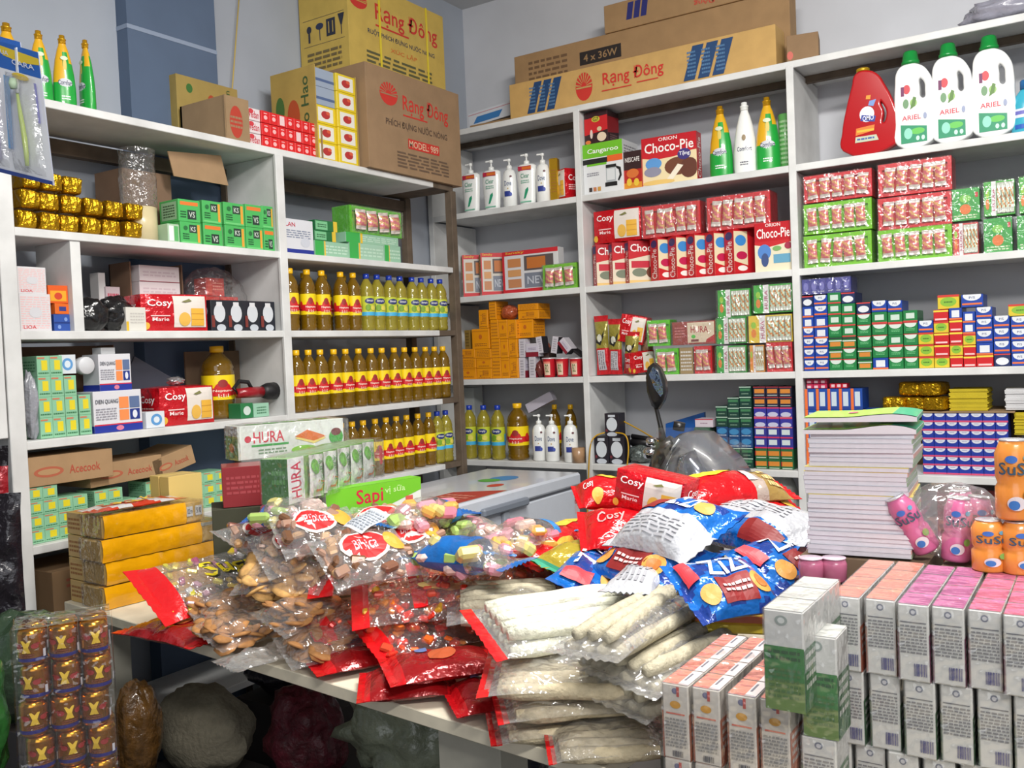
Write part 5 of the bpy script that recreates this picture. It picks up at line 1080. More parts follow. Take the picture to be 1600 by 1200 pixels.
def column(px0, px1, tops_, kinds, off=.025, lab='third bay', zz=None, grp='toothpaste cartons in the third bay', d=.14, n0=None):
    zz = ZB[3] if zz is None else zz; xa = sxy(px0, off, zz+.1); xb = sxy(px1, off, zz+.1); xa, xb = clampB(xa, xb, .016); xm = (xa+xb)/2; H = solB(tops_, off, xm)-zz; n = len(kinds); h = H/n
    if n0 is None: colnum[0] += 1; cn = colnum[0]
    else: cn = n0
    for i, k in enumerate(kinds):
        o = tpb(k, xb-xa-.001, h-.0007, d); o.location = (xm, off+d/2, zz+i*h); 
        tag(o, '%s toothpaste carton, %s, %s column from left, %s' % ({'b': 'blue', 'g': 'green', 'r': 'red', 'y': 'yellow', 'n': 'navy', 'd': 'dark', 't': 'teal', 'p': 'violet'}[k[0]], nth(i, n, 'up'), ORD[cn-1], lab), 'box', grp)
def s3(x): return 1230+x/3.53
K = 'blue'; K2 = 'blue2'; G = 'green'; G2 = 'green2'
column(s3(76), s3(150), 420+150/3.53, [K, K, K, K, K2, K2, 'navy'])
column(s3(152), s3(228), 420+145/3.53, [K, K, K, K2, K2, K, K])
column(s3(230), s3(303), 420+130/3.53, [G, 'gor', 'gor', G, G2, G2, G2])
column(s3(305), s3(380), 420+130/3.53, [G, G, 'gor', G2, G2, G2, 'navy'])
column(s3(388), s3(465), 420+185/3.53, ['gor', 'gor', G, G, G, 'navy'])
column(s3(470), s3(555), 420+175/3.53, [K2, G, G, G, G2, K])
column(s3(558), s3(640), 420+175/3.53, [G, G, G2, G, G2, K])
column(s3(643), s3(722), 420+228/3.53, [G, G, G, G, G2])
column(s3(724), s3(808), 420+285/3.53, ['yel', 'yel', 'yel', K])
column(s3(810), s3(893), 420+225/3.53, ['yel', 'red', 'red', 'yel', 'red'])
column(s3(896), s3(968), 420+215/3.53, ['red', 'yel', 'red', 'red', K2])
column(s3(970), s3(1040), 420+235/3.53, ['red', 'red', 'yel', K2, K2])
column(s3(1042), s3(1135), 420+210/3.53, ['red', K2, K, K, K])
column(s3(1138), s3(1230), 420+258/3.53, ['navy', K, K, K])
column(s3(1234), s3(1330), 420+262/3.53, [K, K, K, K])
x = sxy(s3(885), .05, ZB[3]+.3); 
def loose(kind, px, py_t, zb_from, w, label, off=.03):
    x = sxy(px, off, ZB[3]+.3); zb = solB(zb_from, off, x); h = solB(py_t, off, x)-zb; o = tpb(kind, w, h); o.location = (x, off+.07, zb+.0008); tag(o, label, 'box', 'toothpaste cartons in the third bay')
loose('yel', s3(887), 420+145/3.53, 420+222/3.53, .078, 'yellow and green toothpaste carton sitting alone on the tenth column')
loose('blue', s3(1018), 420+142/3.53, 420+212/3.53, .078, 'blue toothpaste carton with white arc, perched highest in the third bay')
loose('yel', s3(1290), 420+195/3.53, 420+260/3.53, .09, 'yellow and red toothpaste carton on top at the frame edge')
x0, x1 = max(XB[1]+.016, sxy(s3(66), .02, z+.4)), sxy(s3(345), .02, z+.4); zb = solB(420+138/3.53, .03, (x0+x1)/2); zb = max(zb, solB(420+145/3.53, .025, sxy(s3(190), .025, z+.3)), solB(462.5, .025, sxy(s3(110), .025, z+.3)), solB(456.8, .025, sxy(s3(340), .025, z+.3)))+.001
t = thing('bagged_boxes', 'row of violet-blue boxes in film lying on the left toothpaste columns', 'pack', ((x0+x1)/2, .09, zb)); w = x1-x0
m = carton_mesh(w, .12, solB(434, .03, (x0+x1)/2)-zb, (64, 66, 150), {'F': [it_ for i in range(6) for it_ in (('c', (i+.5)/6, .5, .05, .28, (120, 120, 190)), ('r', (i+.02)/6, 0, (i+.06)/6, 1, (40, 40, 110)), ('ln', (i+.3)/6, .1, (i+.8)/6, .25, 1, (190, 190, 214)))]}); m.make('box_row', t); wrap_box(t, -w/2-.002, w/2+.002, -.063, .062, 0, solB(434, .03, (x0+x1)/2)-zb+.001, 3, .003)

# ------------------------------------------------------------------ fifth row
z = ZB[4]
for i, px in enumerate((735, 757, 779)):
    x = sxy(px, .06, z+.1); put_oil('b', (x, .06, z), 'blue-capped pale oil bottle at the corner, %s of three on the back shelf' % nth(i, 3), 'pale oil bottles on the back shelf', (solB(633, .06, x)-z)/.25, .3)
px_item(bo, 810, 630, .32, .07, 'large yellow-capped amber oil bottle beside the white pump bottles', .3, first=False)
for i, px in enumerate((868, 893)): o_ = px_item(bo, px, 632, .32, .23, 'large oil bottle hidden behind the white pump bottles, %s one' % ('left', 'right')[i], .3, first=False); o_.scale.x *= .6; o_.scale.y *= .6
for i, px in enumerate((843, 863, 892)): px_item(pr, px, 647, .207, (.07, .06, .05)[i], 'white blue-printed pump bottle on the lowest shelf, %s of three' % nth(i, 3), .35, 'blue-printed pump bottles on the lowest shelf', first=False)
x = sxy(901, .02, z); m = MB(); m.lathe([(.018, 0), (.034, .001), (.034, .075), (.018, .076)], mat((176, 140, 106), .3, coat=.5, noise_amt=.1), n=22); tag(m.make('tape_roll', loc=(x+.004, .036, z+.0), rot=(0, 0, 0)), 'brown sticky tape roll before the rightmost pump bottle', 'tape')
m = carton_mesh(.05, .04, .17, (190, 186, 200), {'R': [('ln', .1, .1, .9, .9, 6, (140, 130, 150))]}); tag(m.make('pill_box', loc=(sxy(825, .14, z+.22), .15, z+.262), rot=(0, 1.15, 0)), 'long white box lying sloped across the oil bottle caps', 'box')
shelf_box('B', z, 728, 744, 606, .08, 'white_box', 'white carton standing in the corner behind pale oil bottles', 'box', (190, 196, 196), {}, .20)
# bulb cartons
def bulbc(px0, px1, pyt, zb, lab, off=.03):
    c, w, h = span('B', zb, px0, px1, pyt, off); o = carton_mesh(w, .07, h, (34, 30, 40), {'F': [('c', .5, .52, .38, .30, (206, 212, 218)), ('r', .25, .84, .75, .94, (200, 206, 214)), ('c', .5, .08, .36, .10, (190, 196, 206)), ('r', .05, .2, .2, .3, (110, 40, 50))]}).make('bulb_carton', loc=(c, off+.035, zb)); tag(o, lab, 'box', 'single bulb cartons'); return zb+h+.0008
b1 = bulbc(929, 951, 682, z, 'black bulb carton with white bulb picture, lower left of three')
b2 = bulbc(952, 976, 682, z, 'black bulb carton with white bulb picture, lower right of three')
bulbc(945, 967, 646, max(b1, b2), 'black bulb carton with white bulb picture, on top of the pair')
# tools: black pliers box and small metal parts in bags
crumple(.14, .12, .09, None, 40, 'parts_bag', 'clear bag of small metal parts beside the bulb cartons', (sxy(1000, .08, z), .10, z), m_=mat((110, 120, 118), .25, .5, coat=.5, noise_amt=.5, noise_scale=50, bump=1, bump_scale=50), amp=.2)
m = MB(); m.tube([(sxy(985, .08, z+.1), .10, z+.13), (sxy(1025, .05, z+.1), .07, z+.115)], .011, BLACK); m.tube([(sxy(985, .08, z+.1), .10, z+.1), (sxy(1010, .05, z+.1), .09, z+.1)], .02, BLACK); tag(m.make('hand_tool'), 'black hand tool lying on the bag of metal parts', 'tool')
# yellow cable loops
pts = [(968, 655, .10), (1000, 672, .08), (1030, 690, .06)]
def cable(pxs, lab, r=.0035, col=(196, 150, 20)):
    m = MB(); P = [on(1, y, a, b) for a, b, y in pxs]; Pn = []
    for i in range(len(P)-1):
        for k in range(6): 
            t = k/6; a = P[max(i-1, 0)]; b = P[i]; c = P[i+1]; d = P[min(i+2, len(P)-1)]
            Pn.append(.5*((2*b)+(c-a)*t+(2*a-5*b+4*c-d)*t*t+(3*b-a-3*c+d)*t**3))
    Pn.append(P[-1]); m.tube([tuple(p) for p in Pn], r, mat(col, .4)); tag(m.make('power_cable'), lab, 'cable')
cable([(968, 655, .10), (1000, 672, .05), (1030, 690, -.1), (1050, 700, -.3)], 'yellow cable running from the bulb cartons toward the scooter')
cable([(916, 860, -.03), (919, 760, -.02), (922, 700, -.02), (930, 682, .0), (945, 676, .02)], 'yellow cable hanging over the lowest shelf left of the bulb cartons')
cable([(962, 676, .0), (977, 680, -.015), (982, 700, -.02), (979, 740, -.03), (976, 800, -.05)], 'yellow cable hanging over the lowest shelf right of the bulb cartons')
# blue sheet and stacks
m = MB(); q = [on(1, .25, *p) for p in ((1040, 662), (1100, 644), (1104, 722), (1040, 722))]
m.add([tuple(v) for v in q]+[(v[0], v[1]+.02, v[2]) for v in q], [(0, 1, 2, 3), (7, 6, 5, 4), (0, 4, 5, 1), (1, 5, 6, 2), (2, 6, 7, 3), (3, 7, 4, 0)], plast((20, 84, 160))); tag(m.make('blue_tray'), 'blue plastic tray standing behind the scooter mirror stem', 'tray')
c, w, h = span('B', z, 1086, 1110, 668, .03)
p_ = carton('toothpaste_box', 'upright orange and green carton pair under the white label, beside the stacks', 'box', w, .1, h, (50, 90, 66), {'F': [('r', .1, .05, .42, .9, (200, 120, 50)), ('r', .58, .05, .9, .9, (200, 120, 50))]}, (c, .08, z))
c, w, h = span('B', top_z(p_), 1085, 1113, 655, .03)
carton('white_box', 'small white box lying on the orange and green carton pair', 'box', w, .09, h, (206, 196, 206), {'F': [('ln', .3, .4, .7, .6, 1, (150, 120, 140)), ('r', 0, .9, 1, 1, (190, 40, 60))]}, (c, .08, top_z(p_)+.0005))
def c9(x): return 900+x/3.636
gp = 'small cartons stacked behind the scooter'
for j, (a, b, tp_, ks) in enumerate(((800, 866, 745, ['dark', 'dark', 'teal', 'teal', 'dark', 'dark']), (868, 934, 695, ['dark', 'dark', 'teal', 'teal', 'dark', 'dark', 'dark']), (936, 1004, 632, ['dark', 'dark', 'teal', 'teal', 'dark', 'dark', 'dark', 'dark']), (1016, 1086, 632, ['gol', 'gol', 'pw', 'pw', 'purp', 'purp', 'dor', 'dor']), (1088, 1160, 632, ['gol', 'gol', 'pw', 'pw', 'purp', 'purp', 'dor', 'dor']), (1162, 1234, 632, ['gol', 'gol', 'pw', 'pw', 'purp', 'purp', 'dor', 'dor']))):
    column(c9(a), c9(b), 430+tp_/3.636, ks, .03, 'lowest shelf', z, gp, .12, j+1)
# third bay, lowest shelf
OB = [('r', 0, 0, .25, 1, (226, 110, 50)), ('r', .35, .15, .8, .85, (196, 210, 222)), ('r', .25, .0, 1, .12, (30, 60, 140))]
xa = max(sxy(s3(92), .03, z+.1), XB[1]+.0135); xb = sxy(s3(490), .03, z+.1); w = (xb-xa)/6; h = .093
f = carton_mesh(w-.001, .12, h, (30, 74, 160), {'F': OB}).make('medicine_box'); u_ = False
nrow = (6, 6, 5, 5) ; ztop = solB(420+660/3.53, .03, (xa+xb)/2); h_ = (ztop-z)/4
for r in range(4):
    for i in range(6 if r < 3 else 5):
        o = f if not u_ else f.copy()
        if u_: C.objects.link(o)
        u_ = True; o.location = (xa+w*(i+.5), .09, z+r*h_); o.scale = (1, 1, (h_-.001)/h); tag(o, 'blue and white box with orange edge, %s column, %s, third bay' % (ORD[i], nth(r, 4, 'up')), 'box', 'orange-edged boxes in the third bay')
zt = z+4*h_+.001; xa = sxy(s3(104), .03, zt); xb = sxy(s3(218), .03, zt); w = (xb-xa)/3; hp = (solB(580+2, .03, xa)-zt)/2
hp = min(hp, (ZB[3]-.034-zt)/2)
for r in range(2):
    for i in range(3): carton('small_box', 'small pink and white box on the orange-edged stack, %s, %s row' % (nth(i, 3), ('lower', 'upper')[r]), 'box', w-.001, .05, hp-.001, (190, 40, 80), {'F': [('r', .15, .1, .7, .6, (226, 190, 200))]}, (xa+w*(i+.5), .06, zt+r*hp), 0, 'pink and white small boxes')
xa = sxy(s3(232), .03, zt); xb = sxy(s3(330), .03, zt)
for i in range(3): carton('small_box', 'small red and white box right of the pink boxes, %s' % nth(i, 3), 'box', (xb-xa)/3-.001, .05, hp-.001, (200, 30, 50), {'F': [('r', .3, .2, .9, .8, (220, 190, 196))]}, (xa+(xb-xa)/3*(i+.5), .06, zt), 0, 'red and white small boxes')
# carton with blue grid, gold packs and yellow paper bundles on top
xa, xb = sxy(1376, .05, z+.3), sxy(1585, .05, z+.3); zc = solB(645, .05, (xa+xb)/2)
BM = board((150, 124, 92))
t = thing('open_carton', 'brown carton cut open in the third bay, its front filled with blue boxes', 'carton', ((xa+xb)/2, .20, z)); w = xb-xa
m = MB(); m.bx(-w/2, w/2, -.15, .15, zc-z, zc-z+.006, BM); m.bx(-w/2, -w/2+.005, -.02, .15, 0, zc-z, BM); m.bx(w/2-.005, w/2, -.02, .15, 0, zc-z, BM); m.bx(-w/2, w/2, .145, .15, 0, zc-z, BM); m.make('carton_body', t)
xg, xh = sxy(s3(745), .04, z+.1), sxy(s3(1222), .04, z+.1); w7 = (xh-xg)/7; hh = (zc-z-.002)/7; f = None
GI = [('c', .5, .95, .42, .36, (206, 210, 222)), ('r', 0, .0, 1, .20, (200, 70, 110)), ('ln', .3, .8, .7, .9, 1, (90, 100, 150))]
for r in range(7):
    for i in range(7):
        o = carton_mesh(w7-.001, .12, hh-.0008, (30, 54, 150), {'F': GI}).make('toothpaste_box') if f is None else f.copy()
        if f is None: f = o
        else: C.objects.link(o)
        o.location = (xg+w7*(i+.5), .105, z+r*hh+.0002); tag(o, 'blue toothpaste box in the cut-open carton, %s, %s' % (nth(i, 7), nth(r, 7, 'up')), 'box', 'blue boxes in the cut-open carton')
zt = zc+.007
for i, (px, w_, dz) in enumerate(((1400, .10, 0), (1434, .10, 0), (1466, .10, 0), (1426, .10, .06), (1459, .10, .06))):
    o = fp[i % 3].copy(); C.objects.link(o); o.location = (sxy(px, .08, zt), .10+.02*(i % 2), zt+dz); o.rotation_euler = (0, 0, rnd(-.3, .3)); o.scale = (.86, 1, .94)
    tag(o, 'crumpled gold foil pack on the cut-open carton, %s' % ('lower left', 'lower middle', 'lower right', 'upper left', 'upper right')[i], 'foil pack', 'gold foil packs in the third bay')
def bundle(label, px0, px1, pyt, zb, col, off=.06, rz=0, yy=None):
    c, w, h = span('B', zb, px0, px1, pyt, off); m = MB(); n = 16
    for i in range(n): m.box((rnd(-.003, .003), rnd(-.003, .003), h*(i+.5)/n), (w, .16, h/n*.94), mat(col, .7, noise_amt=.08), ch=.0008)
    tag(m.make('paper_bundle', loc=(c, off+.09, zb), rot=rz), label, 'paper bundle')
bundle('thick yellow paper bundle on the cut-open carton', 1483, 1543, 608, zt, (196, 176, 30))
bundle('white folded paper bundle at the frame edge above the carton', 1568, 1640, 607, solB(641, .06, sxy(1600, .06, zt)), (206, 206, 208), rz=.06)
b0 = solB(641, .06, sxy(1600, .06, zt))
bundle('yellow paper bundle at the frame edge below the white one', 1584, 1650, 645, solB(680, .06, sxy(1600, .06, zt)), (196, 176, 30))
crumple(.10, .14, .12, None, 44, 'black_bag', 'dark crumpled bag under the yellow bundle at the frame edge', (sxy(1640, .1, z), .13, z), m_=mat((60, 60, 64), .3, coat=.4, bump=.7), amp=.12)
# below the lowest shelf: white sacks
z = .55
crumple(.13, .18, .36, None, 50, 'white_sack', 'white sack with green print lines under the lowest shelf, left one', (sxy(1180, .1, .8), .14, z), m_=mat((196, 198, 194), .5, noise_amt=.1, bump=.4), amp=.08)
crumple(.13, .18, .36, None, 51, 'white_sack', 'white sack with green print lines under the lowest shelf, right one', (sxy(1226, .1, .8)-.005, .15, z), m_=mat((196, 198, 194), .5, noise_amt=.1, bump=.4), amp=.08)
carton('dark_carton', 'dark red carton under the lowest shelf behind the notebooks', 'carton', .34, .2, .34, (96, 26, 28), {}, (sxy(1540, .1, .8), .15, z))
carton('brown_carton', 'brown carton under the lowest shelf behind the cable', 'carton', .16, .2, .3, board((84, 66, 52)), {}, (sxy(962, .1, .8)+.02, .15, z))
# ------------------------------------------------------------------ chest freezer in the corner
FW = mat((206, 212, 222), .3, coat=.3, noise_amt=.03); FG = mat((120, 128, 140), .4)
fx0, fx1, fy0, fy1, fz = -.0, .565, -1.18, -.16, .93
fx0 = .03
t = thing('chest_freezer', 'white chest freezer standing in the corner below the oil shelves', 'freezer', ((fx0+fx1)/2, (fy0+fy1)/2, 0)); ox, oy = (fx0+fx1)/2, (fy0+fy1)/2
m = MB(); m.bx(fx0-ox, fx1-ox, fy0-oy, fy1-oy, .04, fz-.07, FW, ch=.008); m.make('cabinet', t)
for a in (-1, 1):
    for b in (-1, 1): m = MB(); m.bx(a*.22-.02, a*.22+.02, b*.42-.02, b*.42+.02, 0, .04, BLACK); m.make('foot', t)
m = MB(); m.bx(fx0-ox+.003, fx1-ox-.003, fy0-oy+.003, fy1-oy-.003, fz-.07, fz-.06, mat((90, 94, 102), .6)); m.make('gasket', t)
m = MB(); m.bx(fx0-ox-.0, fx1-ox+.008, fy0-oy-.004, fy1-oy+.004, fz-.06, fz, FW, ch=.01)
P = lambda u, v, l: (fx0-ox+(fx1-fx0)*u, fy0-oy+(fy1-fy0)*v, fz+l)
m.deco(P, [('p', [(.60, .02), (.97, .02), (.97, .42), (.60, .30)], (176, 60, 50)), ('c', .72, .52, .06, .05, (196, 70, 50)), ('c', .55, .72, .12, .08, (70, 140, 200)), ('c', .50, .64, .10, .05, (90, 170, 70)), ('ln', .64, .06, .9, .26, 4, (214, 140, 120))]); lid = m.make('lid', t)
m = MB(); yh = sol(790, (fx1+.02, 0, .87), 1)-oy
m.bx(fx1-ox+.006, fx1-ox+.035, yh-.17, yh+.17, fz-.075, fz-.04, FG, ch=.008); m.make('handle', t)
m = MB(); m.bx(fx1-ox+.0, fx1-ox+.02, yh-.01, yh+.03, fz-.14, fz-.075, mat((150, 156, 166), .4), ch=.004); m.lathe([(.018, -.012), (.018, .012)], mat((130, 136, 146), .35), (fx1-ox+.02, yh+.01, fz-.12), 14); m.make('lock', t)
m = MB(); m.deco(lambda u, v, l: (fx1-ox+.0005+l, fy1-oy-.06+.04*u, fz-.19+.08*v), [('c', .5, .75, .4, .2, (206, 120, 120)), ('r', .1, .05, .9, .5, (214, 190, 190))]); m.make('sticker', t)
# ------------------------------------------------------------------ goods on the table
def Wp(px, py, z): return on(2, z, px, py)
def pbag(make, pA, pB, z, label, name='snack_bag', cat='bag', group=None, ry=0, rx=0, dz=0, flip=False):
    a, b = Wp(*pA, z), Wp(*pB, z+dz); L = (b-a).length; t = make(L); mid = (a+b)/2
    rz = math.atan2(b.y-a.y, b.x-a.x); pitch = -math.asin(max(-1, min(1, (b.z-a.z)/L)))
    t.location = mid; t.rotation_euler = (rx, ry+pitch, rz); t.name = name
    for k in ('category',): t[k] = cat
    t['label'] = label
    if group: t['group'] = group
    return t
def one(mb, name): return mb.make(name)
# yellow film-wrapped pile: three layers of long packs by the table's left end
k0 = Wp(163, 955, TZ); ang0 = math.radians(86)
dirY = Vector((math.cos(ang0), math.sin(ang0), 0)); dirX = Vector((-math.sin(ang0), math.cos(ang0), 0))   # along the long side, and away to the left
lenY = 0
for i in range(60):
    lenY += .02
    p = k0+dirY*lenY
    d = p-CP
    if 800+FPX*d.dot(CR)/d.dot(CF) > 345: break
topz = solz(807, *(k0+Vector((-.02, 0, 0))).xy[:]); Hl = (topz-TZ)/4
AM = mat((226, 160, 10), .2, coat=.6, noise_amt=.22, noise_scale=9, bump=.5, bump_scale=18, kind='amber_wrapped_pack'); CRM = card((202, 164, 84))
for r in range(4):
    L_ = lenY*(1.0 if r < 3 else .82); wd = .115
    t = thing('wrapped_pack', 'long amber film-wrapped pack in the yellow pile on the table, %s of four' % nth(r, 4, 'up'), 'pack', (0, 0, 0), 0, 'amber packs piled at the table end')
    c = k0+dirY*(L_/2+(.01 if r % 2 else 0))+dirX*(wd/2+.004*(r % 2)); t.location = (c.x, c.y, TZ+r*Hl+.0005); t.rotation_euler = (0, 0, ang0)
    m = MB(); n = 5
    for i in range(n):
        x = -L_/2+L_*(i+.5)/n; m.box((x, -.0, Hl/2-.002), (L_/n*.985, wd*.96, Hl*.93), CRM, ch=.004)
    m.make('carton_row', t)
    m = MB(); m.grid(lambda u, v: (-L_/2+L_*(.98 if r < 2 else .80)*u, -wd/2-.005-.006*math.sin(PI*v)-.003*noise.noise(Vector((u*14, v*4, r*3))), Hl*(.02+.96*v)), 30, 8, AM); m.grid(lambda u, v: (-L_/2+L_*.8*u, -wd/2-.004+.03*v, Hl*.96+.003*noise.noise(Vector((u*14, v*4, r*3+9)))), 30, 3, AM)
    m.make('amber_front', t)
    m = MB(); m.deco(lambda u, v, l: (L_*.30+L_*.2*u, -wd/2-.0005-l, Hl*v), [('r', .0, .75, 1, .9, (170, 170, 160)), ('c', .7, .3, .1, .14, (60, 130, 190))] if r == 2 else [('r', .1, .3, .42, .75, (206, 206, 206)), ('t', '02m', .14, .4, .4, .65, (60, 60, 70)), ('r', .55, .3, .9, .75, (206, 206, 206)), ('t', '5.0', .6, .4, .85, .65, (60, 60, 70))]); m.make('end_label', t)
    wrap_box(t, -L_/2-.002, L_/2+.002, -wd/2-.0015, wd/2+.001, .001, Hl-.0018, r, .0006)
# packs upright at the far end and second rank behind
for r in range(2):
    for i in range(2):
        c = k0+dirY*(lenY*(.90+.0*i))+dirX*(.15+.055*i)
        t = carton('drink_carton_pack', 'cream carton with handwritten-style label behind the yellow pile, %s, %s' % (('near', 'far')[i], ('lower', 'upper')[r]), 'pack', .12, .05, .165, (214, 186, 112), {'R': [('r', .2, .3, .8, .62, (206, 206, 206)), ('t', '5.0', .3, .38, .7, .55, (50, 50, 60))]}, (c.x, c.y, TZ+.0005+r*.168), ang0, 'cream cartons behind the yellow pile')
for r in range(4):
    c = k0+dirY*(lenY*.36)+dirX*(wd+.05)
    carton('drink_carton_pack', 'cream and brown carton row at the pile back, %s' % nth(r, 4, 'up'), 'pack', lenY*.66, .08, Hl-.0025, (186, 152, 84), {'L': [('ln', .1, .2, .9, .8, 3, (150, 100, 50))], 'T': [('ln', .05, .1, .95, .9, 4, (206, 120, 60))]}, (c.x, c.y, TZ+.001+r*Hl), ang0, 'carton rows at the pile back')
# flat red-white packet on top
c = k0+dirY*(lenY*.36)+dirX*.06
mb, P = pouch_mesh(.30, .10, .02, lambda u, v: pouch((206, 60, 30)) if (u*3+v) % 1.3 < .8 else pouch((216, 214, 214)), 5, [('t', 'MILK', .3, .3, .7, .7, (230, 190, 60))], 20, 10)
tag(mb.make('flat_packet', loc=(c.x, c.y, topz+.003), rot=ang0), 'flat red and white packet lying on top of the yellow pile', 'packet')

# cake boxes and biscuit boxes behind the pile
def big_hura(w, d, h, style):
    t = thing('cake_box', 'x', 'snack pack'); G = (70, 140, 60)
    if style == 'lying':
        it = [('t', 'HURA', .14, .46, .42, .80, (196, 30, 60)), ('c', .09, .60, .03, .10, (196, 30, 60)), ('r', .12, .36, .46, .42, (50, 160, 70)), ('ln', .18, .12, .44, .30, 2, (120, 150, 120)), ('p', [(.52, .50), (.70, .30), (.82, .44), (.64, .68)], (230, 210, 120)), ('p', [(.52, .56), (.70, .38), (.82, .5), (.64, .74)], (214, 110, 40)), ('c', .92, .45, .07, .24, (60, 160, 60)), ('c', .92, .60, .05, .12, (110, 50, 50)), ('c', .6, .16, .12, .12, (130, 190, 60)), ('c', .84, .14, .14, .12, (110, 170, 60))]
        m = carton_mesh(w, d, h, (216, 222, 216), {'F': it, 'L': [('r', 0, 0, 1, .7, G), ('r', 0, .7, 1, 1, (190, 190, 190)), ('c', .5, .35, .2, .14, (214, 130, 60))], 'T': [('c', .2+.16*i, .5, .07, .3, (90, 170, 70)) for i in range(5)]}); m.make('box_body', t)
    else:
        m = carton_mesh(w, d, h, (150, 190, 130), {'F': [('r', 0, 0, .16, 1, (216, 220, 220)), ('t', 'HURA', .03, .1, .13, .9, (190, 50, 80), 'up'), ('r', .17, .02, .99, .98, (120, 160, 90))], 'L': [('r', 0, 0, 1, 1, (56, 110, 50)), ('ln', .4, .4, .9, .8, 2, (90, 150, 80))], 'T': [('r', .1, .1, .9, .9, (140, 180, 130))]}); m.make('box_body', t)
        f = None
        pk, _P = pouch_mesh(h*.96, w*.145, .02, lambda u, v: pouch((226, 230, 226)), 3, [('c', .72, .3, .18, .26, (100, 170, 60)), ('p', [(.12, .3), (.12, .8), (.36, .9), (.4, .4)], (210, 110, 50)), ('t', 'HURA', .3, .55, .9, .8, (60, 140, 70))], 10, 8)
        pk.v = [(y, -z, x+h/2) for x, y, z in pk.v]
        for i in range(5):
            o = pk.make('wrapped_cake', t) if f is None else f.copy()
            if f is None: f = o
            else: C.objects.link(o); o.parent = t
            o.location = (-w/2+w*(.24+.155*i), -d/2-.003, 0); o.rotation_euler = (0, .05, 0)
        m = MB(); m.deco(lambda u, v, l: (w*.44+.02*u, -d/2-.03-l, h*.35+h*.5*v), [('c', .5, .5, .9, .5, (196, 40, 50))]); m.make('sticker', t)
    wrap_box(t, -w/2-.001, w/2+.001, -d/2-.028, d/2, .0005, h+.001, 4, .003); return t
def facing(t, A, B): t.location = ((A[0]+B[0])/2, (A[1]+B[1])/2, A[2]); t.rotation_euler = (0, 0, math.atan2(B[1]-A[1], B[0]-A[0]))
# the three boxes: lower-front edge given by two seen corners at a depth
zH = 1.15; a, b = Wp(453, 789, zH), Wp(588, 745, zH); w = (b-a).xy.length; print('hura', a, b, w)
t = big_hura(w, .075, .115, 'stand'); n_ = Vector((-(b-a).y, (b-a).x, 0)).normalized(); facing(t, (a.x+n_.x*.04, a.y+n_.y*.04, zH), (b.x+n_.x*.04, b.y+n_.y*.04, 0)); tag(t, 'green film-wrapped cake box showing six upright sachets, mid table')
ns = carton('supply_carton', 'dark green carton under the film-wrapped cake boxes', 'carton', w*.4, .06, zH-TZ-.002, (40, 70, 40), {}, (t.location.x+n_.x*.03, t.location.y+n_.y*.03, TZ+.0005), t.rotation_euler[2])
zL = 1.225; a, b = Wp(379, 720, zL), Wp(535, 703, zL); w = (b-a).xy.length; n_ = Vector((-(b-a).y, (b-a).x, 0)).normalized(); print('lying', a, b, w)
t = big_hura(w+.02, .09, .10, 'lying'); facing(t, (a.x+n_.x*.05, a.y+n_.y*.05, zL), (b.x+n_.x*.05, b.y+n_.y*.05, 0)); tag(t, 'white and green cake box lying on top of the upright-sachet one')
zR = 1.11; p = Wp(390, 790, zR)
carton('red_box', 'red film-wrapped box under the white cake box, left of the green one', 'box', .11, .12, zL-zR-.003, (134, 34, 40), {'F': [('ln', .1, .3, .9, .8, 4, (160, 60, 66))], 'R': [('ln', .1, .3, .9, .8, 4, (160, 60, 66))]}, (p.x-.05, p.y+.02, zR), .9)
carton('supply_carton', 'brown carton under the red box behind the yellow pile', 'carton', .16, .16, zR-TZ-.002, board((60, 60, 44)), {}, (p.x-.06, p.y+.02, TZ+.0005), .9)
zS = 1.03; a, b = Wp(512, 841, zS), Wp(660, 812, zS); w = (b-a).xy.length; n_ = Vector((-(b-a).y, (b-a).x, 0)).normalized(); print('sapi', a, b, w)
SP = {'F': [('p', [(0, 1), (0, .2), (.35, .0), (.42, .2), (.6, .45), (1, .72), (1, 1)], (110, 186, 40)), ('t', 'Sapi', .30, .50, .58, .92, (196, 30, 60)), ('t', 'vị sữa', .6, .72, .82, .9, (190, 226, 150)), ('c', .60, .2, .08, .2, (226, 150, 50)), ('c', .70, .25, .05, .16, (206, 190, 40)), ('r', .80, .3, .93, .42, (196, 60, 70)), ('r', .82, .46, .90, .62, (206, 90, 80)), ('ln', .7, .05, .95, .14, 1, (90, 170, 60))], 'T': [('r', 0, 0, 1, 1, (110, 186, 40))]}
hS = solz(745, b.x, b.y)-zS
t = carton('biscuit_box', 'green and white biscuit box with red lettering, standing before the film-wrapped ones', 'box', w, .05, hS, (216, 222, 214), SP, (0, 0, 0)); facing(t, (a.x+n_.x*.025, a.y+n_.y*.025, zS), (b.x+n_.x*.025, b.y+n_.y*.025, 0))
carton('supply_carton', 'brown carton under the green and white biscuit box', 'carton', w*.8, .045, zS-TZ-.002, board((120, 96, 70)), {}, (t.location.x, t.location.y, TZ+.0005), t.rotation_euler[2])
# hidden supports of the back goods
def support(label, x0, x1, y0, y1, z1, col=(150, 122, 92)):
    return carton('supply_carton', label, 'carton', x1-x0, y1-y0, z1-TZ-.001, board(col), {}, ((x0+x1)/2, (y0+y1)/2, TZ+.0005))
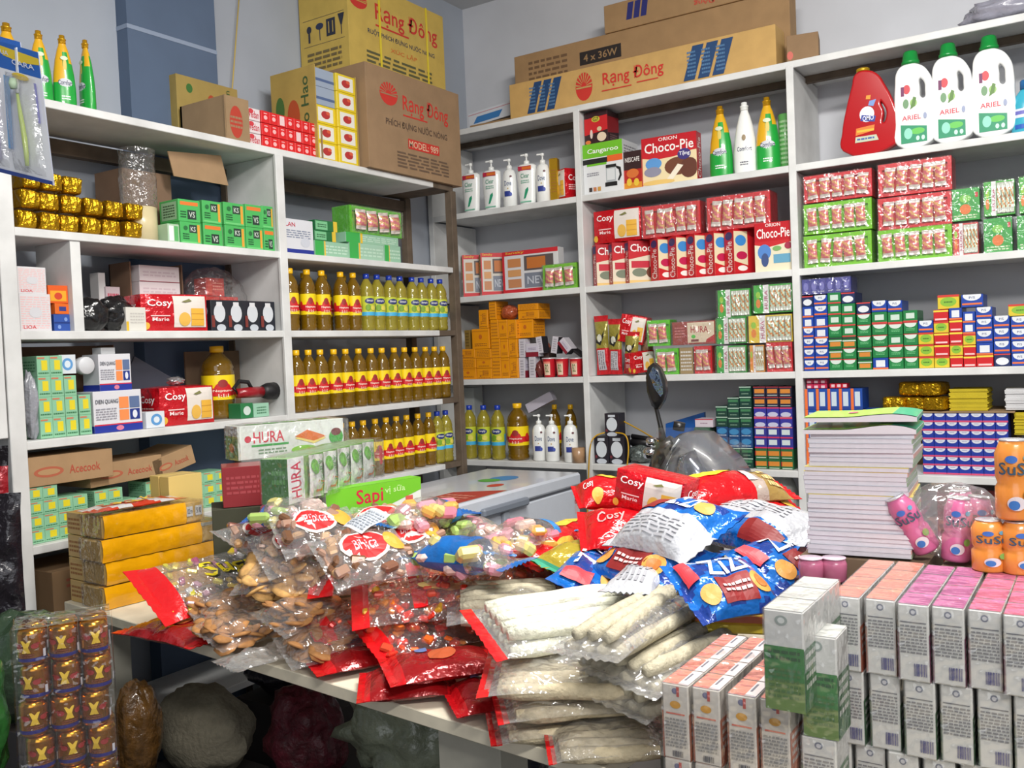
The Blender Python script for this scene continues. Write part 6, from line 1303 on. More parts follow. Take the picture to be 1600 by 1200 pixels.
# ------------------------------------------------------------------ snack bags
sup1 = support('flat brown carton under the red biscuit bags, back of the table', 1.30, 1.75, -2.00, -1.80, 1.0, (110, 60, 50))
sup2 = support('low brown carton under the blue snack bags', 1.24, 1.86, -2.34, -2.04, .925, (110, 84, 60))
RS = (206, 22, 30)
def b_rice(L): return clear_bag('rice_bag', L, .20, .05, rolls(L, .20, .05, random.randint(1, 99), 6, 2, (190, 182, 158)), 'rice_rolls', random.randint(1, 50), haze=.14)
def b_rice2(L): return clear_bag('rice_bag', L, .22, .055, rolls(L, .22, .055, random.randint(1, 99), 6, 2, (224, 224, 204)), 'rice_rolls', random.randint(1, 50), strips=((0, .07),), haze=.14)
def b_rice_s(L): return clear_bag('rice_bag', L, .13, .045, rolls(L, .13, .045, random.randint(1, 99), 4, 2, (190, 182, 158)), 'rice_rolls', random.randint(1, 50), haze=.14)
def b_riceL(L): return clear_bag('rice_bag', L, .24, .042, rolls(L, .24, .042, random.randint(1, 99), 7, 1, (206, 192, 160)), 'rice_rolls', random.randint(1, 50), strips=((0, .05),), haze=.14)
def b_crack(L): return clear_bag('cracker_bag', L, .17, .075, crackers(L, .17, .075, random.randint(1, 99)), 'crackers', random.randint(1, 50), haze=.08)
def b_crackd(L): return clear_bag('cracker_bag', L, .15, .06, crackers(L, .15, .06, random.randint(1, 99), 36, (176, 124, 72)), 'crackers', random.randint(1, 50), haze=.08)
def b_red(L): return clear_bag('sweets_bag', L, .20, .055, sweets(L, .20, .055, random.randint(1, 99), [(214, 50, 30), (222, 100, 34), (226, 170, 50), (190, 30, 26), (214, 80, 50)]), 'wrapped_sweets', random.randint(1, 50), strips=((0, .14),), haze=.05, tint=(255, 225, 212))
def b_redw(L): return clear_bag('sweets_bag', L, .20, .055, sweets(L, .20, .055, random.randint(1, 99), [(214, 50, 30), (222, 110, 34), (226, 170, 50), (206, 80, 60)]), 'wrapped_sweets', random.randint(1, 50), strips=((0, .10),), items=[('c', .55, .5, .16, .14, (226, 196, 120))], haze=.06, tint=(255, 228, 216))
def b_oval(L):
    return clear_bag('jelly_bag', L, .19, .07, sweets(L, .19, .07, random.randint(1, 99), [(140, 96, 76), (176, 140, 120), (120, 84, 60), (206, 160, 110)], 44, .022), 'wrapped_sweets', random.randint(1, 50), items=[('c', .45, .5, .26, .30, (226, 214, 206)), ('c', .45, .5, .23, .25, (206, 30, 34)), ('t', 'Bibica', .32, .40, .58, .60, (226, 196, 206)), ('c', .78, .5, .12, .2, (226, 160, 60))], haze=.12)
def b_sugus(L):
    return clear_bag('sweets_bag', L, .22, .06, sweets(L, .22, .06, random.randint(1, 99), [(206, 196, 70), (196, 150, 170), (206, 206, 206), (226, 196, 60), (170, 90, 120)], 60), 'wrapped_sweets', random.randint(1, 50), strips=((0, .16),), items=[('t', 'Sugus', .38, .30, .86, .70, (40, 40, 20)), ('t', 'Sugus', .37, .33, .85, .73, (226, 206, 30))], haze=.10)
def b_blue(tip=(20, 90, 170), fr=.24):
    def f(L):
        t = clear_bag('sweets_bag', L, .13, .08, sweets(L*.8, .13, .08, random.randint(1, 99), [(226, 160, 176), (226, 176, 90), (220, 130, 150), (220, 206, 130), (170, 200, 110), (230, 200, 190)], 26, .034), 'wrapped_sweets', random.randint(1, 50), strips=((0, fr), (.92, 1)), strip_col=tip, haze=.12, pinch=.35, seal=.13, flare=1.15)
        return t
    return f
def wholebag(name, W, T, matfn, items, **k):
    def f(L):
        mb, P = pouch_mesh(L, W, T, matfn, random.randint(1, 90), items, **k); return mb.make(name)
    return f
RP, YP = pouch((200, 16, 26)), pouch((206, 170, 60))
b_cosy = wholebag('biscuit_pouch', .13, .07, lambda u, v: RP, [('c', .62, .85, .22, .28, (214, 176, 60)), ('t', 'Cosy', .15, .3, .32, .6, (230, 220, 220)), ('c', .35, .12, .1, .12, (206, 160, 60))])
b_cosyr = wholebag('biscuit_pouch', .15, .075, lambda u, v: RP if u < .62 or u > .92 else (pouch((176, 160, 150)) if u < .74 else pouch((160, 130, 70))), [('c', .38, .80, .20, .20, (224, 190, 40)), ('r', .62, .3, .70, .75, (200, 180, 180)), ('ln', .76, .1, .9, .9, 4, (206, 180, 120))])
b_cosyp = wholebag('biscuit_pouch', .17, .06, lambda u, v: RP, [('t', 'Cosy', .2, .35, .5, .65, (214, 150, 150)), ('c', .85, .5, .1, .22, (206, 160, 50))])
b_olive = wholebag('biscuit_pouch', .15, .07, lambda u, v: pouch((170, 150, 50)), [('r', .0, .0, .08, 1, (60, 150, 120)), ('c', .6, .5, .2, .25, (186, 166, 60))])
BLP, SIL = pouch((24, 104, 190)), pouch((196, 198, 204)); MRN = (130, 30, 30)
def zi(front=True):
    base = lambda u, v: (pouch((30, 60, 140)) if noise.noise(Vector((u*5, v*4, 3))) > .15 else BLP)
    return base, [('r', .30, .08, .66, .46, MRN), ('c', .74, .30, .10, .16, (214, 150, 70)), ('c', .20, .26, .09, .15, (214, 150, 70)), ('c', .74, .30, .06, .10, (190, 110, 50)), ('t', 'ZiZi', .28, .50, .74, .86, (236, 236, 240)), ('ln', .34, .18, .62, .34, 2, (220, 190, 190)), ('r', .08, .5, .18, .9, (206, 60, 70))]
_b, _i = zi()
b_zi = wholebag('snack_pouch', .16, .06, _b, _i)
b_ziw = wholebag('snack_pouch', .19, .085, lambda u, v: SIL if v < .5 else _b(u, v), [('r', .1, .52, .34, .8, MRN), ('t', 'ZiZi', .42, .60, .72, .9, (236, 236, 240)), ('ln', .2, .1, .8, .4, 6, (170, 170, 176)), ('c', .8, .7, .07, .12, (214, 150, 70))])
b_zis = wholebag('snack_pouch', .18, .08, lambda u, v: SIL if v > .34 else BLP, [('r', .6, .04, .9, .3, MRN), ('ln', .2, .5, .8, .8, 5, (176, 176, 182))])
b_silver = wholebag('snack_pouch', .10, .04, lambda u, v: SIL, [('ln', .2, .2, .8, .8, 5, (150, 150, 156)), ('r', .85, 0, 1, 1, (40, 110, 190))])
b_wrapper = wholebag('clear_wrapper', .12, .03, lambda u, v: film(.14), None, wr=.012)
b_redp = wholebag('sweets_pouch', .17, .045, lambda u, v: pouch((150, 20, 24)) if .12 < u < .9 else pouch(RS), [('c', .5, .5, .12, .2, (176, 80, 40)), ('r', .3, .7, .4, .85, (90, 110, 160))])
ZF = TZ+.002
G = [
 # front left
 (b_redp, (222, 985), (345, 1010), .835, 'dark red glossy pouch lying at the table front beside the yellow pile'),
 (b_redp, (262, 955), (420, 930), .837, 'dark red pouch lying flat beneath the bag with yellow lettering'),
 (b_crackd, (300, 985), (452, 955), .862, 'bag of brown crackers between the yellow-lettered bag and the table edge'),
 (b_sugus, (222, 962), (448, 905), .895, 'sweets bag with yellow lettering and red header, front left of the table'),
 (b_crackd, (318, 1022), (440, 985), .845, 'bag of brown crackers at the table edge beneath the pale cracker bag'),
 (b_crackd, (415, 1000), (535, 965), .885, 'bag of small round crackers under the pale one'),
 (b_crack, (384, 925), (520, 925), .945, 'clear bag of pale round crackers, topmost at front left'),
 (b_wrapper, (350, 1050), (500, 1005), .84, 'crumpled empty clear wrapper sticking over the table edge'),
 (b_redp, (480, 1052), (700, 1010), .835, 'flat dark red sweets pouch lowest at the middle of the table edge'),
 (b_redp, (560, 1088), (712, 1075), .835, 'dark red pouch hanging at the table edge above the white sack'),
 (b_red, (478, 1000), (700, 960), .872, 'red-ended bag of sweets between the crackers and the rice rolls, second layer'),
 (b_red, (568, 1025), (760, 985), .87, 'red-ended bag of sweets beside the lowest rice rolls'),
 (b_redw, (550, 968), (810, 945), .93, 'red-ended amber sweets bag with cream oval, on top in the middle'),
 (b_red, (486, 925), (760, 905), .945, 'red-ended bag of golden sweets right of the pale crackers'),
 # rice rolls
 (b_riceL, (760, 1135), (1015, 1115), .835, 'clear bag of rice rolls, lowest layer at the table edge'),
 (b_riceL, (770, 1105), (1025, 1085), .878, 'clear bag of rice rolls with red end, second layer up'),
 (b_riceL, (755, 1065), (1020, 1060), .921, 'clear bag of rice rolls with red end, third layer up'),
 (b_rice, (930, 1120), (1100, 1040), .90, 'clear bag of rice rolls beside the drink cartons, lower one'),
 (b_rice, (940, 1085), (1118, 1000), .95, 'clear bag of rice rolls beside the drink cartons, upper one'),
 (b_rice, (700, 965), (890, 955), .935, 'greyish bag of rice rolls at the left of the rice heap'),
 (b_rice2, (745, 1015), (1010, 975), .965, 'bag of white rice rolls with wavy red end, topmost in the heap'),
 (b_rice_s, (905, 1045), (1065, 940), 1.01, 'narrow bag of rice rolls lying diagonally across the heap'),
 # mid left
 (b_oval, (430, 868), (560, 850), 1.045, 'clear jelly bag with red oval label behind the pale crackers'),
 (b_oval, (500, 915), (640, 890), 1.02, 'clear jelly bag with red oval label above the red-ended bag'),
 (b_oval, (535, 850), (672, 850), 1.02, 'clear jelly bag with red oval label beside the white paper tag'),
 (b_blue(), (385, 830), (530, 822), 1.09, 'sweets bag with twisted blue end under the green cake boxes'),
 (b_blue((24, 100, 180), .3), (728, 815), (590, 840), 1.06, 'sweets bag with blue end at its right, before the freezer'),
 (b_blue((20, 96, 170), .62), (645, 885), (815, 905), 1.03, 'large blue-ended sweets bag in the middle of the table'),
 (b_blue((220, 110, 40), .3), (680, 845), (800, 868), 1.0, 'orange-ended sweets bag behind the large blue-ended one'),
 (b_blue((30, 130, 200), .3), (865, 845), (760, 888), 1.04, 'sweets bag with turquoise end pointing at the red pouches'),
 (b_oval, (365, 885), (440, 862), 1.0, 'small brown jelly bag between the yellow pile and the crackers'),
 (b_oval, (400, 900), (520, 880), .99, 'small clear bag of brown jellies right behind the pale crackers'),
 (b_oval, (590, 880), (700, 870), .99, 'small clear bag of jellies left of the large blue-ended bag'),
 (b_redw, (640, 935), (850, 915), .96, 'amber sweets bag with cream oval, under the large blue-ended bag'),
 (b_crackd, (440, 1045), (585, 1015), .838, 'bag of dark crackers flat on the table edge left of the red pouches'),
 (b_redp, (600, 1065), (780, 1040), .87, 'dark red pouch lying between sweets bags and rice rolls'),
 (b_redp, (700, 1110), (840, 1090), .835, 'dark red pouch under the red ends of the rice bags'),
 (b_riceL, (850, 1160), (1035, 1150), .836, 'clear bag of rice rolls lowest beside the fruit drink packs'),
 # red biscuit bags
 (b_cosy, (800, 905), (930, 850), 1.0, 'long red biscuit pouch with yellow biscuit, left of the olive bag'),
 (b_cosyp, (905, 855), (1050, 850), 1.055, 'flat red biscuit pouch with faint lettering in the red heap'),
 (b_cosy, (898, 800), (985, 795), 1.085, 'small red biscuit pouch, leftmost in the red heap'),
 (b_cosyr, (1040, 805), (1222, 785), 1.10, 'long red pouch with clear window lying over the red heap'),
 (b_cosyp, (1110, 835), (1250, 820), 1.05, 'red biscuit pouch beside the notebooks, partly covered'),
 (b_cosyp, (1000, 830), (1130, 830), 1.04, 'red biscuit pouch under the long windowed one'),
 (b_olive, (862, 925), (965, 885), .985, 'olive yellow biscuit pouch between red and blue bags'),
 # blue snacks
 (b_zi, (905, 965), (950, 890), .98, 'blue snack pouch with brown panel standing at the left of the blue ones'),
 (b_zi, (955, 890), (1095, 935), 1.03, 'blue snack pouch with biscuit picture in the middle of the blue heap'),
 (b_ziw, (1000, 850), (1130, 880), 1.085, 'silver and blue snack pouch, topmost at the heap middle'),
 (b_zis, (1110, 840), (1275, 880), 1.07, 'silver-backed snack pouch with blue rim beside the notebooks'),
 (b_zi, (1060, 965), (1200, 945), 1.035, 'blue snack pouch with biscuit pictures beside the green drink pack'),
 (b_zi, (1170, 930), (1275, 895), 1.03, 'blue snack pouch half under the silver-backed one'),
 (b_silver, (975, 940), (1015, 905), 1.045, 'small silver and blue pouch standing between blue ones'),
]
random.seed(11)
TILT = {b_sugus: .5, b_oval: .42, b_zi: .42, b_ziw: .40, b_zis: .3, b_crack: .35, b_crackd: .22, b_redw: .3, b_red: .22, b_olive: .3, b_rice2: .15, b_rice: .12, b_cosy: .3, b_cosyp: .35, b_cosyr: .3}
for mk, pA, pB, z, lab in G:
    tl = TILT.get(mk, 0); up_ = .05*math.sin(tl)
    pbag(mk, pA, pB, z, lab, mk.__name__ and ('snack_pouch' if mk in (b_zi, b_ziw, b_zis, b_silver) else 'biscuit_pouch' if mk in (b_cosy, b_cosyp, b_cosyr, b_olive) else 'rice_roll_bag' if mk in (b_rice, b_rice2, b_rice_s, b_riceL) else 'cracker_bag' if mk in (b_crack, b_crackd) else 'clear_wrapper' if mk is b_wrapper else 'sweets_bag'), rx=tl if pA[0] < pB[0] else -tl).location.z += up_
# white printed slip
p = Wp(572, 812, 1.14); m = MB(); R = Matrix.Rotation(.5, 3, 'X')
m.grid(lambda u, v: tuple(Vector(((u-.5)*.10, (v-.5)*.08, .004*math.sin(u*5)+.003*math.sin(v*6)))), 8, 6, mat((214, 220, 226), .5)); m.deco(lambda u, v, l: ((u-.5)*.10, (v-.5)*.08, .004*math.sin(u*5)+.003*math.sin(v*6)+l+.001), [('ln', .1, .1, .9, .9, 8, (170, 176, 186))], flat=False)
tag(m.make('paper_slip', loc=p, rot=(.45, 0, -.4)), 'white printed paper slip on the jelly bag before the green biscuit box', 'paper')
p = Wp(1022, 803, 1.12); cosy_bag('red biscuit bag standing tilted on the red heap before the scooter', (p.x, p.y, 1.128), (.0, .18, .0), .56, .7, .54, 'red biscuit bags on the table')
p = Wp(1165, 985, .99); m = MB(); m.box((0, 0, 0), (.16, .14, .02), pouch((226, 200, 70)), ch=.004); m.deco(lambda u, v, l: (-.08+.16*u, -.07+.14*v, .0105+l), [('r', 0, 0, 1, .3, (226, 120, 60)), ('c', .5, .6, .08, .06, (206, 120, 60))]); tag(m.make('yellow_packet', loc=(p.x-.02, p.y+.04, 1.0), rot=.3), 'flat yellow and orange packet beside the green drink pack', 'packet')

# ------------------------------------------------------------------ side bench with drink cartons
BT = .818
m = MB(); m.bx(2.145, 3.2, -3.05, -1.5, BT-.03, BT-.001, mat((150, 140, 120), .7, noise_amt=.1)); t = thing('side_bench', 'low side bench under the stacked drink cartons', 'bench'); m.make('bench_top', t)
for x in (2.16, 3.1):
    for y in (-3.0, -1.6): m = MB(); m.bx(x, x+.06, y, y+.06, 0, BT-.03, mat((120, 112, 96), .7)); m.make('leg', t)
GH, GW, GD = .107, .0405, .062
BARC = (70, 70, 130)
def milk_faces(top, side, kind):
    F = [('c', .5, .90, .12, .045, (120, 124, 140)), ('c', .5, .90, .07, .026, (200, 200, 206)), ('r', .08, .76, .92, .775, (110, 112, 120)), ('ln', .08, .36, .92, .74, 9, (130, 130, 134)), ('bar', .5, .08, .92, .24, BARC)]
    if kind == 'fruit': F = [('c', .5, .91, .12, .04, (110, 110, 140)), ('r', .56, .84, .66, .97, (190, 80, 70)), ('c', .5, .73, .2, .05, (206, 150, 40)), ('r', .15, .60, .85, .62, (206, 100, 80)), ('ln', .1, .16, .9, .56, 9, (140, 138, 136)), ('bar', .35, .04, .75, .12, (80, 80, 90))]
    if kind == 'green': F = [('r', 0, 0, 1, .64, (50, 120, 56)), ('r', 0, 0, 1, .30, (100, 130, 60)), ('c', .45, .90, .16, .05, (150, 160, 156)), ('c', .45, .90, .09, .03, (206, 210, 208)), ('ln', .1, .5, .9, .62, 2, (30, 80, 40)), ('ln', .1, .12, .9, .44, 6, (70, 110, 50))]
    T = [('r', .02, .02, .98, .98, top)]
    if kind == 'fruit': T = [('r', .02, .02, .60, .98, top), ('r', .60, .02, .98, .98, (206, 196, 196)), ('r', .66, .3, .74, .8, (110, 110, 120))]
    S = [('r', 0, 0, 1, .62, side), ('ln', .1, .2, .9, .6, 4, (200, 200, 196))]
    return {'F': F, 'T': T, 'R': S, 'L': S}
MK = {}
def milk_pack(key, top, side, kind, h=GH, w=GW, n=4, group=None):
    if key in MK: return cp(MK[key], (0, 0, 0))
    t = thing('drink_pack', 'x', 'drink pack'); body = (206, 206, 204) if kind != 'fruit' else (206, 200, 192)
    f = carton_mesh(w-.001, GD-.001, h, body, milk_faces(top, side, kind), ch=.002).make('drink_carton', t); f.location = (0, GD/2, 0)
    for i in range(1, n): o = f.copy(); C.objects.link(o); o.parent = t; o.location = (0, GD*(i+.5), 0)
    wrap_box(t, -w/2-.0002, w/2+.0002, -.001, n*GD, .0008, h+.0002, 3, .0003); MK[key] = t; return t
MR = math.radians(-4)
def put_milk(key, args, px, py, ztop, label, group, h=GH, rz=MR, w=GW, dx=0, dy=0, n=4):
    t = milk_pack(key, *args, h=h, w=w, n=n); p = Wp(px, py, ztop); t.location = (p.x+w/2*math.cos(rz)+dx, p.y+w/2*math.sin(rz)+dy, ztop-h); t.rotation_euler = (0, 0, rz); tag(t, label, None, group); return t
Z1, Z2, Z3, Z4 = BT+3*GH+.001, BT+2*GH+.0007, BT+GH+.0004, BT
SAL, MAG, PNK, WHT, GRN = (216, 134, 112), (186, 100, 150), (200, 98, 140), (206, 208, 202), (40, 100, 50)
y1 = Wp(1297, 930, Z1).y
def rowpos(px, z, yl):                         # x of a column seen at px on the front line
    return sol(px, (0, yl, z), 0)
kinds1 = [('sal', (SAL, (190, 100, 70), 'm'), 1297, 'salmon-topped'), ('sal', None, 1351, 'salmon-topped'), ('mag', (MAG, (130, 40, 90), 'm'), 1401, 'violet-topped'), ('mag', None, 1454, 'violet-topped'), ('pnk', (PNK, (150, 30, 80), 'm'), 1513, 'pink-topped'), ('pnk', None, 1567, 'pink-topped')]
AR = {'sal': (SAL, (190, 100, 70), 'm'), 'mag': (MAG, (130, 40, 90), 'm'), 'pnk': (PNK, (150, 30, 80), 'm'), 'wht': (WHT, GRN, 'm'), 'grn': (WHT, GRN, 'green'), 'fru': ((222, 140, 118), (190, 110, 80), 'fruit')}
def row(pxs, z, keys, names, layer, y0):
    for i, (px, k) in enumerate(zip(pxs, keys)):
        x = rowpos(px, z, y0); t = milk_pack(k, *AR[k]); t.location = (x+GW/2, y0+.004*math.sin(i*2.1), z-GH); t.rotation_euler = (0, 0, MR*.0+rnd(-.01, .01)); tag(t, '%s drink pack, %s in the %s layer of the right-hand stack' % (names[i], nth(i, len(pxs)), layer), None, 'drink packs in the right-hand stack')
row([1297, 1350, 1402, 1455, 1511, 1567], Z1, ['sal', 'sal', 'mag', 'mag', 'pnk', 'pnk'], ['salmon-topped']*2+['violet-topped']*2+['pink-topped']*2, 'top', y1)
row([1303, 1357, 1412, 1468, 1526, 1584], Z2, ['wht']*6, ['white green-sided']*6, 'middle', y1+.004)
row([1285, 1335, 1387, 1442, 1500, 1560], Z3, ['wht']*6, ['white green-sided']*6, 'bottom', y1+.008)
# salmon stack at the left end
p = Wp(1033, 1066, Z2); xs = [rowpos(q, Z2, p.y) for q in (1033, 1079, 1135, 1185)]
for l, (zt, nm) in enumerate(((Z4+GH, 'bottom'), (Z3+GH, 'middle'), )): pass
for l, (zt, nm) in enumerate(((Z3, 'lower'), (Z2, 'upper'))):
    for i, x in enumerate(xs):
        t = milk_pack('fru', *AR['fru']); t.location = (x+GW/2, p.y+.003*(i % 2), zt-GH+.0003); t.rotation_euler = (0, 0, 0); tag(t, 'orange-fruit drink pack with striped top, %s in the %s layer' % (nth(i, 4), nm), None, 'fruit drink packs at the stack end')
t = milk_pack('grn1', *AR['grn'], h=.13, w=.052, n=3); q = Wp(1189, 950, Z2+.1308); t.location = (q.x+.028, q.y, Z2+.0008); t.rotation_euler = (0, 0, 0); tag(t, 'green and white drink pack perched high on the fruit drink packs', None)
t = milk_pack('grn2', *AR['grn'], h=.135, w=.046, n=1); q = Wp(1246, 990, 1.12); t.location = (q.x+.027, q.y, 1.12-.135); t.rotation_euler = (0, 0, 0); tag(t, 'green and white drink pack beside the salmon-topped packs, lower one', None)
t = milk_pack('grn3', *AR['wht'], h=GH, w=.046, n=1); t.location = (q.x+.023, q.y, 1.12-.1355-GH); tag(t, 'plain white drink pack under the lower green and white one', None)
carton('supply_carton', 'low carton under the plain white drink pack', 'carton', .046, .06, 1.12-.1362-GH-BT, board((120, 104, 84)), {}, (q.x+.023, q.y+.031, BT))
# supports behind the front rows
def sup(label, x0, x1, y0, y1_, z1, col): return carton('supply_carton', label, 'carton', x1-x0, y1_-y0, z1-BT-.001, board(col), {}, ((x0+x1)/2, (y0+y1_)/2, BT))
yb = y1+4*GD+.012
# notebooks
NZ = Z1
a = Wp(1257, 865, NZ); b = Wp(1420, 872, NZ); nw = (b-a).xy.length; nd = .155; ntop = solz(660, *(a.xy+(b-a).xy/2)[:])
sup('brown carton under the notebooks', a.x-.01, b.x+.03, a.y-.001 if a.y > yb else yb, a.y+nd+.03, NZ-.003, (120, 100, 80))
rzN = math.atan2(b.y-a.y, b.x-a.x)-.10; ctr = Vector(((a.x+b.x)/2, (a.y+b.y)/2+nd/2, 0))
n_books = 26; H = ntop-NZ-.02; th = H/n_books; R = random.Random(4)
for i in range(n_books):
    m = MB(); cov = (226, 210, 120) if i in (12, 17, 18) else (206, 204, 212); pg = mat((208, 206, 214), .8, noise_amt=.05, noise_scale=90, kind='paper_pages'); sp = [(150, 170, 140), (196, 150, 140), (170, 176, 176), (140, 160, 130)][i % 4]
    m.box((0, 0, th*.47), (nw, nd, th*.93), pg, ch=.0006); m.box((0, 0, th*.93), (nw+.001, nd+.001, th*.10), card(cov)); m.box((nw/2, 0, th*.5), (.0016, nd, th*.88), card(sp))
    dx = 0 if i < 13 else (-.004 if i < 19 else .006)
    tag(m.make('notebook', loc=(ctr.x+dx+R.uniform(-.002, .002), ctr.y+R.uniform(-.003, .003), NZ+i*th+.0002), rot=rzN+R.uniform(-.012, .012)), ('notebook with yellow cover edge in the tall stack, %s' if i in (12, 17, 18) else 'white notebook in the tall stack, %s from the table') % (str(ORD[i] if i < 18 else ['nineteenth', 'twentieth', 'twenty-first', 'twenty-second', 'twenty-third', 'twenty-fourth', 'twenty-fifth', 'twenty-sixth'][i-18])), 'notebook', 'notebooks in the tall stack')
zt = NZ+n_books*th
for k in range(2):
    m = MB(); GC = card((150, 196, 80)); GT = card((40, 150, 110)); PG = mat((214, 210, 216), .8); bend = lambda u: .022*max(0, (u-.35)/.65)**1.5*(1-k*.3)
    for s_, (mm, z0, z1) in enumerate(((PG, .001, .007), (GC, .0072, .0084))):
        m.grid(lambda u, v: (-nw*.54+nw*1.08*u, -nd/2-.006*(1-u)+nd*v, z1+bend(u)*math.sin(PI*min(1, (u-.0)*1.0))), 24, 4, (lambda u, v: (GT if v > .0 and u > .78 else GC)) if s_ else mm)
        if not s_:
            m.grid(lambda u, v: (-nw*.54+nw*1.08*u, -nd/2-.006*(1-u), (z1+bend(u)*math.sin(PI*min(1, u)))*v), 24, 2, PG); m.grid(lambda u, v: (nw*.54, -nd/2+nd*u, z1*v), 2, 2, GT)
            m.grid(lambda u, v: (-nw*.54+nw*1.08*u, nd/2, (z1+bend(u)*math.sin(PI*min(1, u)))*v), 24, 2, PG); m.grid(lambda u, v: (-nw*.54, -nd/2-.006+nd*u, z1*v), 2, 2, PG); m.grid(lambda u, v: (-nw*.54+nw*1.08*u, -nd/2+nd*v, .0003), 2, 2, PG)
    m.deco(lambda u, v, l: (-nw*.54+nw*1.08*u, -nd/2+nd*v, .0088+bend(u)*math.sin(PI*u)+l), [('c', .4, .5, .05, .10, (206, 90, 110))] if k else [], flat=False)
    tag(m.make('exercise_book', loc=(ctr.x+.004, ctr.y, zt+.0005+k*.0205), rot=rzN+.02*k), 'green exercise book with curled pages on the notebook stack, %s one' % ('under', 'top')[k], 'exercise book', 'green exercise books')
# clear film round the upper part of the stack
# pink cups in front of the stack
cupm = thing('yogurt_cup', 'x', 'cup'); m = MB(); PK = plast((186, 104, 136), .25); m.lathe([(.016, 0), (.020, .004), (.021, .03), (.018, .038)], PK, n=18); m.make('cup_body', cupm)
m = MB(); m.lathe([(.019, .0385), (.020, .040), (.019, .041)], mat((214, 190, 206), .2, .3), n=18); m.make('lid', cupm)
CZ = 1.10; c0 = Wp(1288, 897, CZ)
sup('dark carton holding small pink cups before the notebooks', c0.x-.042, c0.x+.042, c0.y-.035, c0.y+.022, CZ-.001, (90, 60, 66))
fc = True
for i, q in enumerate(((1268, 908), (1304, 908), (1279, 889), (1313, 889))):
    loc = Wp(*q, CZ); lab = 'small pink drink cup before the notebooks, %s' % ('front left', 'front right', 'rear left', 'rear right')[i]
    if fc: cupm.location = loc; cupm['label'] = lab; cupm['group'] = 'small pink cups'; fc = False
    else: cp(cupm, loc, rnd(0, 3), lab, 'small pink cups')
# pink bottles in clear bag, orange bottles
def susu(col, name_t, h=.10, r=.022):
    t = thing('yogurt_bottle', 'x', 'bottle'); m = MB(); Cc = plast(col, .25)
    m.lathe([(r*.9, 0), (r, .004), (r, h*.40), (r*.86, h*.46), (r*.98, h*.54), (r, h*.84), (r*.8, h*.95), (r*.72, h)], Cc, n=20)
    m.deco(cyl(r, 0, h, 1.1), [('c', .4, .78, .14, .05, (60, 110, 190)), ('c', .75, .80, .08, .04, (90, 160, 190)), ('t', 'SuSu', .10, .58, .92, .74, (50, 80, 100)), ('c', .5, .22, .2, .09, (214, 206, 210)), ('c', .45, .20, .12, .06, (50, 110, 180)), ('c', .75, .34, .1, .06, (120, 170, 80))], flat=False); m.make('bottle_body', t)
    m = MB(); m.lathe([(r*.74, h), (r*.76, h+.002), (r*.7, h+.003)], mat((206, 206, 210), .2, .6), n=18); m.make('lid', t); return t
zb = Z1; sP = susu((200, 104, 148), 'p'); sO = susu((222, 140, 60), 'o', .125, .025)
def setb(o, px, py, z, label, rot, group, first, s=1):
    p = Wp(px, py, z)
    if first: o.location = p; o.rotation_euler = rot; o['label'] = label; o['group'] = group; return o
    return cp(o, p, rot, label, group)
sup('brown carton behind the pink-topped packs, under the small bottles', 2.475, 2.75, yb+.002, yb+.22, Z1-.003, (130, 110, 90))
tb = thing('bottle_bag', 'clear plastic bag bundle of pink yogurt bottles beside the notebooks', 'bag', (0, 0, 0)); 
pb_ = [((1462, 885), (0, .75, .2)), ((1500, 882), (0, .0, .3)), ((1528, 878), (0, -.06, .1))]
for i, (q, ro) in enumerate(((((1447, 872), (.1, -.5, .2))), ((1490, 878), (0, .08, .2)), ((1520, 876), (0, .1, .6)), ((1505, 862), (0, -.05, .2)))):
    p = Wp(q[0], q[1], Z1+.004); o = cp(sP, (0, 0, 0)); 
    for k in ('label', 'category', 'group'):
        if k in o: del o[k]
    o.parent = tb; o.location = (p.x, p.y+.02, Z1+.014 if i == 0 else Z1+.003); o.rotation_euler = ro
for ch in list(sP.children): bpy.data.objects.remove(ch)
bpy.data.objects.remove(sP)
p = Wp(1488, 878, Z1); crumple(.155, .10, .125, None, 60, 'plastic_wrap', '', (p.x, p.y+.03, Z1+.0015), m_=film(.10), amp=.10, parent=tb)
setb(sO, 1546, 890, Z1+.0005, 'orange yogurt bottle in the lower pair, left one', (0, 0, .3), 'orange yogurt bottles', True); sO.scale = (1, 1, .62)
o = setb(sO, 1592, 894, Z1+.0005, 'orange yogurt bottle in the lower pair, right one', (0, 0, .5), 'orange yogurt bottles', False); o.scale = (1, 1, .62)
p = Wp(1592, 894, Z1); o = cp(sO, (p.x-.004, p.y+.001, Z1+.083), .2, 'tall orange yogurt bottle stacked on the lower pair at the edge', 'orange yogurt bottles'); o.scale = (1.05, 1.05, .95)
# ------------------------------------------------------------------ drink cans, lower left foreground
CG = mat((196, 130, 40), .22, .9, kind='gold_can'); can = thing('drink_can', 'x', 'can'); m = MB(); r = .0265; hc = .069
m.lathe([(r*.84, 0), (r*.97, .004), (r, .008, mat((50, 50, 150), .3, .5)), (r, .015, CG), (r, .060, CG), (r*.99, .063, mat((214, 160, 50), .18, 1.0, kind='gold_can_rim')), (r*.88, .067), (r*.86, hc)], CG, n=28); m.make('can_body', can)
m = MB(); m.deco(cyl(r, .010, .062, 1.3), [('p', [(.36, .78), (.64, .78), (.56, .52), (.62, .3), (.38, .3), (.44, .52)], (222, 186, 50)), ('c', .27, .56, .10, .10, (150, 40, 40)), ('c', .73, .56, .10, .10, (150, 40, 40)), ('p', [(.12, .62), (.2, .7), (.28, .6)], (150, 40, 40)), ('p', [(.88, .62), (.8, .7), (.72, .6)], (150, 40, 40)), ('ln', .3, .14, .7, .28, 2, (120, 60, 50)), ('r', .92, .1, 1, .4, (190, 190, 200))], flat=False); m.make('printed_label', can)
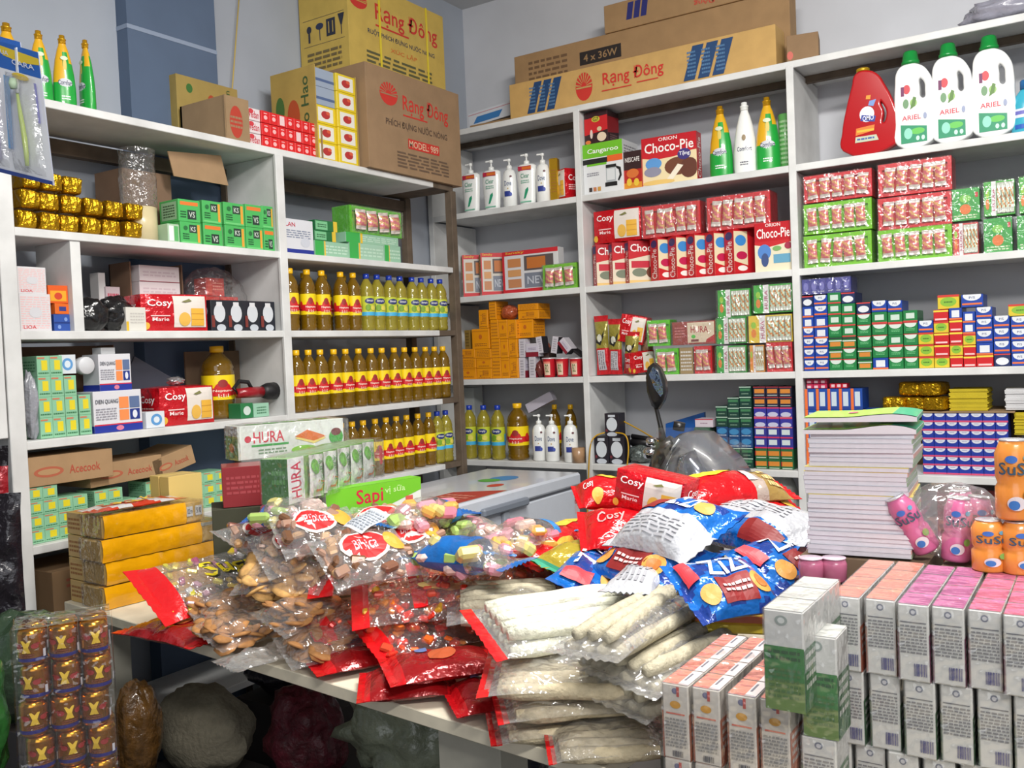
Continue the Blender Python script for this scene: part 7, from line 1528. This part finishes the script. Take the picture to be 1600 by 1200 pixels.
m = MB(); m.lathe([(r*.84, hc-.0035), (r*.84, hc-.003)], mat((206, 206, 210), .25, .9), n=24); m.box((0, 0, hc-.0015), (.010, .018, .001), CHROME); m.make('lid', can)
ztop = 1.0; layers = 6; zb0 = ztop-layers*(hc+.003)
a = Wp(47, 985, ztop); b = Wp(152, 970, ztop); d1 = (b-a).xy/2; d1 = Vector((d1.x, d1.y)); d1.normalize(); d2 = Vector((-d1.y, d1.x)); st = .0565
first_ = True
for l in range(layers):
    z = zb0+l*(hc+.003); off = (0, .004, .005, -.004, .003, 0)[l]
    for j in range(2):
        for i in range(3):
            p = Vector((a.x, a.y))+d1*(i*st+off)+d2*(j*st+.03); lab = 'gold drink can, %s of the %s rank, %s' % (('left', 'middle', 'right')[i], ('front', 'rear')[j], ('lowest layer', 'second layer up', 'third layer up', 'fourth layer up', 'fifth layer up', 'top layer')[l])
            rz = math.atan2(d1.y, d1.x)+rnd(-.5, .5)
            if first_: can.location = (p.x, p.y, z); can.rotation_euler = (0, 0, rz); can['label'] = lab; can['group'] = 'gold drink cans'; first_ = False
            else: cp(can, (p.x, p.y, z), rz, lab, 'gold drink cans')
rzc = math.atan2(d1.y, d1.x); cc = Vector((a.x, a.y))+d1*st+d2*(st*.5+.03)
t = thing('wrapping_film', 'clear shrink film holding the gold drink cans together', 'film', (cc.x, cc.y, zb0), rzc)
wrap_box(t, -st*1.5-.004, st*1.5+.004, -st-.002, st+.002, 0.001, layers*(hc+.003)+.001, 8, .003, 'plastic_wrap', film(.02, strength=.6))
carton('brown_carton', 'brown carton on the floor under the gold drink cans', 'carton', .20, .15, zb0-.001, board((120, 96, 70)), {}, (cc.x, cc.y, 0), rzc)
# things left of and behind the cans
p = on(1, -2.72, 52, 1000); crumple(.26, .24, .28, (44, 62, 44), 71, 'green_sack', 'dark green sack bulging behind the gold drink cans', (p.x-.06, p.y+.0, p.z-.21), amp=.12)
carton('stool_box', 'dark box under the green sack behind the cans', 'box', .24, .2, p.z-.212, (50, 46, 44), {}, (p.x-.06, p.y+.03, 0))
p = on(1, -3.05, -36, 1120); crumple(.14, .14, .36, (60, 130, 60), 72, 'green_bag', 'bright green bag cut by the left edge beside the cans', (p.x-.03, p.y, p.z-.2), amp=.2)
carton('stool_box', 'dark box under the bright green bag at the left edge', 'box', .1, .12, p.z-.202, (50, 46, 44), {}, (p.x-.04, p.y, 0))
# under the table
def under(px, py, y, w, d, h, label, name, seed, mm, amp=.22, base=None, rot=0):
    p = on(1, y, px, py); z = p.z if base is None else base; o = crumple(w, d, h, None, seed, name, label, (p.x, p.y, z), m_=mm, amp=amp, rot=rot); return o, z
def plinth(label, x0, x1, y0, y1, z1, col=(44, 40, 40)): return carton('dark_box', label, 'box', x1-x0, y1-y0, z1, mat(col, .8), {}, ((x0+x1)/2, (y0+y1)/2, 0))
o, z = under(320, 1200, -2.30, .36, .22, .24, 'beige grey cloth sack under the table', 'cloth_sack', 81, mat((140, 134, 116), .9, noise_amt=.15, noise_scale=80, bump=.5, bump_scale=90), .14)
print('sack', o.location)
plinth('dark crate under the beige sack', o.location.x-.16, o.location.x+.16, -2.40, -2.20, z-.001)
o2, z2 = under(640, 1215, -2.25, .34, .2, .24, 'pale green bag of garlic-like bulbs under the table', 'produce_bag', 82, mat((130, 138, 118), .35, coat=.4, noise_amt=.3, noise_scale=14, bump=.6), .5)
plinth('dark crate under the pale green produce bag', o2.location.x-.15, o2.location.x+.15, -2.35, -2.15, z2-.001)
R = random.Random(2)
m = MB()
o3, z3 = under(480, 1215, -2.2, .24, .2, .26, 'dark red net bag under the table between two sacks', 'net_bag', 83, mat((86, 20, 34), .5, noise_amt=.5, noise_scale=40, bump=.8, bump_scale=50), .3)
plinth('dark crate under the red net bag', o3.location.x-.1, o3.location.x+.1, -2.1, -1.9, z3-.001)
o3.location.y -= 0.0
o4, z4 = under(220, 1215, -2.55, .12, .12, .26, 'bag of brown and yellow sticks beside the cans', 'stick_bag', 84, mat((120, 84, 40), .3, coat=.5, noise_amt=.6, noise_scale=30, bump=.8), .2)
plinth('dark crate under the bag of sticks', o4.location.x-.06, o4.location.x+.06, -2.61, -2.49, z4-.001)
o5, z5 = under(400, 1120, -2.05, .44, .2, .16, 'glossy black and purple bag deep under the table', 'black_bag', 85, mat((26, 20, 30), .2, coat=.6, bump=.9, bump_scale=18), .25)
plinth('dark crate under the glossy black bag', o5.location.x-.2, o5.location.x+.2, -1.96, -1.76, z5-.001); o5.location.y = -1.86
o6, z6 = under(810, 1230, -2.2, .16, .2, .22, 'dark blue bag behind the table leg', 'dark_bag', 86, mat((34, 38, 52), .25, coat=.6, bump=.9, bump_scale=18), .2)
plinth('dark crate under the dark blue bag', o6.location.x-.08, o6.location.x+.08, -2.28, -2.12, max(.02, z6-.001))
# strips of goods hanging at the far left
for i, (px, py, hh, col, nm) in enumerate(((4, 1010, .55, (60, 24, 30), 'dark red'), (19, 1000, .40, (40, 34, 40), 'black'), (33, 800, .0, (0, 0, 0), ''))):
    if not hh: continue
    p = on(1, -2.68, px, py); mb, P = pouch_mesh(hh, .09, .035, (lambda u, v: pouch((206, 200, 206)) if int(u*9) % 3 == 0 else (pouch((150, 24, 34)) if int(u*9) % 3 == 1 else pouch((30, 26, 30)))) if i == 0 else pouch((32, 28, 34)), 40+i, None, 30, 10, wr=.008)
    mb.v = [(b, -c, a+hh/2) for a, b, c in mb.v]; tag(mb.make('hanging_packs', loc=(p.x, p.y, p.z), rot=.8), '%s strip of snack packets hanging at the left edge' % nm, 'packets', 'hanging snack strips')

# ------------------------------------------------------------------ toothbrush packs hanging at top left
def tb_pack(label, corners, y, bc):
    P4 = [on(1, y, *q) for q in corners]      # TL, TR, BR, BL
    P = lambda u, v, l: tuple((P4[3]*(1-u)+P4[2]*u)*(1-v)+(P4[0]*(1-u)+P4[1]*u)*v+Vector((.25, -1, 0)).normalized()*l)
    t = thing('toothbrush_pack', label, 'toothbrush pack', (0, 0, 0), 0, 'hanging toothbrush packs')
    m = MB(); m.grid(lambda u, v: P(u, v, .001), 2, 2, card((236, 238, 244)), smooth=False); m.grid(lambda u, v: P(1-u, v, -.001), 2, 2, card((206, 210, 222)), smooth=False)
    m.deco(P, [('r', 0, .80, 1, 1, (30, 100, 190)), ('p', [(.3, .97), (1, .95), (1, .9), (.7, .88), (.4, .9)], (230, 200, 40)), ('t', 'HIEU QUA', .02, .90, .5, .94, (220, 226, 240)), ('t', 'P/S', .02, .85, .34, .89, (220, 226, 240)), ('t', 'CARA', .55, .85, .92, .89, (220, 226, 240)), ('r', 0, .0, 1, .03, (30, 60, 140)), ('c', .15, .79, .12, .025, (230, 200, 60)), ('c', .68, .77, .14, .025, (230, 200, 60)), ('p', [(.36, .2), (.44, .2), (.5, .75), (.4, .75)], (120, 170, 220)), ('r', .9, .45, .94, .75, (150, 150, 210)), ('r', .1, .1, .24, .3, (190, 190, 210))], flat=False); m.make('backing_card', t)
    for k, (u, c) in enumerate(((.14, (150, 130, 190)), (.66, bc))):
        m = MB(); pts = [P(u+.02*math.sin(v*7), v, .010) for v in (.10, .2, .3, .4, .5, .58, .64)]; m.tube(pts, [.0035, .0045, .005, .0045, .004, .003, .0028], plast(c)); pts = [P(u+.0, v, .012) for v in (.64, .70, .735)]; m.tube(pts, [.0028, .005, .004], plast((210, 214, 214))); br = m.make('toothbrush', t)
        m = MB(); a_ = P(u-.01, .70, .017); m.tube([P(u, .665, .019), P(u, .70, .020), P(u, .735, .019)], [.006, .0075, .006], mat((176, 200, 170) if k else (206, 200, 214), .6)); m.make('bristles', br)
    for (u0, u1) in ((.02, .34), (.42, .92)):
        m = MB(); m.grid(lambda u, v: P(u0+(u1-u0)*u, .05+.73*v, .004+.022*(max(0, math.sin(PI*u))**.5)*(max(0, math.sin(PI*v))**.3)), 16, 16, film(.05, bscale=60, strength=.2)); m.make('plastic_blister', t)
    m = MB(); m.box(P(.64, .88, .003), (.006, .002, .05), mat((220, 224, 230), .4)); m.make('hang_tab', t); return t
yT = -3.05
tb_pack('toothbrush blister card with pale green brush hanging at top left', [(-32, 55), (60, 82), (85, 290), (-12, 266)], yT, (190, 210, 110))
tb_pack('second toothbrush blister card hanging behind the pale green one', [(-60, 40), (32, 66), (58, 272), (-40, 250)], yT+.03, (120, 130, 200))
# ------------------------------------------------------------------ scooter between the table and the back shelf
YS = -.95
SM = mat((96, 98, 104), .35, coat=.3, kind='grey_plastic'); SG2 = mat((150, 154, 166), .15, .8, kind='polished_grey'); DK = mat((24, 24, 26), .35, coat=.2)
def S(px, py, y=YS): return on(1, y, px, py)
t = thing('scooter', 'grey motor scooter under clear film with one mirror, behind the table', 'scooter', tuple(Vector((S(1080, 720).x, YS, 0))))
o0 = t.location.copy()
def loc_(p): return tuple(Vector(p)-o0)
# handlebar cowl and headlamp panel
def hull(m, pts_f, depth, mt, bulge=.03, y=YS):
    F = [S(a, b, y) for a, b in pts_f]; n = len(F); c = sum(F, Vector())/n
    v = [loc_(p) for p in F]+[loc_(p*1+Vector((0, depth, 0))) for p in F]+[loc_(c+Vector((0, -bulge, 0)))]+[loc_(c+(p-c)*.62+Vector((0, -bulge*.8, 0))) for p in F]
    fs = [(i, (i+1) % n, n+(i+1) % n, n+i) for i in range(n)]+[(i, 2*n+1+i, 2*n+1+(i+1) % n, (i+1) % n) for i in range(n)]+[(2*n, 2*n+1+(i+1) % n, 2*n+1+i) for i in range(n)]+[tuple(n+i for i in range(n))]
    m.add(v, fs, mt, True)
m = MB(); hull(m, [(1046, 690), (1062, 678), (1090, 680), (1112, 700), (1135, 722), (1150, 745), (1146, 785), (1120, 830), (1060, 840), (1030, 790), (1028, 740)], .16, SM, .05); m.make('front_cowl', t)
m = MB(); hull(m, [(1060, 712), (1082, 704), (1108, 745), (1114, 772), (1085, 782), (1062, 765), (1052, 740)], .03, SG2, .03, YS-.055); m.make('headlamp', t)
m = MB()
for a, b in (((1066, 756), (1098, 744)), ((1070, 764), (1104, 754)), ((1076, 774), (1110, 766))): m.tube([loc_(S(*a, YS-.09)), loc_(S(*b, YS-.09))], .005, CHROME)
m.make('chrome_trim', t)
m = MB(); m.tube([loc_(S(1038, 775, YS-.06)), loc_(S(1040, 735, YS-.06)), loc_(S(1052, 700, YS-.05)), loc_(S(1062, 686, YS-.05))], .006, mat((190, 196, 200), .2, .8)); m.make('edge_trim', t)
m = MB(); m.tube([loc_(S(1052, 690)), loc_(S(1036, 700)), loc_(S(1020, 735))], [.025, .03, .02], DK); m.make('handlebar', t); m = MB(); m.tube([loc_(S(1130, 740)), loc_(S(1150, 765)), loc_(S(1160, 790))], [.03, .035, .03], DK); m.make('handlebar', t); m = MB(); m.tube([loc_(S(1060, 672)), loc_(S(1062, 660))], .022, DK); m.make('switch_cap', t)
m = MB(); m.lathe([(.018, -.02), (.026, -.015), (.028, .01), (.02, .02)], CHROME, loc_(S(1017, 708)), 16); m.lathe([(.014, -.015), (.02, -.01), (.02, .008), (.014, .014)], CHROME, loc_(S(1018, 690)), 14); m.make('chrome_knob', t)
m = MB(); m.tube([loc_(S(1036, 690)), loc_(S(1032, 665)), loc_(S(1026, 640)), loc_(S(1024, 628))], [.016, .009, .008, .014], DK); st_ = m.make('mirror_stem', t)
m = MB(); hull(m, [(1009, 590), (1012, 574), (1020, 567), (1030, 576), (1037, 595), (1039, 612), (1035, 626), (1026, 640), (1018, 634), (1011, 612)], .03, DK, .012, YS-.01); mr = m.make('mirror', t)
m = MB(); q = [loc_(S(a, b, YS-.024)) for a, b in ((1014, 585), (1020, 573), (1028, 581), (1035, 600), (1036, 615), (1032, 620), (1022, 606))]; m.add(q, [tuple(range(len(q)))], mat((150, 165, 190), .08, 1.0, bump=.5, bump_scale=30)); m.make('mirror_glass', mr)
m = MB(); m.tube([(0, .05, S(1080, 830).z), (0.0, .03, .5), (0, .02, .28)], [.09, .10, .05], DK); m.make('front_shield', t)
m = MB(); m.tube([(.22*math.cos(a)*0+.0, .05+.22*math.cos(a), .23+.2*math.sin(a)) for a in [2*PI*i/20 for i in range(21)]], .045, BLACK); m.make('wheel', t)
m = MB(); m.bx(-.13, .13, .0, .14, .25, .55, DK, ch=.03); m.make('floor_panel', t)
m = MB(); F_ = film(.02, bscale=9, strength=.5); o_ = Vector((3, 1, 2))
def fs_(u, v):
    pxx = 1018+150*u; pyy = 668+130*v+30*u*v; y = YS-.10-.02*math.sin(PI*u)*math.sin(PI*v)+.02*noise.noise(Vector((u*4, v*4, 1)))
    if (u+v) < .35: pxx += 25*(0.35-(u+v))
    return loc_(S(pxx, pyy+max(0, u-.55)*60*(1-v), y))
m.grid(fs_, 18, 16, F_); m.make('plastic_wrap', t)
